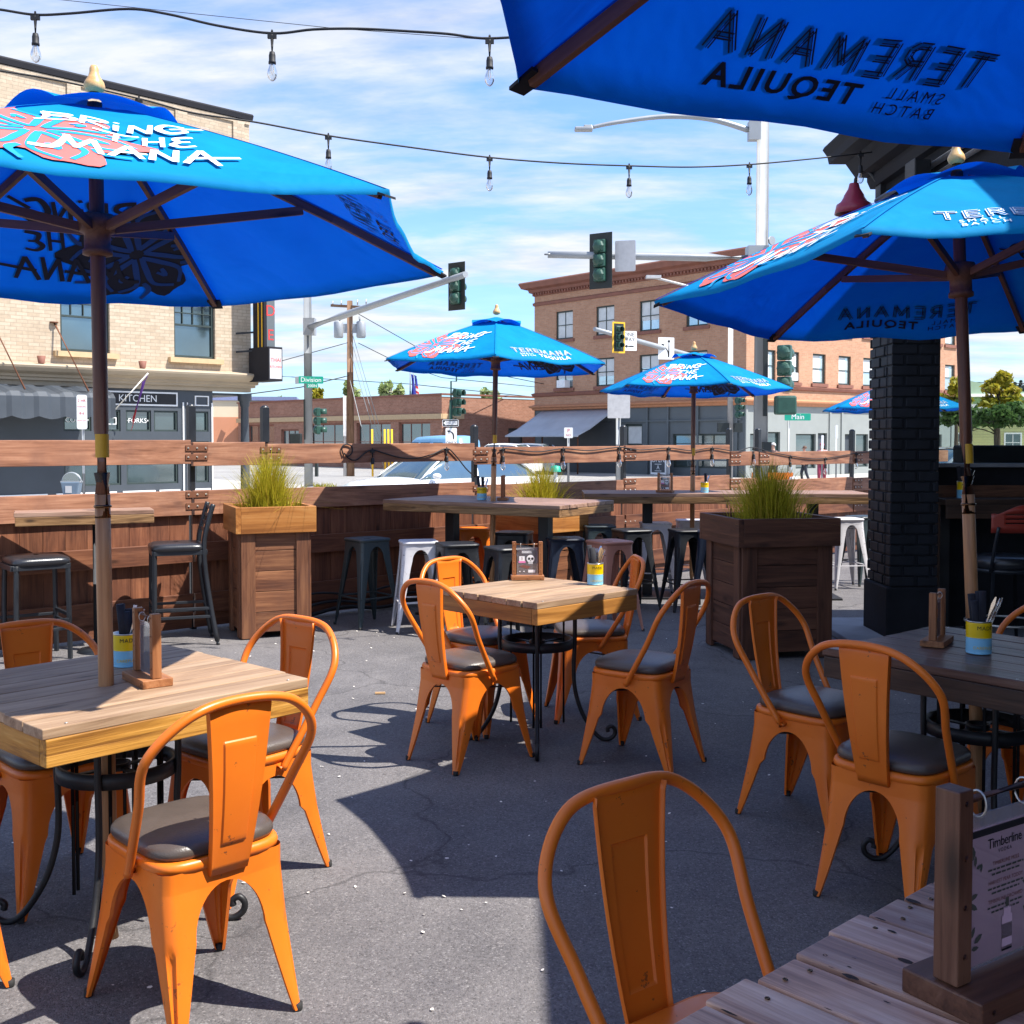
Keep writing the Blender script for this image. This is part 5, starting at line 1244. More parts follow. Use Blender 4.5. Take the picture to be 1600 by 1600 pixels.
ac = MB(); ac.box((0, 0, 0), (0.62, 0.45, 0.42))
for px, py, zz in ((-0.2, 17 - cols1[0] - .9, 4.9),):
    a = MB(); a.box((px, py, zz), (0.45, 0.75, 0.46)); 
    for q in range(4): a.box((px - .23, py - .25 + q * .16, zz), (0.02, 0.08, 0.34))
    a.build('air_conditioner', M['signwhite'], rb)
a = MB(); a.box((3.75, -0.2, 4.9), (0.6, 0.42, 0.42)); a.build('air_conditioner', M['signwhite'], rb)
aw = MB(); rows = []
for i in range(13):
    y = 9.6 + 6.6 * i / 12; dp = 0.05 * math.sin(i * 1.3)
    rows.append([V((-0.05, y, 3.25)), V((-1.1, y, 2.70 - .05 + dp * .5)), V((-2.2, y, 2.12 - .08 + dp)), V((-3.15, y, 1.66)), V((-3.17, y, 1.58))])
aw.grid(rows, True); ao = aw.build('awning', M['awning'], rb, solid=0.02)
for y in (9.8, 12.9, 16.0):
    p = MB(); p.tube([(-3.0, y, ZB), (-3.0, y, 1.68)], 0.05, 8); p.build('awning_post', M['rust'], ao)
dk = MB(); dk.box((-0.03, 12.9, 0.95), (0.08, 6.6, 3.1)); dk.build('dark_entrance', M['shopdark'], rb)
sgn = thing('now_open_sign', 'white sandwich board reading now open before the shaded grey shopfront', 'sign', RC, ra)
a = MB(); a.box((-0.85, 5.45, 0.18), (0.04, 1.15, 1.45)); a.box((-0.55, 5.45, 0.05), (0.04, 1.15, 1.25)); a.build('board', M['signwhite'], sgn)
a = MB(); a.box((-0.874, 5.45, 0.20), (0.006, 1.0, 1.25)); a.build('board_face', M['shopdark'], sgn)
a = MB()
for s_, z, q in (('NOW', 0.62, .40), ('OPEN', 0.27, .38), ('A', -0.15, .34)): lettering(a, s_, (-0.880, 5.45, z), (0, -1, 0), (0, 0, 1), q)
for q in (-.34, .04): a.box((-0.880, 5.45, q), (0.004, 0.5, 0.03))
a.build('board_lettering', M['signwhite'], sgn)

# ---- low brown brick building
LC = V((-4.6, 73.5, 0)); la = math.atan2(0.69, 0.724)
lb_ = thing('low_brick_building', 'single-storey old brown brick building across the street, tan beam over its windows', 'building', LC, la)
ZL = 4.38; MF = Matrix.Translation((0, 26, 0)) @ Matrix.Rotation(-PI / 2, 4, 'Z')
hs = [(26 - 24.5, 26 - 20.5, -.1, 2.6), (26 - 19.5, 26 - 17, -.3, 2.2), (26 - 15.5, 26 - 11, -.1, 2.6), (26 - 9.5, 26 - 5.5, -.1, 2.6), (26 - 4.6, 26 - 1.2, -.1, 2.6)]
w = MB(); cut_wall(w, 0, 26, ZB, ZL, hs, MF, .3); fw = [(6.0, 7.4, 0.6, 2.2), (17.4, 19.0, 1.1, 2.0)]
cut_wall(w, 0, 34, ZB, ZL - .15, fw, I4, .15); w.build('wall', M['old_brick'], lb_)
for h in hs: window(lb_, at_depth(MF, .2), *h, 0.12, bars=(3, 2), frame='stone_trim')
for h in fw: window(lb_, at_depth(I4, .1), *h, 0.1, glass='shopgrey_shade')
r = MB(); r.box((17, 13, ZL - .5), (33.6, 25.6, .1)); r.build('roof', M['roofmetal'], lb_)
r = MB(); r.box((-0.06, 13, 2.95), (0.16, 26.2, 0.34)); r.box((0.9, -0.05, 2.95), (1.9, 0.14, 0.34)); r.build('tan_beam', M['sill_trim'], lb_)
moulding('coping', lb_, M['stone_trim'], [(0, ZL - .05), (.10, ZL - .03), (.10, ZL + .08), (-.3, ZL + .1)], [((0, 26), (-1, 1)), ((0, 0), (-1, -1)), ((34, 0), (1, -1))])
a = MB(); a.box((2.2, -0.03, 0.55), (0.9, 0.03, 1.0)); ao = a.build('wall_notice', M['signwhite'], lb_)
a = MB()
for z in (.9, .6, .3): a.box((2.2, -0.048, z), (0.7, 0.006, 0.16))
a.build('notice_stripe', M['pink'], ao)

# ---- cream and orange building beyond the corner
cb = thing('stucco_building', 'cream and orange stucco building with blue-grey roof edge behind the corner column', 'building', (-29.5, 92, 0), 0.15)
b = MB(); b.box((4, 5, 4.0), (15, 10, 1.5)); b.build('upper_wall', M['cream'], cb)
b = MB(); b.box((4, 4.98, 1.31), (15.04, 10.04, 3.9)); b.build('lower_wall', M['terracotta'], cb)
b = MB(); b.box((4, 5, 4.8), (15.3, 10.3, 0.32)); b.build('roof_edge', m_plain('blue_grey_fascia', (0.22, 0.25, 0.42), 0.6), cb)
b = MB(); b.prism([(8.2, -0.02, 1.9), (9.6, -0.02, 1.9), (9.6, -0.9, 1.4), (8.2, -0.9, 1.4)], (0, 0, 0.08)); b.build('door_hood', M['white'], cb)

# ---- pale siding buildings at the far right
yb = thing('siding_building', 'pale yellow-green sided building with green gabled roof at the right edge', 'building', (30.5, 79, 0), math.radians(-6))
b = MB(); b.box((5.5, 4, 1.55), (11, 8, 4.3)); b.build('wall', M['yellowgreen'], yb)
b = MB(); b.prism([(-6.5, 1.0, 4.55), (7.0, 1.0, 4.5), (-0.4, 1.0, 6.1)], (0, 10, 0)); b.box((0.4, 6, 3.9), (13.0, 9.4, 1.2)); b.build('gable_roof', M['greenroof'], yb)
b = MB(); b.box((0.3, 0.9, 4.55), (13.8, .25, .22)); b.box((5.5, -0.15, 3.75), (11.4, .3, .3)); b.build('eaves', M['white'], yb)
for i in range(3):
    window(yb, at_depth(I4, -.05), 0.4 + i * 3.6, 1.6 + i * 3.6, -0.2, 1.9, .1, bars=(2, 3), frame='white')
b = MB()
for q in range(22): b.box((5.5, -0.012, -0.5 + q * .19), (11, .02, .012))
b.build('siding_lines', M['tan_trim'], yb)
# ------------------------------------------------------------------ street furniture
def signal_head(parent, c, facing, nm='signal_head', back=True, body='siggreen', rim=None, w=0.30, s=1.0):
    """three lamps; facing is the direction the lenses look"""
    f = V(facing).normalized(); X = V((-f.y, f.x, 0)); Z = V((0, 0, 1)); c = V(c); Mx = Matrix((X, f, Z)).transposed()
    b = MB()
    for k_ in (-1, 0, 1):
        b.box(c + Z * 0.34 * s * k_ + f * 0.02, (w * s, 0.17 * s, 0.325 * s), Mx)
    ho = b.build(nm, M[body], parent, bevel=0.03 * s)
    r = MB()
    for k_ in (-1, 0, 1):                                              # domed backs and visors
        cc = c + Z * 0.34 * s * k_
        vs = []; rows = []
        for q in range(6):
            a = q / 5 * PI / 2; rr = 0.15 * s * math.cos(a); rows.append([cc - f * (0.06 * s + 0.10 * s * math.sin(a)) + X * rr * math.cos(t_) + Z * rr * math.sin(t_) for t_ in [2 * PI * g / 8 for g in range(8)]])
        r.grid(rows, False, closed=True)
        rows = [[cc + f * d + X * 0.125 * s * math.cos(t_) + Z * 0.125 * s * math.sin(t_) for t_ in [PI * (-0.22 + 1.44 * g / 14) for g in range(15)]] for d in (0.10 * s, 0.34 * s)]
        r.grid(rows, True)
    r.build('visor', M[body], ho, solid=0.01)
    l_ = MB()
    for k_ in (-1, 0, 1):
        cc = c + Z * 0.34 * s * k_ + f * 0.112 * s; l_.poly([cc + X * 0.11 * s * math.cos(t_) + Z * 0.11 * s * math.sin(t_) for t_ in [2 * PI * g / 20 for g in range(20)]])
    l_.build('lens', M['sigblack'], ho)
    if back:
        p = MB(); p.box(c + f * 0.055, (0.62 * s, 0.012, 1.34 * s), Mx); p.build('backplate', M['sigblack'], ho)
        if rim:
            p = MB()
            for sx in (1, -1): p.box(c + f * 0.055 + X * sx * 0.285 * s, (0.07 * s, 0.02, 1.34 * s), Mx)
            for sz in (1, -1): p.box(c + f * 0.055 + Z * sz * 0.64 * s, (0.50 * s, 0.02, 0.07 * s), Mx)
            p.build('reflective_border', M[rim], ho)
    return ho
def plate(parent, c, facing, w, h, mat, nm='sign_plate', backmat='signgrey', r=0.03):
    f = V(facing).normalized(); X = V((-f.y, f.x, 0)); Z = V((0, 0, 1)); c = V(c)
    pts = []
    for sx, sz, a0 in ((1, 1, 0), (-1, 1, PI / 2), (-1, -1, PI), (1, -1, 3 * PI / 2)):
        for q in range(4):
            a = a0 + q * PI / 6; pts.append(c + X * (sx * (w / 2 - r) + r * math.cos(a)) + Z * (sz * (h / 2 - r) + r * math.sin(a)))
    b = MB(); b.prism(pts, f * 0.006); o = b.build(nm, M[mat], parent)
    return o, c + f * 0.0085, X * 1.0, Z
def arrow(mb, org, X, Z, pts, wd, head, mi=0):
    vs, fs = stroke(pts, wd); mb.add([V(org) + X * p.x + Z * p.y for p in vs], fs, None, False, mi)
    a = V((*pts[-2], 0)); b = V((*pts[-1], 0)); d = (b - a).normalized(); n = V((-d.y, d.x, 0))
    T = [b + d * head, b + n * head * .55, b - n * head * .55]; mb.poly([V(org) + X * p.x + Z * p.y for p in T], mi)

# signal pole on the left, arm rising toward us
Pl = V((-7.63, 42.0, STREET)); arm_end = V((-1.27, 30.8, 5.98))
t = thing('signal_pole', 'grey signal pole carrying the Division street sign, mast arm rising to the right', 'traffic signal pole', Pl)
b = MB(); b.tube([(0, 0, 0), (0, 0, 9.6)], [0.165, 0.135], 18); b.lathe([(0.30, 0), (0.30, 0.04), (0.19, 0.06), (0.18, 0.3)], n=18); b.build('pole', M['galv'], t)
b = MB(); A = V((0.12, -0.2, 6.25)); E = arm_end - Pl; b.tube([A + (E - A) * q for q in (0, .25, .5, .75, 1)], [0.135, 0.125, 0.11, 0.10, 0.085], 14); b.box((0.1, -0.14, 6.25), (0.42, 0.42, 0.62)); b.build('mast_arm', M['galv'], t)
fd = V((-0.30, 0.95, 0))
signal_head(t, at(711.5, 447, 31.6) - Pl, (0.62, 0.78, 0))
signal_head(t, V((0.30, 0.22, 2.75)), (0.95, 0.3, 0), back=False)
b = MB(); b.box((-.10, -.22, 2.8), (.06, .05, 1.5)); b.build('signal_bracket', M['sigblack'], t)
b = MB(); b.box((-0.42, -0.25, 2.05), (0.42, 0.30, 0.46)); b.build('pedestrian_signal', M['sigblack'], t, bevel=.03)
c_ = V((0.15, -0.22, 4.27)); fdir = (0.20, -0.98, 0)
o, cc, X, Z = plate(t, c_, fdir, 0.90, 0.27, 'signgreen', 'street_name_sign'); a = MB(); lettering(a, 'Division', cc, X, Z, 0.235, space=1.0); a.build('lettering', M['signwhite'], o)
o, cc, X, Z = plate(t, c_ + V((0.05, 0, -.22)), fdir, 0.42, 0.15, 'signgreen', 'block_number_sign'); a = MB(); lettering(a, '200N', cc, X, Z, 0.15); a.build('lettering', M['signwhite'], o)
o, cc, X, Z = plate(t, V((-.34, -.1, 4.27)), (-0.75, -0.6, 0), 0.5, 0.27, 'signgrey', 'cross_street_sign')
b = MB(); b.box((.30, -0.0, 0.92), (.10, .24, .5)); b.build('push_button', M['sigblack'], t)

# big pole on the right with street lamp and mast arm
Pr = V((6.12, 27.6, STREET)); top_z = at(1187, 187, 27.6).z - STREET
t = thing('signal_pole', 'tall grey signal pole with curved street lamp arm, behind the right umbrella', 'traffic signal pole', Pr)
b = MB(); b.tube([(0, 0, 0), (0, 0, top_z)], [0.185, 0.145], 20); b.lathe([(0.15, top_z), (0.12, top_z + .05), (0, top_z + .06)], n=16); b.lathe([(0.34, 0), (0.34, .05), (0.22, .07), (0.2, .3)], n=18); b.build('pole', M['galv'], t)
L0 = at(1175, 205, 27.6) - Pr; L1 = at(1110, 186, 27.5) - Pr; L2 = at(1040, 182, 27.4) - Pr; L3 = at(965, 191, 27.3) - Pr; L4 = at(925, 199, 27.25) - Pr
b = MB(); b.tube(smooth_path([L0, L1, L2, L3, L4], 6), [0.075 - 0.03 * q / 24 for q in range(25)], 10); b.box(L0 + V((0.05, 0, 0)), (.28, .25, .45)); b.build('lamp_arm', M['galv'], t)
b = MB(); h_ = at(912, 202, 27.2) - Pr; b.box(h_, (0.44, 0.24, 0.09)); b.box(h_ + V((.1, 0, .04)), (0.22, 0.2, 0.1)); b.build('lamp_head', M['galv'], t, bevel=.03)
z_a = at(1185, 403, 27.6) - Pr; e_a = at(856, 398, 27.3) - Pr
b = MB(); b.tube([z_a.lerp(e_a, q / 4) for q in range(5)], [0.115, 0.105, 0.097, 0.09, 0.08], 14); b.box((-0.12, 0, z_a.z), (0.5, 0.40, 0.55)); b.lathe([(0.092, 0), (0.092, .02), (0, .03)], (e_a.x, e_a.y, e_a.z), 12); b.build('mast_arm', M['galv'], t)
b = MB(); b.cyl((.19, -.16, at(1192, 378, 27.6).z - STREET), (.21, -.19, at(1192, 378, 27.6).z - STREET), 0.11, n=16); b.build('hand_hole_cover', M['galv'], t)
signal_head(t, at(937, 407, 27.22) - Pr, (0.55, 0.83, 0))
o, cc, X, Z = plate(t, at(977, 400, 27.2) - Pr, (-0.25, -0.97, 0), 0.50, 0.74, 'signgrey', 'sign_back')
g = V((0.42, -0.62, 0)); zc = at(1215, 575, 27).z - STREET
signal_head(t, V((0.46, -0.45, zc)), (0.5, 0.87, 0), back=False, s=1.12); b = MB(); b.box((0.05, -0.24, zc - .05), (.09, .09, 2.2)); b.box((0.1, -.24, 1.76), (.2, .16, .5)); b.tube([(0.05, -.3, 1.55), (.3, -.42, 1.5), (.45, -.45, 1.62)], .03, 8); b.build('signal_bracket', M['sigblack'], t)
b = MB(); zb = at(1217, 633, 27).z - STREET; b.box((0.48, -0.50, zb), (0.50, 0.32, 0.46)); b.build('pedestrian_signal', M['siggreen'], t, bevel=.05)

# farther pole with yellow-bordered signal and lane signs
P3 = V((10.7, 55.0, STREET)); t = thing('signal_pole', 'light grey signal pole with yellow bordered signal and lane signs before the red brick building', 'traffic signal pole', P3)
b = MB(); b.tube([(0, 0, 0), (0, 0, 9.9)], [0.15, 0.12], 14); b.build('pole', M['signgrey'], t)
A = at(1138, 572, 55) - P3; E = at(929, 514, 48) - P3
b = MB(); b.tube([A.lerp(E, q / 4) for q in range(5)], [0.13, .12, .115, .105, 0.09], 10); b.build('mast_arm', M['galv'], t)
b = MB(); b.tube([(0, 0, 9.6), at(1075, 447, 55) - P3, at(1020, 433, 54) - P3], 0.06, 8); b.box(at(1021, 433, 54) - P3, (.7, .4, .14)); b.build('lamp_arm', M['signgrey'], t)
def onarm(px): q = (px - 1138) / (929 - 1138.0); return A.lerp(E, q)
F3 = V((0.25, -0.97, 0))
signal_head(t, onarm(961) + V((0, -.22, -.12)), (0.45, -0.9, 0), rim='signyellow')
o, cc, X, Z = plate(t, onarm(977) + V((0, -.16, -.12)), F3, 0.72, 0.86, 'signwhite', 'one_way_sign'); a = MB(); lettering(a, 'ONE', cc + Z * .27, X, Z, .24); lettering(a, 'WAY', cc + Z * .05, X, Z, .24); arrow(a, cc, X, Z, [(.22, -.24), (0.05, -.24), (-.08, -.24)], .06, .14); a.build('lettering', M['ink'], o)
o, cc, X, Z = plate(t, onarm(1033) + V((0, -.16, 0)), F3, 0.78, 1.0, 'signwhite', 'lane_sign'); a = MB(); arrow(a, cc, X, Z, [(.13, -.4), (.13, 0), (.13, .28)], .055, .15); arrow(a, cc, X, Z, [(.11, -.4), (.08, -.15), (-.06, .06), (-.13, .12)], .055, .15); a.build('lettering', M['ink'], o)
signal_head(t, at(1153, 637, 54.6) - P3, (0.75, -0.66, 0), back=False); b = MB(); b.box(at(1130, 668, 54.8) - P3, (.55, .3, .45)); b.box(at(1153, 668, 54.6) - P3, (.4, .3, .45)); b.build('pedestrian_signal', M['sigblack'], t)

# thin pole with the arrow signs behind the car
P4 = at(705, 760, 33.0); P4.z = STREET
t = thing('signal_pole', 'thin dark pole with one way and left turn only signs behind the white car', 'traffic signal pole', P4)
zt = at(705, 625, 33).z - STREET
b = MB(); b.tube([(0, 0, 0), (0, 0, zt)], 0.05, 10); b.tube([(0, 0, zt - .05), (0, 0, zt + .55), (.16, 0, zt + .55), (0.16, 0, zt + .8)], 0.025, 8); b.tube([(0, 0, zt - .5), (0.16, 0, zt - .55)], .025, 8); b.build('pole', M['siggreen'], t)
signal_head(t, at(713.5, 629, 33) - P4, (0.80, -0.6, 0), back=False, s=.80)
o, cc, X, Z = plate(t, at(704, 661, 32.9) - P4, (0.1, -1, 0), 0.48, 0.20, 'signwhite', 'one_way_sign'); a = MB(); a.poly([cc + X * x + Z * z for x, z in ((-.225, -.085), (.225, -.085), (.225, .085), (-.225, .085))], 1)
cf = cc + V((0, -.002, 0)); a.poly([cf + X * x + Z * z for x, z in ((-.21, 0), (-.13, .075), (-.13, .05), (.20, .05), (.20, -.05), (-.13, -.05), (-.13, -.075))], 2); lettering(a, 'ONE WAY', cf + X * .03 + V((0, -.002, 0)), X, Z, .075, 1); a.build('lettering', [M['ink'], M['ink'], M['signwhite']], o)
o, cc, X, Z = plate(t, at(705, 683, 32.9) - P4, (0.1, -1, 0), 0.33, 0.54, 'signwhite', 'left_turn_only_sign'); a = MB(); arrow(a, cc, X, Z, [(.07, -.06), (.06, .08), (0, .15), (-.05, .165)], .04, .08); lettering(a, 'ONLY', cc - Z * .17, X, Z, .115); a.build('lettering', M['ink'], o)

# sign posts
def signpost(label, px, ytop, y, w, h, dz, face, mat='signwhite', lines=(), rr=0.03, zoff=0):
    P = at(px, 760, y); w_ = P.dot(GW); P.z = gz(w_); t = thing('sign_post', label, 'sign post', P)
    zt = at(px, ytop, y).z - P.z
    b = MB(); b.tube([(0, 0, 0), (0, 0, zt)], rr, 8); b.build('post', M['galv'], t)
    o, cc, X, Z = plate(t, V((0, -rr - .012, zt - h / 2 - dz)), face, w, h, mat)
    if lines:
        a = MB()
        for s_, zz, q in lines: lettering(a, s_, cc + Z * zz, X, Z, q)
        a.build('lettering', M['redink'], o)
    return t
signpost('slim white parking sign post in front of the charcoal shopfront', 131, 617, 17.0, 0.15, 0.52, 0.0, (0.15, -1, 0), lines=(('2 HR', .17, .055), ('PARKING', .08, .03), ('8-6', -.02, .055), ('MON-SAT', -.13, .03)), rr=.022)
signpost('grey backed sign on a pole left of the second parasol', 966, 612, 36.0, 0.72, 0.85, 0.0, (0, -1, 0), 'signgrey', rr=.085)
signpost('small no parking sign post under the grey awning', 888, 668, 45.0, 0.35, 0.42, 0.0, (0, -1, 0), lines=(('P', .08, .2), ('NO', -.1, .12)), rr=.05)
ms = signpost('slim post carrying the green Main street sign by the grey shopfront', 1232, 646, 38.0, 0.95, 0.24, 0.0, (0.2, -1, 0), 'signgreen', rr=.03)
for o in kids(ms):
    if o.name.startswith('sign_plate'):
        o.location.x += .28; a = MB(); z_ = at(1232, 646, 38).z - gz(at(1232, 760, 38).dot(GW)) - .12; f = V((.2, -1, 0)).normalized(); X = V((-f.y, f.x, 0)); lettering(a, 'Main', V((0, -.042, z_)) + f * .012, X, (0, 0, 1), .25); a.build('lettering', M['signwhite'], o)
for px in (1284, 1306): signpost('thin white delineator post on the pavement, ' + ('beside the pink shirted person' if px == 1284 else 'right of the shop door'), px, 680 if px == 1284 else 664, 42, .10, .5, 0, (0, -1, 0), rr=.03)
P = at(112, 760, 13.6); P.z = gz(P.dot(GW)); t = thing('parking_meter', 'grey parking meter with domed window in front of the charcoal shopfront', 'parking meter', P); zt = at(112, 740, 13.6).z - P.z
b = MB(); b.tube([(0, 0, 0), (0, 0, zt - .30)], .03, 10); b.build('post', M['galv'], t)
b = MB(); hw = .118; pr = [(-hw * .62, -.33), (hw * .62, -.33), (hw * .98, -.10), (-hw * .98, -.10)]; b.prism([(x, -.06, zt + z) for x, z in pr], (0, .12, 0)); b.build('meter_body', m_plain('slate_blue_meter', (0.13, 0.18, 0.24), .45), t, bevel=.012)
b = MB(); b.tube([(hw * math.cos(a) * .93, -.0, zt - .10 + hw * .9 * math.sin(a)) for a in [q * PI / 14 for q in range(15)]], .014, 8); b.bar((-hw, 0, zt - .098), (hw, 0, zt - .098), .10, .02); b.build('dome_frame', M['galv'], t)
b = MB(); b.prism([(hw * math.cos(a) * .86, -.03, zt - .088 + hw * .84 * math.sin(a)) for a in [q * PI / 14 for q in range(15)]], (0, .06, 0)); b.build('dome_window', M['carglass'], t)
b = MB(); b.box((-.015, -.064, zt - .19), (.075, .006, .085)); b.build('meter_label', M['signgrey'], t)

# utility pole, transformers and wires
U = at(548, 760, 62.0); U.z = STREET; t = thing('utility_pole', 'wooden utility pole with crossarm and grey transformers across the street', 'utility pole', U)
zt = at(548, 470, 62).z - U.z
b = MB(); b.tube([(0, 0, 0), (0, 0, zt)], [.22, .15], 12); b.build('pole', M['utility'], t)
b = MB(); b.bar((-1.1, .45, zt - .20), (1.0, -.45, zt - .42), .12, .14); b.build('crossarm', M['utility'], t)
for x in (-.62, .62):
    b = MB(); zc = at(532 if x < 0 else 564, 516, 62).z - U.z; b.lathe([(0, .5), (.22, .48), (.26, .42), (.26, -.36), (.22, -.42), (0, -.42)], (x, -.05, zc), 16); b.tube([(x * .9, -.05, zc + .45), (x * .85, -.05, zc + .75)], .04, 6); b.box((x * .5, 0, zc + .1), (abs(x) * .6, .1, .5)); b.build('transformer', M['galv'], t)
for x in (-1.0, -.5, .45, .95):
    b = MB(); b.tube([(x, -.4 * x, zt - .25), (x, -.4 * x, zt + .05)], .035, 6); b.build('insulator', M['signgrey'], t)
b = MB(); b.tube([(-.3, -.1, 0), (-.3, -.1, zt * .46)], .09, 8); b.build('riser_pipe', M['signgrey'], t)
for gx in (1.3, 2.0, 2.2, 2.4):
    b = MB(); b.tube([(gx * .98, -.6, 2.6), (gx, -.65, 0)], .055, 8); b.build('guy_guard', M['signyellow'], t)
for gx, zz in ((1.3, .55), (2.0, .72), (2.2, .8), (2.4, .86)):
    b = MB(); b.tube([(0, 0, zt * zz), (gx, -.65, 0.2)], .018, 5); b.build('guy_wire', M['galv'], t)
def wire(label, pts, r=0.022, sag=0.0):
    P = []
    for a, b_ in zip(pts, pts[1:]):
        for q in range(12): u = q / 12; P.append(V(a).lerp(V(b_), u) - V((0, 0, sag * 4 * u * (1 - u))))
    P.append(V(pts[-1])); m = MB(); m.tube(P, r, 5); return tag(m.build('overhead_wire', M['cord']), label, 'wire', 'overhead power wires')
wire('power wire running left from the utility pole', [at(545, 535, 62), at(418, 570, 58), at(-100, 705, 50)])
wire('lower power wire behind the Division pole', [at(545, 587, 62), at(470, 605, 60), at(395, 615, 58), at(-50, 650, 55)], .03)
wire('power wire dropping right toward the low brick roof', [at(560, 536, 62), at(620, 566, 66), at(690, 590, 70), at(840, 605, 80)])
wire('upper wire running behind the centre parasol to the red brick building', [at(552, 486, 62), at(700, 570, 68), at(850, 600, 72)])
wire('wire across the sky over the low brick roof', [at(440, 588, 90), at(640, 600, 90), at(850, 622, 90)], .03)
for i_, (yy0, yy1) in enumerate(((596, 600), (600, 606))): wire('thin wire pair at the far right sky, ' + ('upper' if i_ == 0 else 'lower'), [at(1470, yy0, 100), at(1640, yy1, 90)], .03)
wire('thin service wire crossing the sky at top left', [at(60, -4, 20), at(250, 16, 20), at(520, 44, 20), at(760, 62, 20)], .006)

# ------------------------------------------------------------------ vehicles
def make_car(label, loc, rz, paint, L=4.6, W=1.80, H=1.45, cat='car', name='parked_car', group='cars along the street', hood=0.27, tail=0.16, belt=0.92, rake=(0.26, 0.44, 0.78, 0.95)):
    t = thing(name, label, cat, loc, rz, group)                # local +x is the front
    def X(u): return L / 2 - u * L
    def beltz(u):
        if u < rake[0]: k_ = u / rake[0]; return 0.62 + (belt - .62) * math.sin(k_ * PI / 2) ** .8
        if u > rake[3]: return belt + .02 - .22 * ((u - rake[3]) / (1 - rake[3])) ** 2
        return belt + .03 * (u - rake[0])
    def hw(u, q): 
        e = 1 - 0.16 * max(0, (0.14 - u) / .14) ** 1.6 - 0.12 * max(0, (u - .9) / .1) ** 2
        return W / 2 * e * q
    US_ = [0, .01, .03, .07, .13, .2, rake[0], .35, .45, .55, .65, .75, .85, .92, .97, .99, 1.0]
    b = MB(); rows = []
    for u in US_:
        bz = beltz(u); lo = .20 + (.12 if u < .02 or u > .985 else 0); x = X(u)
        half = [(hw(u, .86), lo), (hw(u, .97), lo + .10), (hw(u, 1.0), .50), (hw(u, .985), bz - .14), (hw(u, .95), bz - .03), (hw(u, .89), bz), (hw(u, .45), bz + .03), (0, bz + .04)]
        rows.append([V((x, y, z)) for y, z in half] + [V((x, -y, z)) for y, z in half[::-1][1:]])
    b.grid(rows, True); b.poly([p for p in rows[0]]); b.poly([p for p in rows[-1]][::-1]); b.build('body', M[paint], t)
    def roofz(u):
        if u <= rake[0] or u >= rake[3]: return beltz(u)
        if u < rake[1]: k_ = (u - rake[0]) / (rake[1] - rake[0]); return beltz(u) + (H - .02 - beltz(u)) * (1 - (1 - k_) ** 1.25)
        if u > rake[2]: k_ = (rake[3] - u) / (rake[3] - rake[2]); return beltz(u) + (H - .05 - beltz(u)) * (1 - (1 - k_) ** 1.35)
        k_ = (u - rake[1]) / (rake[2] - rake[1]); return H - .02 + .02 * math.sin(PI * k_) - .03 * k_
    gu = [rake[0] + (rake[3] - rake[0]) * q / 22 for q in range(23)]
    g = MB(); rows = []
    for u in gu:
        bz = beltz(u) - .01; rz_ = roofz(u); x = X(u); k_ = (rz_ - bz) / (H - belt)
        yb = hw(u, .90); yt = hw(u, .90 - .20 * max(0, min(1, k_)))
        rows.append([V((x, yb, bz)), V((x, (yb + yt) / 2 + .012, bz + (rz_ - bz) * .5)), V((x, yt, bz + (rz_ - bz) * .93)), V((x, yt * .6, rz_ + .0)), V((x, 0, rz_ + .012)), V((x, -yt * .6, rz_)), V((x, -yt, bz + (rz_ - bz) * .93)), V((x, -(yb + yt) / 2 - .012, bz + (rz_ - bz) * .5)), V((x, -yb, bz))])
    g.grid(rows, True); g.build('glass_cabin', M['carglass'], t)
    r = MB(); rr = []
    for q in range(13):
        u = rake[1] - .012 + (rake[2] + .03 - rake[1]) * q / 12; k_ = min(1, (roofz(u) - beltz(u)) / (H - belt)); yt = hw(u, .90 - .20 * k_) + .012; z = roofz(u)
        rr.append([V((X(u), yt + .006, z - .075)), V((X(u), yt, z - .03)), V((X(u), yt * .6, z + .012)), V((X(u), 0, z + .026)), V((X(u), -yt * .6, z + .012)), V((X(u), -yt, z - .03)), V((X(u), -yt - .006, z - .075))])
    r.grid(rr, True); ro = r.build('roof', M[paint], t)
    p = MB()
    for sy in (1, -1):
        for ua, ub, wd in ((rake[0] - .005, rake[1], .085), (rake[3] + .0, rake[2] + .02, .16)):
            P = []
            for q in range(6):
                u = ua + (ub - ua) * q / 5; bz = beltz(u); rz_ = roofz(u); k_ = max(0, min(1, (rz_ - bz) / (H - belt))); yy = hw(u, .90 - .20 * k_) + .012
                P.append(V((X(u), sy * yy, rz_ - .015)))
            p.tube(P, [wd / 2 * .8] * 6, 6, flat=.6)
        um = (rake[1] + rake[2]) / 2 - .03; zt_ = H - .06; p.bar((X(um), sy * hw(um, .905), belt), (X(um) - .04, sy * (hw(um, .70) + .012), zt_), .02, .07, up=(1, 0, 0))
    p.build('pillar', M[paint], t)
    for sy in (1, -1):
        m = MB(); u = rake[0] + .065; c = V((X(u), sy * (W / 2 + .06), belt + .07)); rows = []
        for q in range(7):
            a = PI * q / 6; rows.append([c + V((.09 * math.cos(a), .10 * math.sin(a) * math.cos(b_), .065 * math.sin(a) * math.sin(b_))) for b_ in [2 * PI * k_ / 10 for k_ in range(10)]])
        m.grid(rows, True, closed=True); m.build('wing_mirror', M[paint], t)
        h = MB()
        for u in (rake[0] + .27, rake[0] + .50): h.box((X(u), sy * (W / 2 * .985), belt - .15), (.17, .03, .03))
        h.build('door_handle', M[paint], t, bevel=.008)
        s = MB()
        for u in (rake[0] + .05, rake[0] + .30, rake[0] + .54): s.box((X(u), sy * (W / 2 * .995), .56), (.006, .012, .62))
        s.build('door_seam', M['sigblack'], t)
        l_ = MB(); l_.box((X(.03), sy * W * .36, .66), (.14, .30, .10)); l_.build('headlight', M['carglass'], t, bevel=.03)
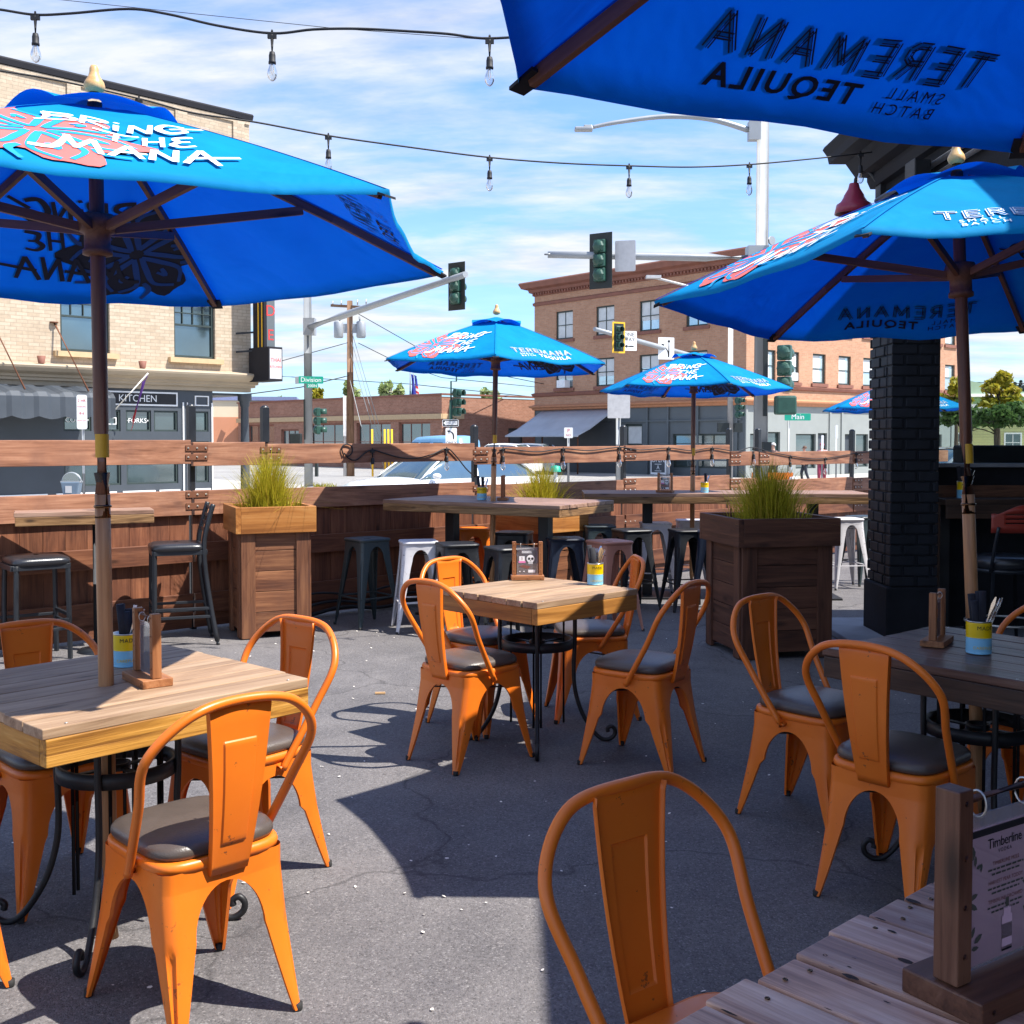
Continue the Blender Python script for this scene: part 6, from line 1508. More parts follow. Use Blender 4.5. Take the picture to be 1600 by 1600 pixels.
        l_ = MB(); l_.box((X(.982), sy * W * .39, .80), (.10, .22, .12)); l_.build('tail_light', M['maroon'], t, bevel=.02)
        for u in (.19, .80):
            w_ = MB(); yy = sy * (W / 2 - .10); w_.tube([(X(u), yy - sy * .1, .31), (X(u), yy + sy * .095, .31)], .31, 20); wo = w_.build('wheel', M['rubber'], t)
            w_ = MB(); w_.tube([(X(u), yy + sy * .09, .31), (X(u), yy + sy * .102, .31)], .20, 16); w_.build('rim', M['cargrey'], wo)
    return t
cu_, cw_ = u_of(705, 13.6) , 13.6
make_car('white sedan stopped on the street just behind the fence, nose to the left', uw(u_of(688, 19.4), 19.4, gz(19.4)), GA + PI, 'carwhite', L=4.7, W=1.82, H=1.47)
def make_van(label, loc, rz, paint, L=4.6, W=1.95, H=2.25):
    t = thing('parked_van', label, 'van', loc, rz, 'cars along the street')
    b = MB(); rows = []
    for u, zt_, e, ins in ((0, 1.15, .86, .0), (.02, 1.35, .90, 0), (.09, 1.50, .96, 0), (.14, 1.98, .95, 0), (.22, H - .06, .97, 0), (.5, H, 1, 0), (.9, H - .02, 1, 0), (.965, H - .10, .98, 0), (1.0, 1.3, .95, 0)):
        x = L / 2 - u * L; h_ = W / 2 * e; 
        half = [(h_ * .9, .28), (h_, .42), (h_, 1.2 if zt_ > 1.3 else zt_ - .15), (h_ * .96, max(zt_ - .22, .9)), (h_ * .80, zt_ - .06), (h_ * .5, zt_), (0, zt_ + .03)]
        rows.append([V((x, y, z)) for y, z in half] + [V((x, -y, z)) for y, z in half[::-1][1:]])
    b.grid(rows, True); b.poly(rows[0]); b.poly(rows[-1][::-1]); b.build('body', M[paint], t)
    for sy in (1, -1):
        for u0, u1 in ((.17, .30), (.34, .50), (.56, .72), (.77, .92)):
            w = MB(); w.bar((L / 2 - u0 * L, sy * (W / 2 + .004), 1.63), (L / 2 - u1 * L, sy * (W / 2 + .004), 1.63), .02, .46); wo = w.build('window', M['sigblack'], t, bevel=.008); w = MB(); w.bar((L / 2 - u0 * L - .05, sy * (W / 2 + .016), 1.63), (L / 2 - u1 * L + .05, sy * (W / 2 + .016), 1.63), .006, .36); w.build('pane', M['carglass'], wo)
        for u in (.18, .80):
            w = MB(); w.tube([(L / 2 - u * L, sy * (W / 2 - .2), .33), (L / 2 - u * L, sy * (W / 2 + .01), .33)], .33, 18); w.build('wheel', M['rubber'], t)
    w = MB(); w.poly([(L / 2 - .13 * L, -.75, 1.55), (L / 2 - .13 * L, .75, 1.55), (L / 2 - .185 * L, .70, 2.03), (L / 2 - .185 * L, -.70, 2.03)]); w.build('windscreen', M['carglass'], t)
    return t
c = at(690, 740, 65); c.z = STREET; make_van('light blue panel van with small square windows by the low brick building', c, math.radians(140), 'carblue')
c = at(780, 740, 62); c.z = STREET; make_car('white car parked beyond the van, by the low brick wall', c, math.radians(150), 'carwhite', H=1.82, belt=1.1)
c = at(822, 740, 66); c.z = STREET; make_car('silver car parked by the brick wall just left of the grey awning', c, math.radians(150), 'cargrey', H=1.8, belt=1.1)
for px, y_, paint, lab, a_ in ((1490, 33, 'cargrey', 'silver car seen through the wind screen right of the brick pillar', 20), (1560, 28, 'cargrey', 'grey hatchback seen through the wind screen right of the umbrella pole', 12), (1600, 36, 'carwhite', 'white car at the right edge behind the grey hatchback', 30)):
    c = at(px, 740, y_); c.z = gz(c.dot(GW)); make_car(lab, c, math.radians(a_), paint)

# ------------------------------------------------------------------ trees and the hill
def crown_leaves(mb, c, rx, rz_, n, size, rnd, lumps=14, hollow=0.55, cone=False):
    cs = []
    for _ in range(lumps):
        a = rnd.uniform(0, 2 * PI); e = rnd.uniform(-.8, 1); k_ = (0.95 - .65 * e) * .62 if cone else .62; cs.append((V((math.cos(a) * rx * k_ * rnd.uniform(.3, 1.1), math.sin(a) * rx * k_ * rnd.uniform(.3, 1.1), e * rz_ * (.85 if cone else .62))), rnd.uniform(.16, .30) if cone else rnd.uniform(.22, .48)))
    for _ in range(n):
        lc, lr = rnd.choice(cs); d = V((rnd.gauss(0, 1), rnd.gauss(0, 1), rnd.gauss(0, 1))).normalized() * (rnd.random() ** hollow) * lr
        p = V(c) + lc + V((d.x * rx, d.y * rx, d.z * rz_)); nrm = V((rnd.gauss(0, 1), rnd.gauss(0, 1), rnd.gauss(0.6, 1))).normalized(); X, Y = orient(nrm); s = size * rnd.uniform(.5, 1.2); a = rnd.uniform(0, PI)
        x = (X * math.cos(a) + Y * math.sin(a)) * s; y = (Y * math.cos(a) - X * math.sin(a)) * s * .55
        mb.add([p - x, p - y, p + x, p + y], [(0, 1, 2, 3)], None, True)
def tree(label, px, ybase_y, top_px, width_px, trunk_top_px, leaf, seed, n=1500, size=.22, name='street_tree', group='street trees', cone=False):
    y = ybase_y; b = at(px, 740, y); b.z = gz(b.dot(GW)); rnd = random.Random(seed)
    t = thing(name, label, 'tree', b, 0, group); zt = at(px, top_px, y).z - b.z; z0 = at(px, trunk_top_px, y).z - b.z; rx = width_px / 2 * y / FPX
    tr = MB(); r0 = .045 * zt ** .7
    tr.tube(smooth_path([(0, 0, 0), (.06, .03, z0 * .6), (0, 0, z0), (.05, 0, z0 + (zt - z0) * .6)], 5), [r0 - r0 * .75 * q / 15 for q in range(16)], 8)
    for q in range(7):
        a = rnd.uniform(0, 6.28); zz = z0 + (zt - z0) * rnd.uniform(-.1, .4); e = V((math.cos(a) * rx * .7, math.sin(a) * rx * .7, zz + (zt - z0) * rnd.uniform(.2, .5))); tr.tube([V((0, 0, zz)), V((e.x * .4, e.y * .4, zz + (e.z - zz) * .55)), e], [r0 * .4, r0 * .28, r0 * .1], 6)
    tr.build('trunk', M['bark'], t)
    c = MB(); crown_leaves(c, (0, 0, (z0 + zt) / 2 + .1), rx, (zt - z0) / 2 * 1.02, n, size, rnd, 30 if cone else 14, cone=cone); c.build('crown', M[leaf], t)
    return t
tree('round green street tree beside the brick pillar, seen through the wind screen', 1500, 42, 630, 80, 676, 'leafgreen', 1, 2200, .15)
tree('green street tree with forked trunk right of the umbrella pole', 1554, 40, 628, 100, 680, 'leafgreen', 2, 2600, .15)
tree('tall yellow-green tree with pointed top behind the street trees', 1558, 60, 586, 84, 645, 'leafyellow', 3, 2200, .20, cone=True)
tree('yellow-green tree peeking out left of the right umbrella pole', 1492, 58, 594, 50, 640, 'leafyellow', 4, 1000, .20, cone=True)
tree('yellow shrub-like tree at the right frame edge', 1606, 56, 628, 60, 668, 'leafyellow', 5, 700, .25)
for i, (px, tp, wd, sd) in enumerate(((495, 606, 26, 11), (548, 594, 34, 12), (604, 592, 30, 13), (624, 603, 26, 14), (768, 606, 36, 15), (440, 622, 30, 16))):
    tree(['small pale tree just right of the Division pole', 'pale young tree left of the utility pole', 'pale round tree over the low brick roof', 'pale pointed tree right of the round pale tree', 'pale tree behind the centre parasol pole', 'thin pale tree above the stucco roof'][i], px, 118, tp, wd, 640, 'leafpale' if i != 0 else 'leafyellow', sd, 330, .42, 'far_tree', 'pale trees beyond the low brick roof')
hl = MB(); rows = []
for i in range(25):
    row = []
    for j in range(14):
        x = 95 + 190 * i / 24; v = j / 13; y = 290 + 160 * v
        row.append(V((x, y, STREET - 1 + 17 * math.sin(PI * min(1, v * 1.3)) * math.sin(PI * (i + 1) / 26) ** .5 + 2.0 * math.sin(i * .9 + j) * v)))
    rows.append(row)
hl.grid(rows, True); tag(hl.build('hills', M['hill']), kind='structure')
rnd = random.Random(9)
for i in range(16):
    px = 1562 + 4.6 * i + rnd.uniform(-1, 1); y = 330 + rnd.uniform(-15, 15); b = at(px, 640, y); b.z = 9.5 + rnd.uniform(-.6, .6)
    tp = 600 + rnd.uniform(-9, 12) ; hh = at(px, tp, y).z - b.z
    t = thing('conifer', 'distant bluish conifer on the hill at the right edge', 'tree', b, 0, 'distant conifers on the hill')
    m = MB(); m.tube([(0, 0, 0), (0, 0, hh)], [.35, .08], 6); m.build('trunk', M['bark'], t)
    m = MB()
    for q in range(260):
        u = rnd.random(); rr = hh * .19 * (1 - u) ** .8 * rnd.uniform(.3, 1); a = rnd.uniform(0, 6.28); p = V((math.cos(a) * rr, math.sin(a) * rr, hh * (.12 + .88 * u))); d = V((math.cos(a), math.sin(a), -.35)) * .75; s = V((-math.sin(a), math.cos(a), 0)) * .5
        m.add([p - d * .3 - s, p - d * .3 + s, p + d], [(0, 1, 2)], None, True)
    m.build('crown', M['leafconifer'], t)
for i, (px, y_) in enumerate(((500, 46), (600, 44), (642, 45))):
    c = at(px, 735, y_); c.z = STREET; m = MB()
    for q in range(120):
        a = random.uniform(0, 6.28); r = random.uniform(0, .8); p = c + V((r * math.cos(a), r * .4 * math.sin(a), 0)); d = V((random.gauss(0, .15), random.gauss(0, .15), random.uniform(.12, .35))); m.add([p - V((.03, 0, 0)), p + V((.03, 0, 0)), p + d], [(0, 1, 2)], None, True)
    tag(m.build('weed_tuft', M['leafyellow']), ['grass tuft at the far kerb left of the utility pole', 'grass tuft at the far kerb right of the yellow guy guards', 'grass tuft at the far kerb just left of the van'][i], 'weed', 'grass tufts at the far kerb')
# flags on the low roof
for px, lab, cols in ((641, 'plain blue flag hanging above the low brick roof', 0), (646, 'red white and blue flag hanging above the low brick roof', 1)):
    c = at(px, 640, 80 + cols); t = thing('flag', lab, 'flag', c, 0, 'flags above the low brick roof'); z1 = at(px, 582, 80).z - c.z
    m = MB(); m.tube([(0, 0, 0), (0, 0, z1)], .05, 6); m.build('staff', M['galv'], t)
    m = MB(); rows = [[V((.05 + .30 * u + .08 * math.sin(5 * u + v * 3), .06 * math.sin(7 * u), z1 - .1 - 1.5 * v - .3 * u)) for u in [q / 5 for q in range(6)]] for v in [q / 8 for q in range(9)]]
    if cols == 0: m.grid(rows, True); m.build('cloth', M['flagblue'], t)
    else:
        m.grid(rows[:4], True, 0)
        for q in range(3, 8): m.grid(rows[q:q + 2], True, 1 if q % 2 else 2)
        m.build('cloth', [M['flagblue'], M['flagred'], M['white']], t)
br = thing('road_barrier', 'small orange and white road barrier beyond the right planter grass', 'barrier', at(1206, 742, 30) * 1.0); br.location.z = gz(V(br.location).dot(GW))
m = MB()
for x in (-.45, .45): m.bar((x, -.2, 0), (x, 0, .75), .05, .05); m.bar((x, .2, 0), (x, 0, .75), .05, .05)
m.build('leg', M['signwhite'], br); m = MB(); m.box((0, -.05, .72), (1.1, .04, .22)); m.box((0, -.09, .42), (1.1, .03, .16)); m.build('board', M['orangeplastic'], br)
br2 = thing('road_barrier', 'small white and grey drum beyond the right fence panel', 'barrier', at(1240, 745, 29)); br2.location.z = gz(V(br2.location).dot(GW))
m = MB(); m.lathe([(.16, 0), (.15, .3), (.12, .6), (.1, .72), (0, .74)], n=14); m.build('drum', M['signwhite'], br2); m = MB(); m.lathe([(.153, .26), (.146, .40)], n=14); m.build('band', M['cargrey'], br2)
gp = thing('hydrant', 'small white post with green cap beyond the back planter grass', 'post', at(868, 752, 24)); gp.location.z = gz(V(gp.location).dot(GW)); zt = at(868, 727, 24).z - gp.location.z
m = MB(); m.lathe([(.06, 0), (.05, zt - .25), (.03, zt - .12)], n=10); m.build('stem', M['signwhite'], gp); m = MB(); m.lathe([(.12, zt - .14), (.10, zt - .02), (0, zt)], n=12); m.build('cap', M['signgreen'], gp)

# ------------------------------------------------------------------ people on the far pavement
def person(label, px, yhead, yd, top, legs, hair, facing, walk=0.12):
    c = at(px, 740, yd); c.z = gz(c.dot(GW)); zt = at(px, yhead, yd).z - c.z; s = zt / 1.72
    t = thing('person', label, 'person', c, facing, 'people on the far pavement')
    def skin_obj(name, verts, edges, mat, parent):
        bm = bmesh.new(); ly = bm.verts.layers.skin.verify(); vs = []
        for i, (x, y, z, r) in enumerate(verts):
            v = bm.verts.new((x * s, y * s, z * s)); v[ly].radius = (r * s, r * s); v[ly].use_root = (i == 0); vs.append(v)
        for a, b in edges: bm.edges.new((vs[a], vs[b]))
        me = D.meshes.new(name); bm.to_mesh(me); bm.free(); me.materials.append(M[mat]); o = D.objects.new(name, me); COL.objects.link(o); o.parent = parent
        o.modifiers.new('Skin', 'SKIN').use_smooth_shade = True; q = o.modifiers.new('Subsurf', 'SUBSURF'); q.levels = 1; q.render_levels = 1
        return o
    w = walk
    B = [(0, 0, .92, .125), (0, 0, 1.12, .12), (0, .01, 1.33, .14), (0, .01, 1.44, .075), (0, .02, 1.50, .052), (0, .03, 1.60, .088), (0, .03, 1.68, .062),
         (.17, .01, 1.38, .055), (.21, -.02, 1.12, .042), (.20, .08, .90, .034), (.20, .11, .82, .026), (-.17, .01, 1.38, .055), (-.21, -.02, 1.12, .042), (-.20, .06, .90, .034), (-.20, .09, .82, .026),
         (.09, 0, .86, .09), (.10, w, .48, .062), (.10, w * .6, .08, .042), (.10, w * .6 + .12, .03, .036), (-.09, 0, .86, .09), (-.10, -w * .4, .48, .062), (-.10, -w * 1.6, .09, .042), (-.10, -w * 1.6 + .12, .03, .036)]
    E_ = [(0, 1), (1, 2), (2, 3), (3, 4), (4, 5), (5, 6), (2, 7), (7, 8), (8, 9), (9, 10), (2, 11), (11, 12), (12, 13), (13, 14), (0, 15), (15, 16), (16, 17), (17, 18), (0, 19), (19, 20), (20, 21), (21, 22)]
    skin_obj('body', B, E_, 'skin', t)
    T = [(0, 0, .90, .15), (0, 0, 1.12, .14), (0, .01, 1.33, .155), (0, .01, 1.43, .085), (.17, .01, 1.38, .07), (.21, -.02, 1.14, .058), (-.17, .01, 1.38, .07), (-.21, -.02, 1.14, .058)]
    skin_obj('shirt', T, [(0, 1), (1, 2), (2, 3), (2, 4), (4, 5), (2, 6), (6, 7)], top, t)
    T = [(0, 0, .93, .14), (.09, 0, .84, .105), (.10, w, .48, .078), (.10, w * .6, .12, .062), (-.09, 0, .84, .105), (-.10, -w * .4, .48, .078), (-.10, -w * 1.6, .13, .062)]
    skin_obj('trousers', T, [(0, 1), (1, 2), (2, 3), (0, 4), (4, 5), (5, 6)], legs, t)
    m = MB(); rows = []
    for q in range(6):
        a = q / 5 * PI * .55; rows.append([V((.098 * math.sin(a) * math.cos(b_), .01 + .105 * math.sin(a) * math.sin(b_) - .012, 1.625 + .115 * math.cos(a) - (.03 if math.sin(b_) > .3 and q > 3 else 0) * -1)) * s for b_ in [2 * PI * k_ / 14 for k_ in range(14)]])
    m.grid(rows, True, closed=True); m.build('hair', M[hair], t)
    m = MB()
    for x in (.034, -.034): m.lathe([(0, 0), (.011, .004), (.011, .012), (0, .016)], (x * s, .115 * s, 1.60 * s), 8)
    m.build('eyes', M['ink'], t)
    m = MB(); m.prism([(-.014 * s, .118 * s, 1.565 * s), (.014 * s, .118 * s, 1.565 * s), (0, .112 * s, 1.60 * s)], (0, .022 * s, -.004 * s)); m.box((0, .112 * s, 1.535 * s), (.04 * s, .02 * s, .007 * s)); m.build('nose_and_mouth', M['skin'], t)
person('grey haired person in dark clothes standing before the grey shopfront', 1208, 692, 44, 'clothdark', 'clothdark', 'hairgrey', 2.2)
person('person with brown hair walking past the shop window', 1257, 697, 50, 'clothpink', 'clothdark', 'hair', 1.6)
person('red haired person in a pale pink top at the shop door', 1284, 692, 46, 'clothpink', 'maroon', 'maroon', 2.8)
# ------------------------------------------------------------------ furniture on the patio
def rzf(fx, fy): return math.atan2(fy, fx) - PI / 2
TA = math.radians(47.5); TC = math.radians(43.6); TR = math.radians(-51.0); TF = math.radians(-47)
make_table('plank_table', 'sunlit weathered plank table with golden apron and tall umbrella pole, on the left', (-1.215, 3.415, 0), TA, 0.835, M['top_light'], M['side_gold'], 7)
make_table('plank_table', 'square plank table in the middle of the patio with skull menu card on top', (0.125, 5.50, 0), TC, 0.70, M['top_light'], M['side_brown'], 7)
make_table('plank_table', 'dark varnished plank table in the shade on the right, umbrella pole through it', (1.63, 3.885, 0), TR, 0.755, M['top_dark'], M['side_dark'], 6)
make_table('plank_table', 'worn reddish plank table in the bottom right foreground with mauve menu card', (0.823, 1.35, 0), TF, 0.90, M['top_red'], M['side_dark'], 9)
ch = make_chair()
CH = [(-0.847, 2.937, -.694, .720, 'orange chair nearest the camera on the left, sunlit back, in front of the left table'),
      (-0.923, 3.792, -.634, -.773, 'orange chair at the far right side of the left table'),
      (-1.52, 3.70, .69, -.73, 'orange chair behind the left table, back cut by the left frame edge'),
      (-1.66, 2.99, .69, .72, 'orange chair of which only a leg foot shows at the lower left frame edge'),
      (-0.195, 5.207, .723, .691, 'orange chair at the front left of the middle table, splat seen from behind'),
      (-0.155, 5.82, .745, -.667, 'orange chair behind the left side of the middle table, sunlit splat'),
      (0.423, 6.039, -.995, -.104, 'orange chair behind the right side of the middle table, seen from its side'),
      (0.598, 5.131, -.821, .572, 'orange chair at the front right of the middle table, seat fully in view'),
      (1.186, 4.355, .664, -.748, 'orange chair left of the dark right table, in front of the right planter'),
      (1.285, 3.645, .743, .670, 'orange chair in front of the dark right table, back to the camera'),
      (1.95, 4.16, -.77, -.64, 'orange chair behind the dark right table at the right frame edge'),
      (0.372, 1.868, .62, -.785, 'orange chair in the bottom centre foreground beside the reddish table')]
ch['label'] = CH[0][4]; ch.location = (CH[0][0], CH[0][1], 0.004); ch.rotation_euler = (0, 0, rzf(CH[0][2], CH[0][3]))
for x, y, fx, fy, lab in CH[1:]:
    o = dup(ch, (x, y, 0.004), rzf(fx, fy), lab)
    if 'bottom centre' in lab:                       # this one has lost its cushion
        for c in kids(o):
            if c.name.startswith('cushion'): D.objects.remove(c)

make_umbrella('blue parasol over the left table, white lettering and salmon flower on its front panel', (-1.24, 3.373, 2.072), math.radians(-33.2), (-0.018, 0.030), 1.125, 0.43)
make_umbrella('blue parasol over the dark right table, dark navy underside panel facing left', (1.624, 4.073, 2.037), math.radians(-125.4), (-0.020, 0.072), 1.102, 0.43)
make_umbrella('blue parasol overhead at the top right corner, mirrored dark lettering seen from below', (0.905, 1.262, 2.118), math.radians(141.5), (0.008, 0.002), 1.144, 0.45, pattern=1)
make_umbrella('blue parasol over the bar table in the centre, in front of the low brick building', (-0.133, 9.12, 2.087), math.radians(-89.1), (0.018, 0.020), 0.975, 0.39)
make_umbrella('blue parasol over the long bar table, before the red brick building', (1.732, 10.70, 1.965), math.radians(-79.4), (0.010, 0.03), 0.925, 0.35)
make_umbrella('blue parasol half hidden behind the brick pillar, beyond the fence', (5.16, 15.2, 1.90), math.radians(-95), (0.0, 0.02), 0.97, 0.36, ground=gz(V((5.16, 15.2, 0)).dot(GW)))

# bar tables, stools, planters
ba = math.radians(-32)
bc = V((0.35, 8.44, 0)) + V((-.848, .53, 0)) * 0.85 + V((.53, .848, 0)) * 0.475
make_bar_table('bar height plank table in the centre with a parasol through it', bc, ba, 1.7, 0.92, 0.99, (-.46, .46))
make_bar_table('long bar height plank table near the fence, partly behind the right planter', (1.98, 10.55, 0), math.radians(-2), 2.62, 0.72, 0.995, (-.70, .85))
lt = make_bar_table('narrow live-edge ledge table against the fence on the left', (-2.98, 7.80, 0), math.radians(24), 0.90, 0.30, 1.0, ())
pz = MB(); pz.tube([(0.10, 0, 0.0), (0.10, 0, 0.955)], 0.052, 16); pz.lathe([(0.16, 0), (0.16, .02), (0.06, .03)], (0.10, 0, 0), 20); pz.build('pedestal', M['blackmetal'], lt)
SM = {k: make_stool(M[k + 'stool'] if k != 'copper' and k != 'orange' else M[k]) for k in ('teal', 'white', 'black', 'navy', 'orange', 'copper')}
ST = [('teal', -1.16, 8.95, 40, 'dark teal metal stool in front of the dark boarded fence, left of the white stool'),
      ('white', -0.73, 8.72, 12, 'chipped white metal stool behind the middle table, next to the dark teal stool'),
      ('black', -0.42, 8.52, 20, 'black metal stool just right of the chipped white stool, behind the orange chair back'),
      ('black', -0.03, 8.22, 28, 'black metal stool directly left of the skull menu card'),
      ('orange', -0.36, 9.95, 15, 'bright orange metal stool behind the centre bar table'),
      ('black', 0.02, 9.55, -15, 'black metal stool behind the skull menu card, under the centre bar table'),
      ('navy', 0.42, 8.97, 8, 'navy black metal stool right of the skull menu card'),
      ('copper', 0.76, 8.72, 30, 'copper pink metal stool behind the cutlery can of the middle table'),
      ('black', 1.05, 9.82, 22, 'black metal stool right of the copper pink stool, at the long bar table'),
      ('teal', 0.80, 10.3, 5, 'dark metal stool half hidden behind the copper pink stool'),
      ('white', 1.36, 10.6, 0, 'white metal stool with one sunlit leg under the long bar table'),
      ('black', 1.54, 9.80, 12, 'black metal stool left of the right planter, nearer its neighbour to the left'),
      ('navy', 1.76, 9.72, -10, 'dark metal stool touching the left edge of the right planter'),
      ('white', 1.76, 10.95, 0, 'white topped metal stool behind the dark stools by the right planter'),
      ('white', 3.34, 11.2, 10, 'grey white metal stool between the right planter and the brick pillar'),
      ('teal', 3.62, 11.5, 20, 'dark metal stool leg next to the brick pillar, behind the grey white stool')]
used = set()
for m, x, y, a, lab in ST:
    if m not in used:
        used.add(m); o = SM[m]; o.location = (x, y, .004); o.rotation_euler = (0, 0, math.radians(a)); o['label'] = lab
    else: dup(SM[m], (x, y, .004), math.radians(a), lab)
make_backed_stool('black padded bar stool at the left frame edge by the ledge table', (-3.24, 7.60, 0.004), rzf(.80, .60), h=0.70, back=False)
make_backed_stool('black ladder-back bar stool with padded seat beside the left planter', (-2.45, 8.15, 0.004), rzf(-.93, -.37))
make_planter('tall sunlit wooden planter with orange trim on the left, grass on top', (-1.87, 8.60, 0), math.radians(23), 0.60, 0.99, M['planter'], M['planter_trim'], 0.50, 1, grass_label='tuft of yellow-green ornamental grass in the left planter', nb=1600)
make_planter('wooden planter behind the centre bar table, orange trim showing below it', (0.27, 10.35, 0), math.radians(43), 0.62, 0.81, M['planter'], M['planter_trim'], 0.56, 2, grass_label='tuft of yellow-green ornamental grass behind the centre bar table', nb=1500)
make_planter('big dark brown wooden planter in the shade, left of the brick pillar', (1.80, 7.87, 0), math.radians(11), 0.735, 0.96, M['planter_shade'], M['planter_shade'], 0.46, 3, grass_label='tuft of yellow-green ornamental grass in the dark right planter', nb=1900)

# things standing on the tables
TZ = 0.7615
c = on(197, 1040, TZ); make_can('yellow and blue cutlery can beside the umbrella pole on the left table', 'can on the left table', (c.x, c.y, TZ), 0.5)
c = on(230, 1066, TZ); make_holder('wooden menu holder seen edge-on on the sunlit left table', 'dark menu card in the holder on the left table', (c.x, c.y, TZ), math.radians(-53), 1.08, card='dark')
c = on(930, 913, TZ); make_can('yellow and blue cutlery can on the middle table', 'can on the middle table', (c.x, c.y, TZ), 0.2, kind='wood')
c = on(824, 905, TZ); make_holder('wooden menu holder with studs standing on the middle table', 'dark menu card with skull and pink print on the middle table', (c.x, c.y, TZ), math.radians(3), .98, card='skull')
c = on(1529, 1020, TZ); make_can('yellow and blue cutlery can on the dark right table', 'can on the dark right table', (c.x, c.y, TZ), 0.1, 1.04)
c = on(1464, 1006, TZ); make_holder('wooden menu holder seen edge-on on the dark right table', 'dark menu card hidden edge-on in the holder on the right table', (c.x, c.y, TZ), math.radians(57), 0.95, card='dark')
c = on(1556, 1540, TZ); make_holder('dark wooden menu holder in the bottom right corner on the reddish table', 'mauve drinks menu in a clear sleeve, bottom right corner', (c.x + .004, c.y + .002, TZ), math.radians(33), 1.42, True, 'menu')
BZ = 0.9915
c = on(753, 781, BZ); make_can('small cutlery can on the centre bar table left of its parasol pole', 'can on the centre bar table', (c.x, c.y, BZ), 0, 1.0, full=False)
c = on(786, 781, BZ); make_holder('menu holder edge-on just right of the parasol pole on the centre bar table', 'menu card edge-on in the holder on the centre bar table', (c.x, c.y, BZ), math.radians(86), 1.0, card='dark')
c = on(1047, 770, .9965); make_holder('menu holder on the long bar table, left of its parasol pole', 'dark menu card with skull in the holder on the long bar table', (1.43, 10.45, .9965), math.radians(-28), .9, card='skull')
make_can('small cutlery can on the long bar table right of its parasol pole', 'can on the long bar table', (1.79, 10.40, .9965), 0, .9, full=False)
make_can('cutlery can on the narrow ledge table, beside the left umbrella pole', 'can on the ledge table', (-2.86, 7.78, 1.0015), 0, 1.0, full=False)
make_can('cutlery can on the dark bar ledge by the brick pillar', 'can on the dark bar ledge', (at(1507, 783, 8.25).x, 8.27, 1.059), 0, 1.15, full=False)

# ------------------------------------------------------------------ string lights
def bulb(parent, p, drop=0.075, s=1.0, glass=True):
    p = V(p)
    b = MB(); b.box(p + V((0, 0, -.008)), (.040 * s, .014 * s, .020 * s)); b.tube([p + V((0, 0, .022 * s)), p], [.004, .008], 6); b.tube([p, p + V((0, 0, -drop))], [.009 * s, .0035 * s], 6)
    z = -drop; b.lathe([(0, z), (.012 * s, z - .004), (.0155 * s, z - .02 * s), (.0155 * s, z - .045 * s), (.0175 * s, z - .048 * s), (.0175 * s, z - .058 * s), (.0, z - .06 * s)], p, 12)
    so = b.build('lamp_socket', M['cord'], parent)
    if glass:
        g = MB(); z -= .058 * s
        g.lathe([(.0125 * s, z), (.014 * s, z - .010 * s), (.021 * s, z - .030 * s), (.0235 * s, z - .045 * s), (.021 * s, z - .060 * s), (.013 * s, z - .072 * s), (.005 * s, z - .078 * s), (0, z - .079 * s)], p, 14); g.build('glass_bulb', M['bulb'], so)
        f = MB(); f.tube([p + V((.004, 0, z)), p + V((.006, 0, z - .03 * s)), p + V((0, 0, z - .05 * s)), p + V((-.006, 0, z - .03 * s)), p + V((-.004, 0, z))], .0011 * s, 5); f.build('filament', M['filament'], so)
def string(label, pts, bulbs, r=.0055, drop=.075, s=1.0, noglass=()):
    t = thing('string_lights', label, 'string lights', pts[0], 0, 'strings of bulb lights'); o = V(pts[0])
    m = MB(); m.tube(smooth_path([V(p) - o for p in pts], 6), r, 6); m.build('cable', M['cord'], t)
    for i, b in enumerate(bulbs): bulb(t, V(b) - o - V((0, 0, r)), drop, s, i not in noglass)
D1 = 5.2
A1 = [(-60, 8), (0, 15), (55, 23), (110, 21), (200, 14), (262, 22), (340, 40), (425, 52), (490, 46), (560, 45), (640, 49), (700, 53), (765, 60), (860, 50), (960, 20)]
string('string of clear bulbs across the very top of the picture at left', [at(x, y, D1) for x, y in A1], [at(x, y, D1) for x, y in ((55, 23), (425, 52), (765, 60))], .0060)
A2 = [(-150, 90), (60, 120), (217, 154), (300, 176), (400, 191), (513, 212), (640, 230), (765, 246), (880, 255), (983, 259), (1080, 261), (1171, 257), (1260, 249), (1345, 240), (1400, 233), (1440, 228)]
def d2(x): return 6.4 + (x - 200) * 0.0016
string('string of clear bulbs sagging between left parasol and black building', [at(x, y, d2(x)) for x, y in A2], [at(x, y, d2(x)) for x, y in ((217, 154), (513, 212), (765, 246), (983, 259), (1171, 257), (1345, 240))], .0055)
def fpt(px, py): 
    p = PXW(px, WF - .035); return at(px, py, p.y)
A3 = [(537, 712), (534, 700), (540, 694), (549, 697), (550, 707), (543, 713), (538, 708), (545, 716), (556, 719), (570, 708), (582, 703), (600, 708), (625, 715), (650, 716), (675, 710), (698, 701)]
string('cord with a looped end hanging on the dark fence rail left of the car', [fpt(x, y) for x, y in A3 + [(712, 712), (728, 732), (741, 744)]], [fpt(582, 703), fpt(698, 701)], .006, .06, 1.0, (0,))
A4 = [(780, 704), (786, 701), (800, 702), (840, 706), (880, 701), (920, 704), (968, 699), (1000, 703), (1045, 700), (1080, 704), (1113, 700), (1150, 705), (1175, 699), (1207, 707), (1260, 716), (1290, 716), (1340, 708), (1380, 704)]
string('cord of clear bulbs draped along the fence rail from centre to right', [fpt(x, y) for x, y in A4], [fpt(x, y) for x, y in ((786, 701), (880, 701), (968, 699), (1045, 700), (1113, 700), (1178, 700), (1235, 713), (1290, 716), (1338, 708))], .006, .06, 1.05)

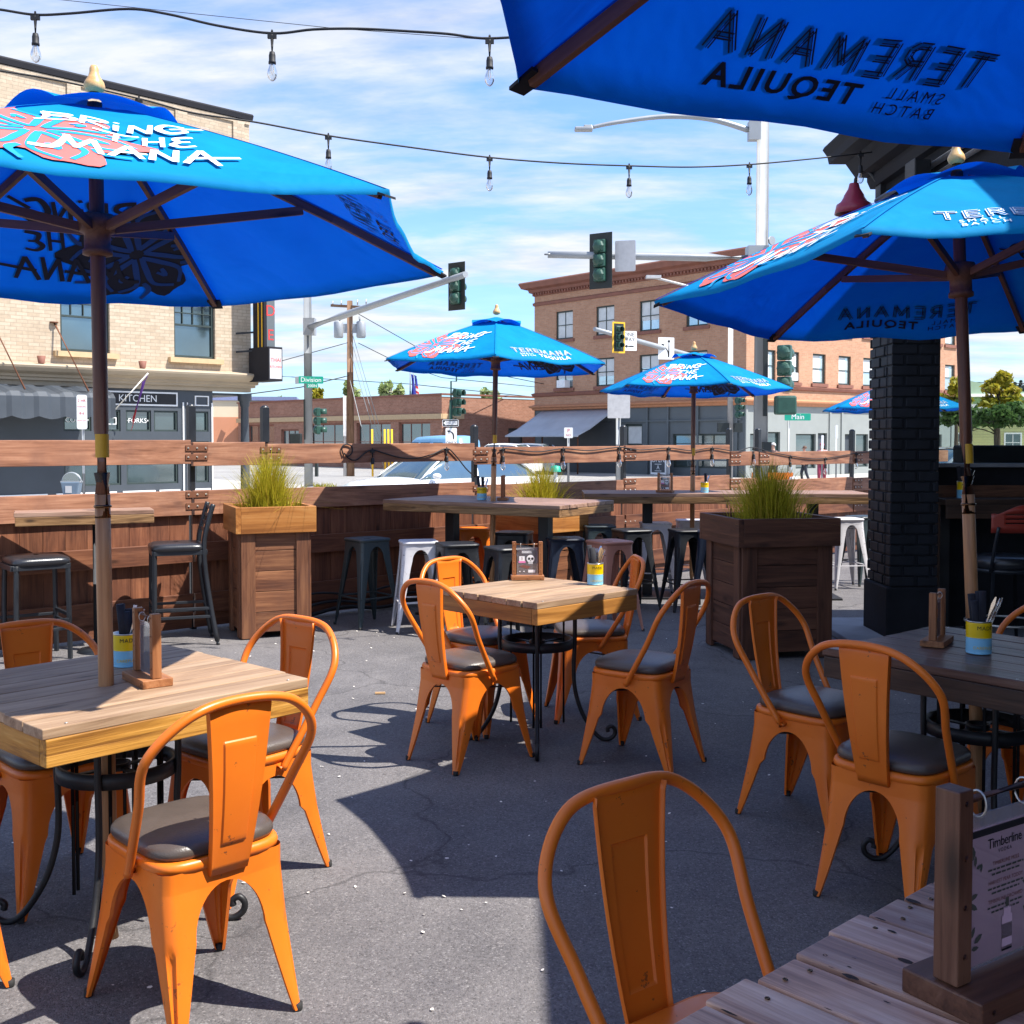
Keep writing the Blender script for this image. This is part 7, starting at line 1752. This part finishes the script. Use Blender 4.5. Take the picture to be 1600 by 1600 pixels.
# hoses or cables lying along the fence foot
for i, (zz, r) in enumerate(((.05, .016), (.115, .012), (.20, .010))):
    m = MB(); P = [PXW(px, WF - .10 - .03 * i) + V((0, 0, zz + .02 * math.sin(px * .05 + i))) for px in range(430, 700, 22)]; m.tube(smooth_path(P, 4), r, 8)
    tag(m.build('cable', M['cord']), ['thick dark cable lying lowest along the fence foot', 'dark cable running just above the thick one at the fence foot', 'thin dark cable clipped highest at the fence foot behind the teal stool'][i], 'cable', 'cables along the fence foot')

# fallen petals
rnd = random.Random(21); pm = MB(); taken = 0
while taken < 620:
    x = rnd.uniform(-4, 4); y = rnd.uniform(1.4, 9.5)
    if V((x, y, 0)).dot(GW) > 8.0: continue
    if rnd.random() < .35 and y < 6.5: continue
    a = rnd.uniform(0, 6.28); s = rnd.uniform(.004, .0085); X = V((math.cos(a), math.sin(a), rnd.uniform(-.3, .3))) * s; Y = V((-math.sin(a), math.cos(a), rnd.uniform(-.3, .3))) * s * .62; c = V((x, y, .0095))
    pm.add([c + X, c + X * .45 + Y, c - X * .55 + Y * .9, c - X, c - X * .5 - Y, c + X * .5 - Y], [tuple(range(6))], None, True); taken += 1
tag(pm.build('fallen_petals', M['petal']), 'small pale petals scattered over the asphalt', 'petals', kind='stuff')
lf = MB(); c = on(594, 1085, .004)
lf.bar((c.x - .03, c.y, .012), (c.x + .03, c.y + .004, .012), .014, .010); tag(lf.build('twig', M['spoonwood']), 'small pale twig lying on the asphalt left of the middle table', 'twig')

# ------------------------------------------------------------------ sky, sun, camera
SUN_H = (0.95, -0.31); ELEV = math.radians(56.5)
wd = D.worlds.new('World'); SC.world = wd; wd.use_nodes = True; nt = wd.node_tree; nt.nodes.clear()
def wn(t, **k):
    n = nt.nodes.new(t)
    for a, b in k.items(): setattr(n, a, b)
    return n
out = wn('ShaderNodeOutputWorld'); bg = wn('ShaderNodeBackground'); bg.inputs[1].default_value = 0.125
sky = wn('ShaderNodeTexSky', sky_type='NISHITA'); sky.sun_disc = False; sky.sun_elevation = ELEV; sky.sun_rotation = math.atan2(SUN_H[0], SUN_H[1]); sky.air_density = 1.0; sky.dust_density = 0.6; sky.ozone_density = 1.4
tc = wn('ShaderNodeTexCoord'); sp = wn('ShaderNodeSeparateXYZ'); nt.links.new(tc.outputs['Generated'], sp.inputs[0])
def wm(op, a, b=0.0, c=None, clamp=False):
    n = wn('ShaderNodeMath', operation=op, use_clamp=clamp)
    for i, v in enumerate((a, b, c)):
        if v is None: continue
        if isinstance(v, bpy.types.NodeSocket): nt.links.new(v, n.inputs[i])
        else: n.inputs[i].default_value = v
    return n.outputs[0]
zc = wm('ADD', wm('MAXIMUM', sp.outputs[2], 0.0), 0.14)
cb = wn('ShaderNodeCombineXYZ'); nt.links.new(wm('DIVIDE', sp.outputs[0], zc), cb.inputs[0]); nt.links.new(wm('DIVIDE', sp.outputs[1], zc), cb.inputs[1])
mp = wn('ShaderNodeMapping'); mp.inputs['Rotation'].default_value = (0, 0, 0.35); mp.inputs['Scale'].default_value = (0.75, 1.5, 1); mp.inputs['Location'].default_value = (1.7, 0.4, 0); nt.links.new(cb.outputs[0], mp.inputs[0])
n1 = wn('ShaderNodeTexNoise'); n1.inputs['Scale'].default_value = 0.9; n1.inputs['Detail'].default_value = 9; n1.inputs['Roughness'].default_value = 0.58; n1.inputs['Distortion'].default_value = 0.5; nt.links.new(mp.outputs[0], n1.inputs['Vector'])
n2 = wn('ShaderNodeTexNoise'); n2.inputs['Scale'].default_value = 2.6; n2.inputs['Detail'].default_value = 7; n2.inputs['Roughness'].default_value = 0.6; nt.links.new(mp.outputs[0], n2.inputs['Vector'])
mix1 = wm('ADD', wm('MULTIPLY', n1.outputs['Fac'], 0.72), wm('MULTIPLY', n2.outputs['Fac'], 0.28))
rp = wn('ShaderNodeValToRGB'); nt.links.new(mix1, rp.inputs[0]); rp.color_ramp.elements[0].position = 0.435; rp.color_ramp.elements[0].color = (0, 0, 0, 1); rp.color_ramp.elements[1].position = 0.575; rp.color_ramp.elements[1].color = (1, 1, 1, 1)
low = wm('SUBTRACT', 1.0, wm('MULTIPLY', sp.outputs[2], 1.6), clamp=True)
fac = wm('MULTIPLY', wm('ADD', wm('MULTIPLY', rp.outputs[0], 0.80), wm('MULTIPLY', low, 0.30), clamp=True), 0.96)
sh = wn('ShaderNodeValToRGB'); nt.links.new(n2.outputs['Fac'], sh.inputs[0]); sh.color_ramp.elements[0].position = 0.35; sh.color_ramp.elements[0].color = (2.1, 2.35, 2.8, 1); sh.color_ramp.elements[1].position = 0.6; sh.color_ramp.elements[1].color = (3.15, 3.2, 3.3, 1)
mx = wn('ShaderNodeMix', data_type='RGBA'); nt.links.new(fac, mx.inputs[0]); tint = wn('ShaderNodeMix', data_type='RGBA', blend_type='MULTIPLY'); tint.inputs[0].default_value = 1; tint.inputs[7].default_value = (0.42, 0.66, 0.98, 1); nt.links.new(sky.outputs[0], tint.inputs[6]); nt.links.new(tint.outputs[2], mx.inputs[6]); nt.links.new(sh.outputs[0], mx.inputs[7])
nt.links.new(mx.outputs[2], bg.inputs[0]); nt.links.new(bg.outputs[0], out.inputs[0])
sl = D.lights.new('Sun', 'SUN'); sl.energy = 3.7; sl.angle = math.radians(0.5); sl.color = (1.0, 0.95, 0.87)
so = D.objects.new('Sun', sl); COL.objects.link(so); so.location = (8, -4, 20)
sv = V((SUN_H[0] * math.cos(ELEV), SUN_H[1] * math.cos(ELEV), math.sin(ELEV))); so.rotation_euler = sv.to_track_quat('Z', 'Y').to_euler()
cam = D.cameras.new('Camera'); co = D.objects.new('Camera', cam); COL.objects.link(co); SC.camera = co
co.location = (0, 0, EYE); co.rotation_euler = (PI / 2 - PITCH, 0, 0); cam.sensor_width = 36; cam.lens = 36 * FPX / 1600; cam.shift_y = (PPY - 800) / 1600; cam.clip_end = 3000; cam.clip_start = 0.05
SC.render.engine = 'CYCLES'; SC.view_settings.view_transform = 'Standard'; SC.view_settings.look = 'None'; SC.view_settings.exposure = 1.35; SC.view_settings.gamma = 1
SC.render.resolution_x = 1024; SC.render.resolution_y = 1024
SC.cycles.max_bounces = 6; SC.cycles.transparent_max_bounces = 12
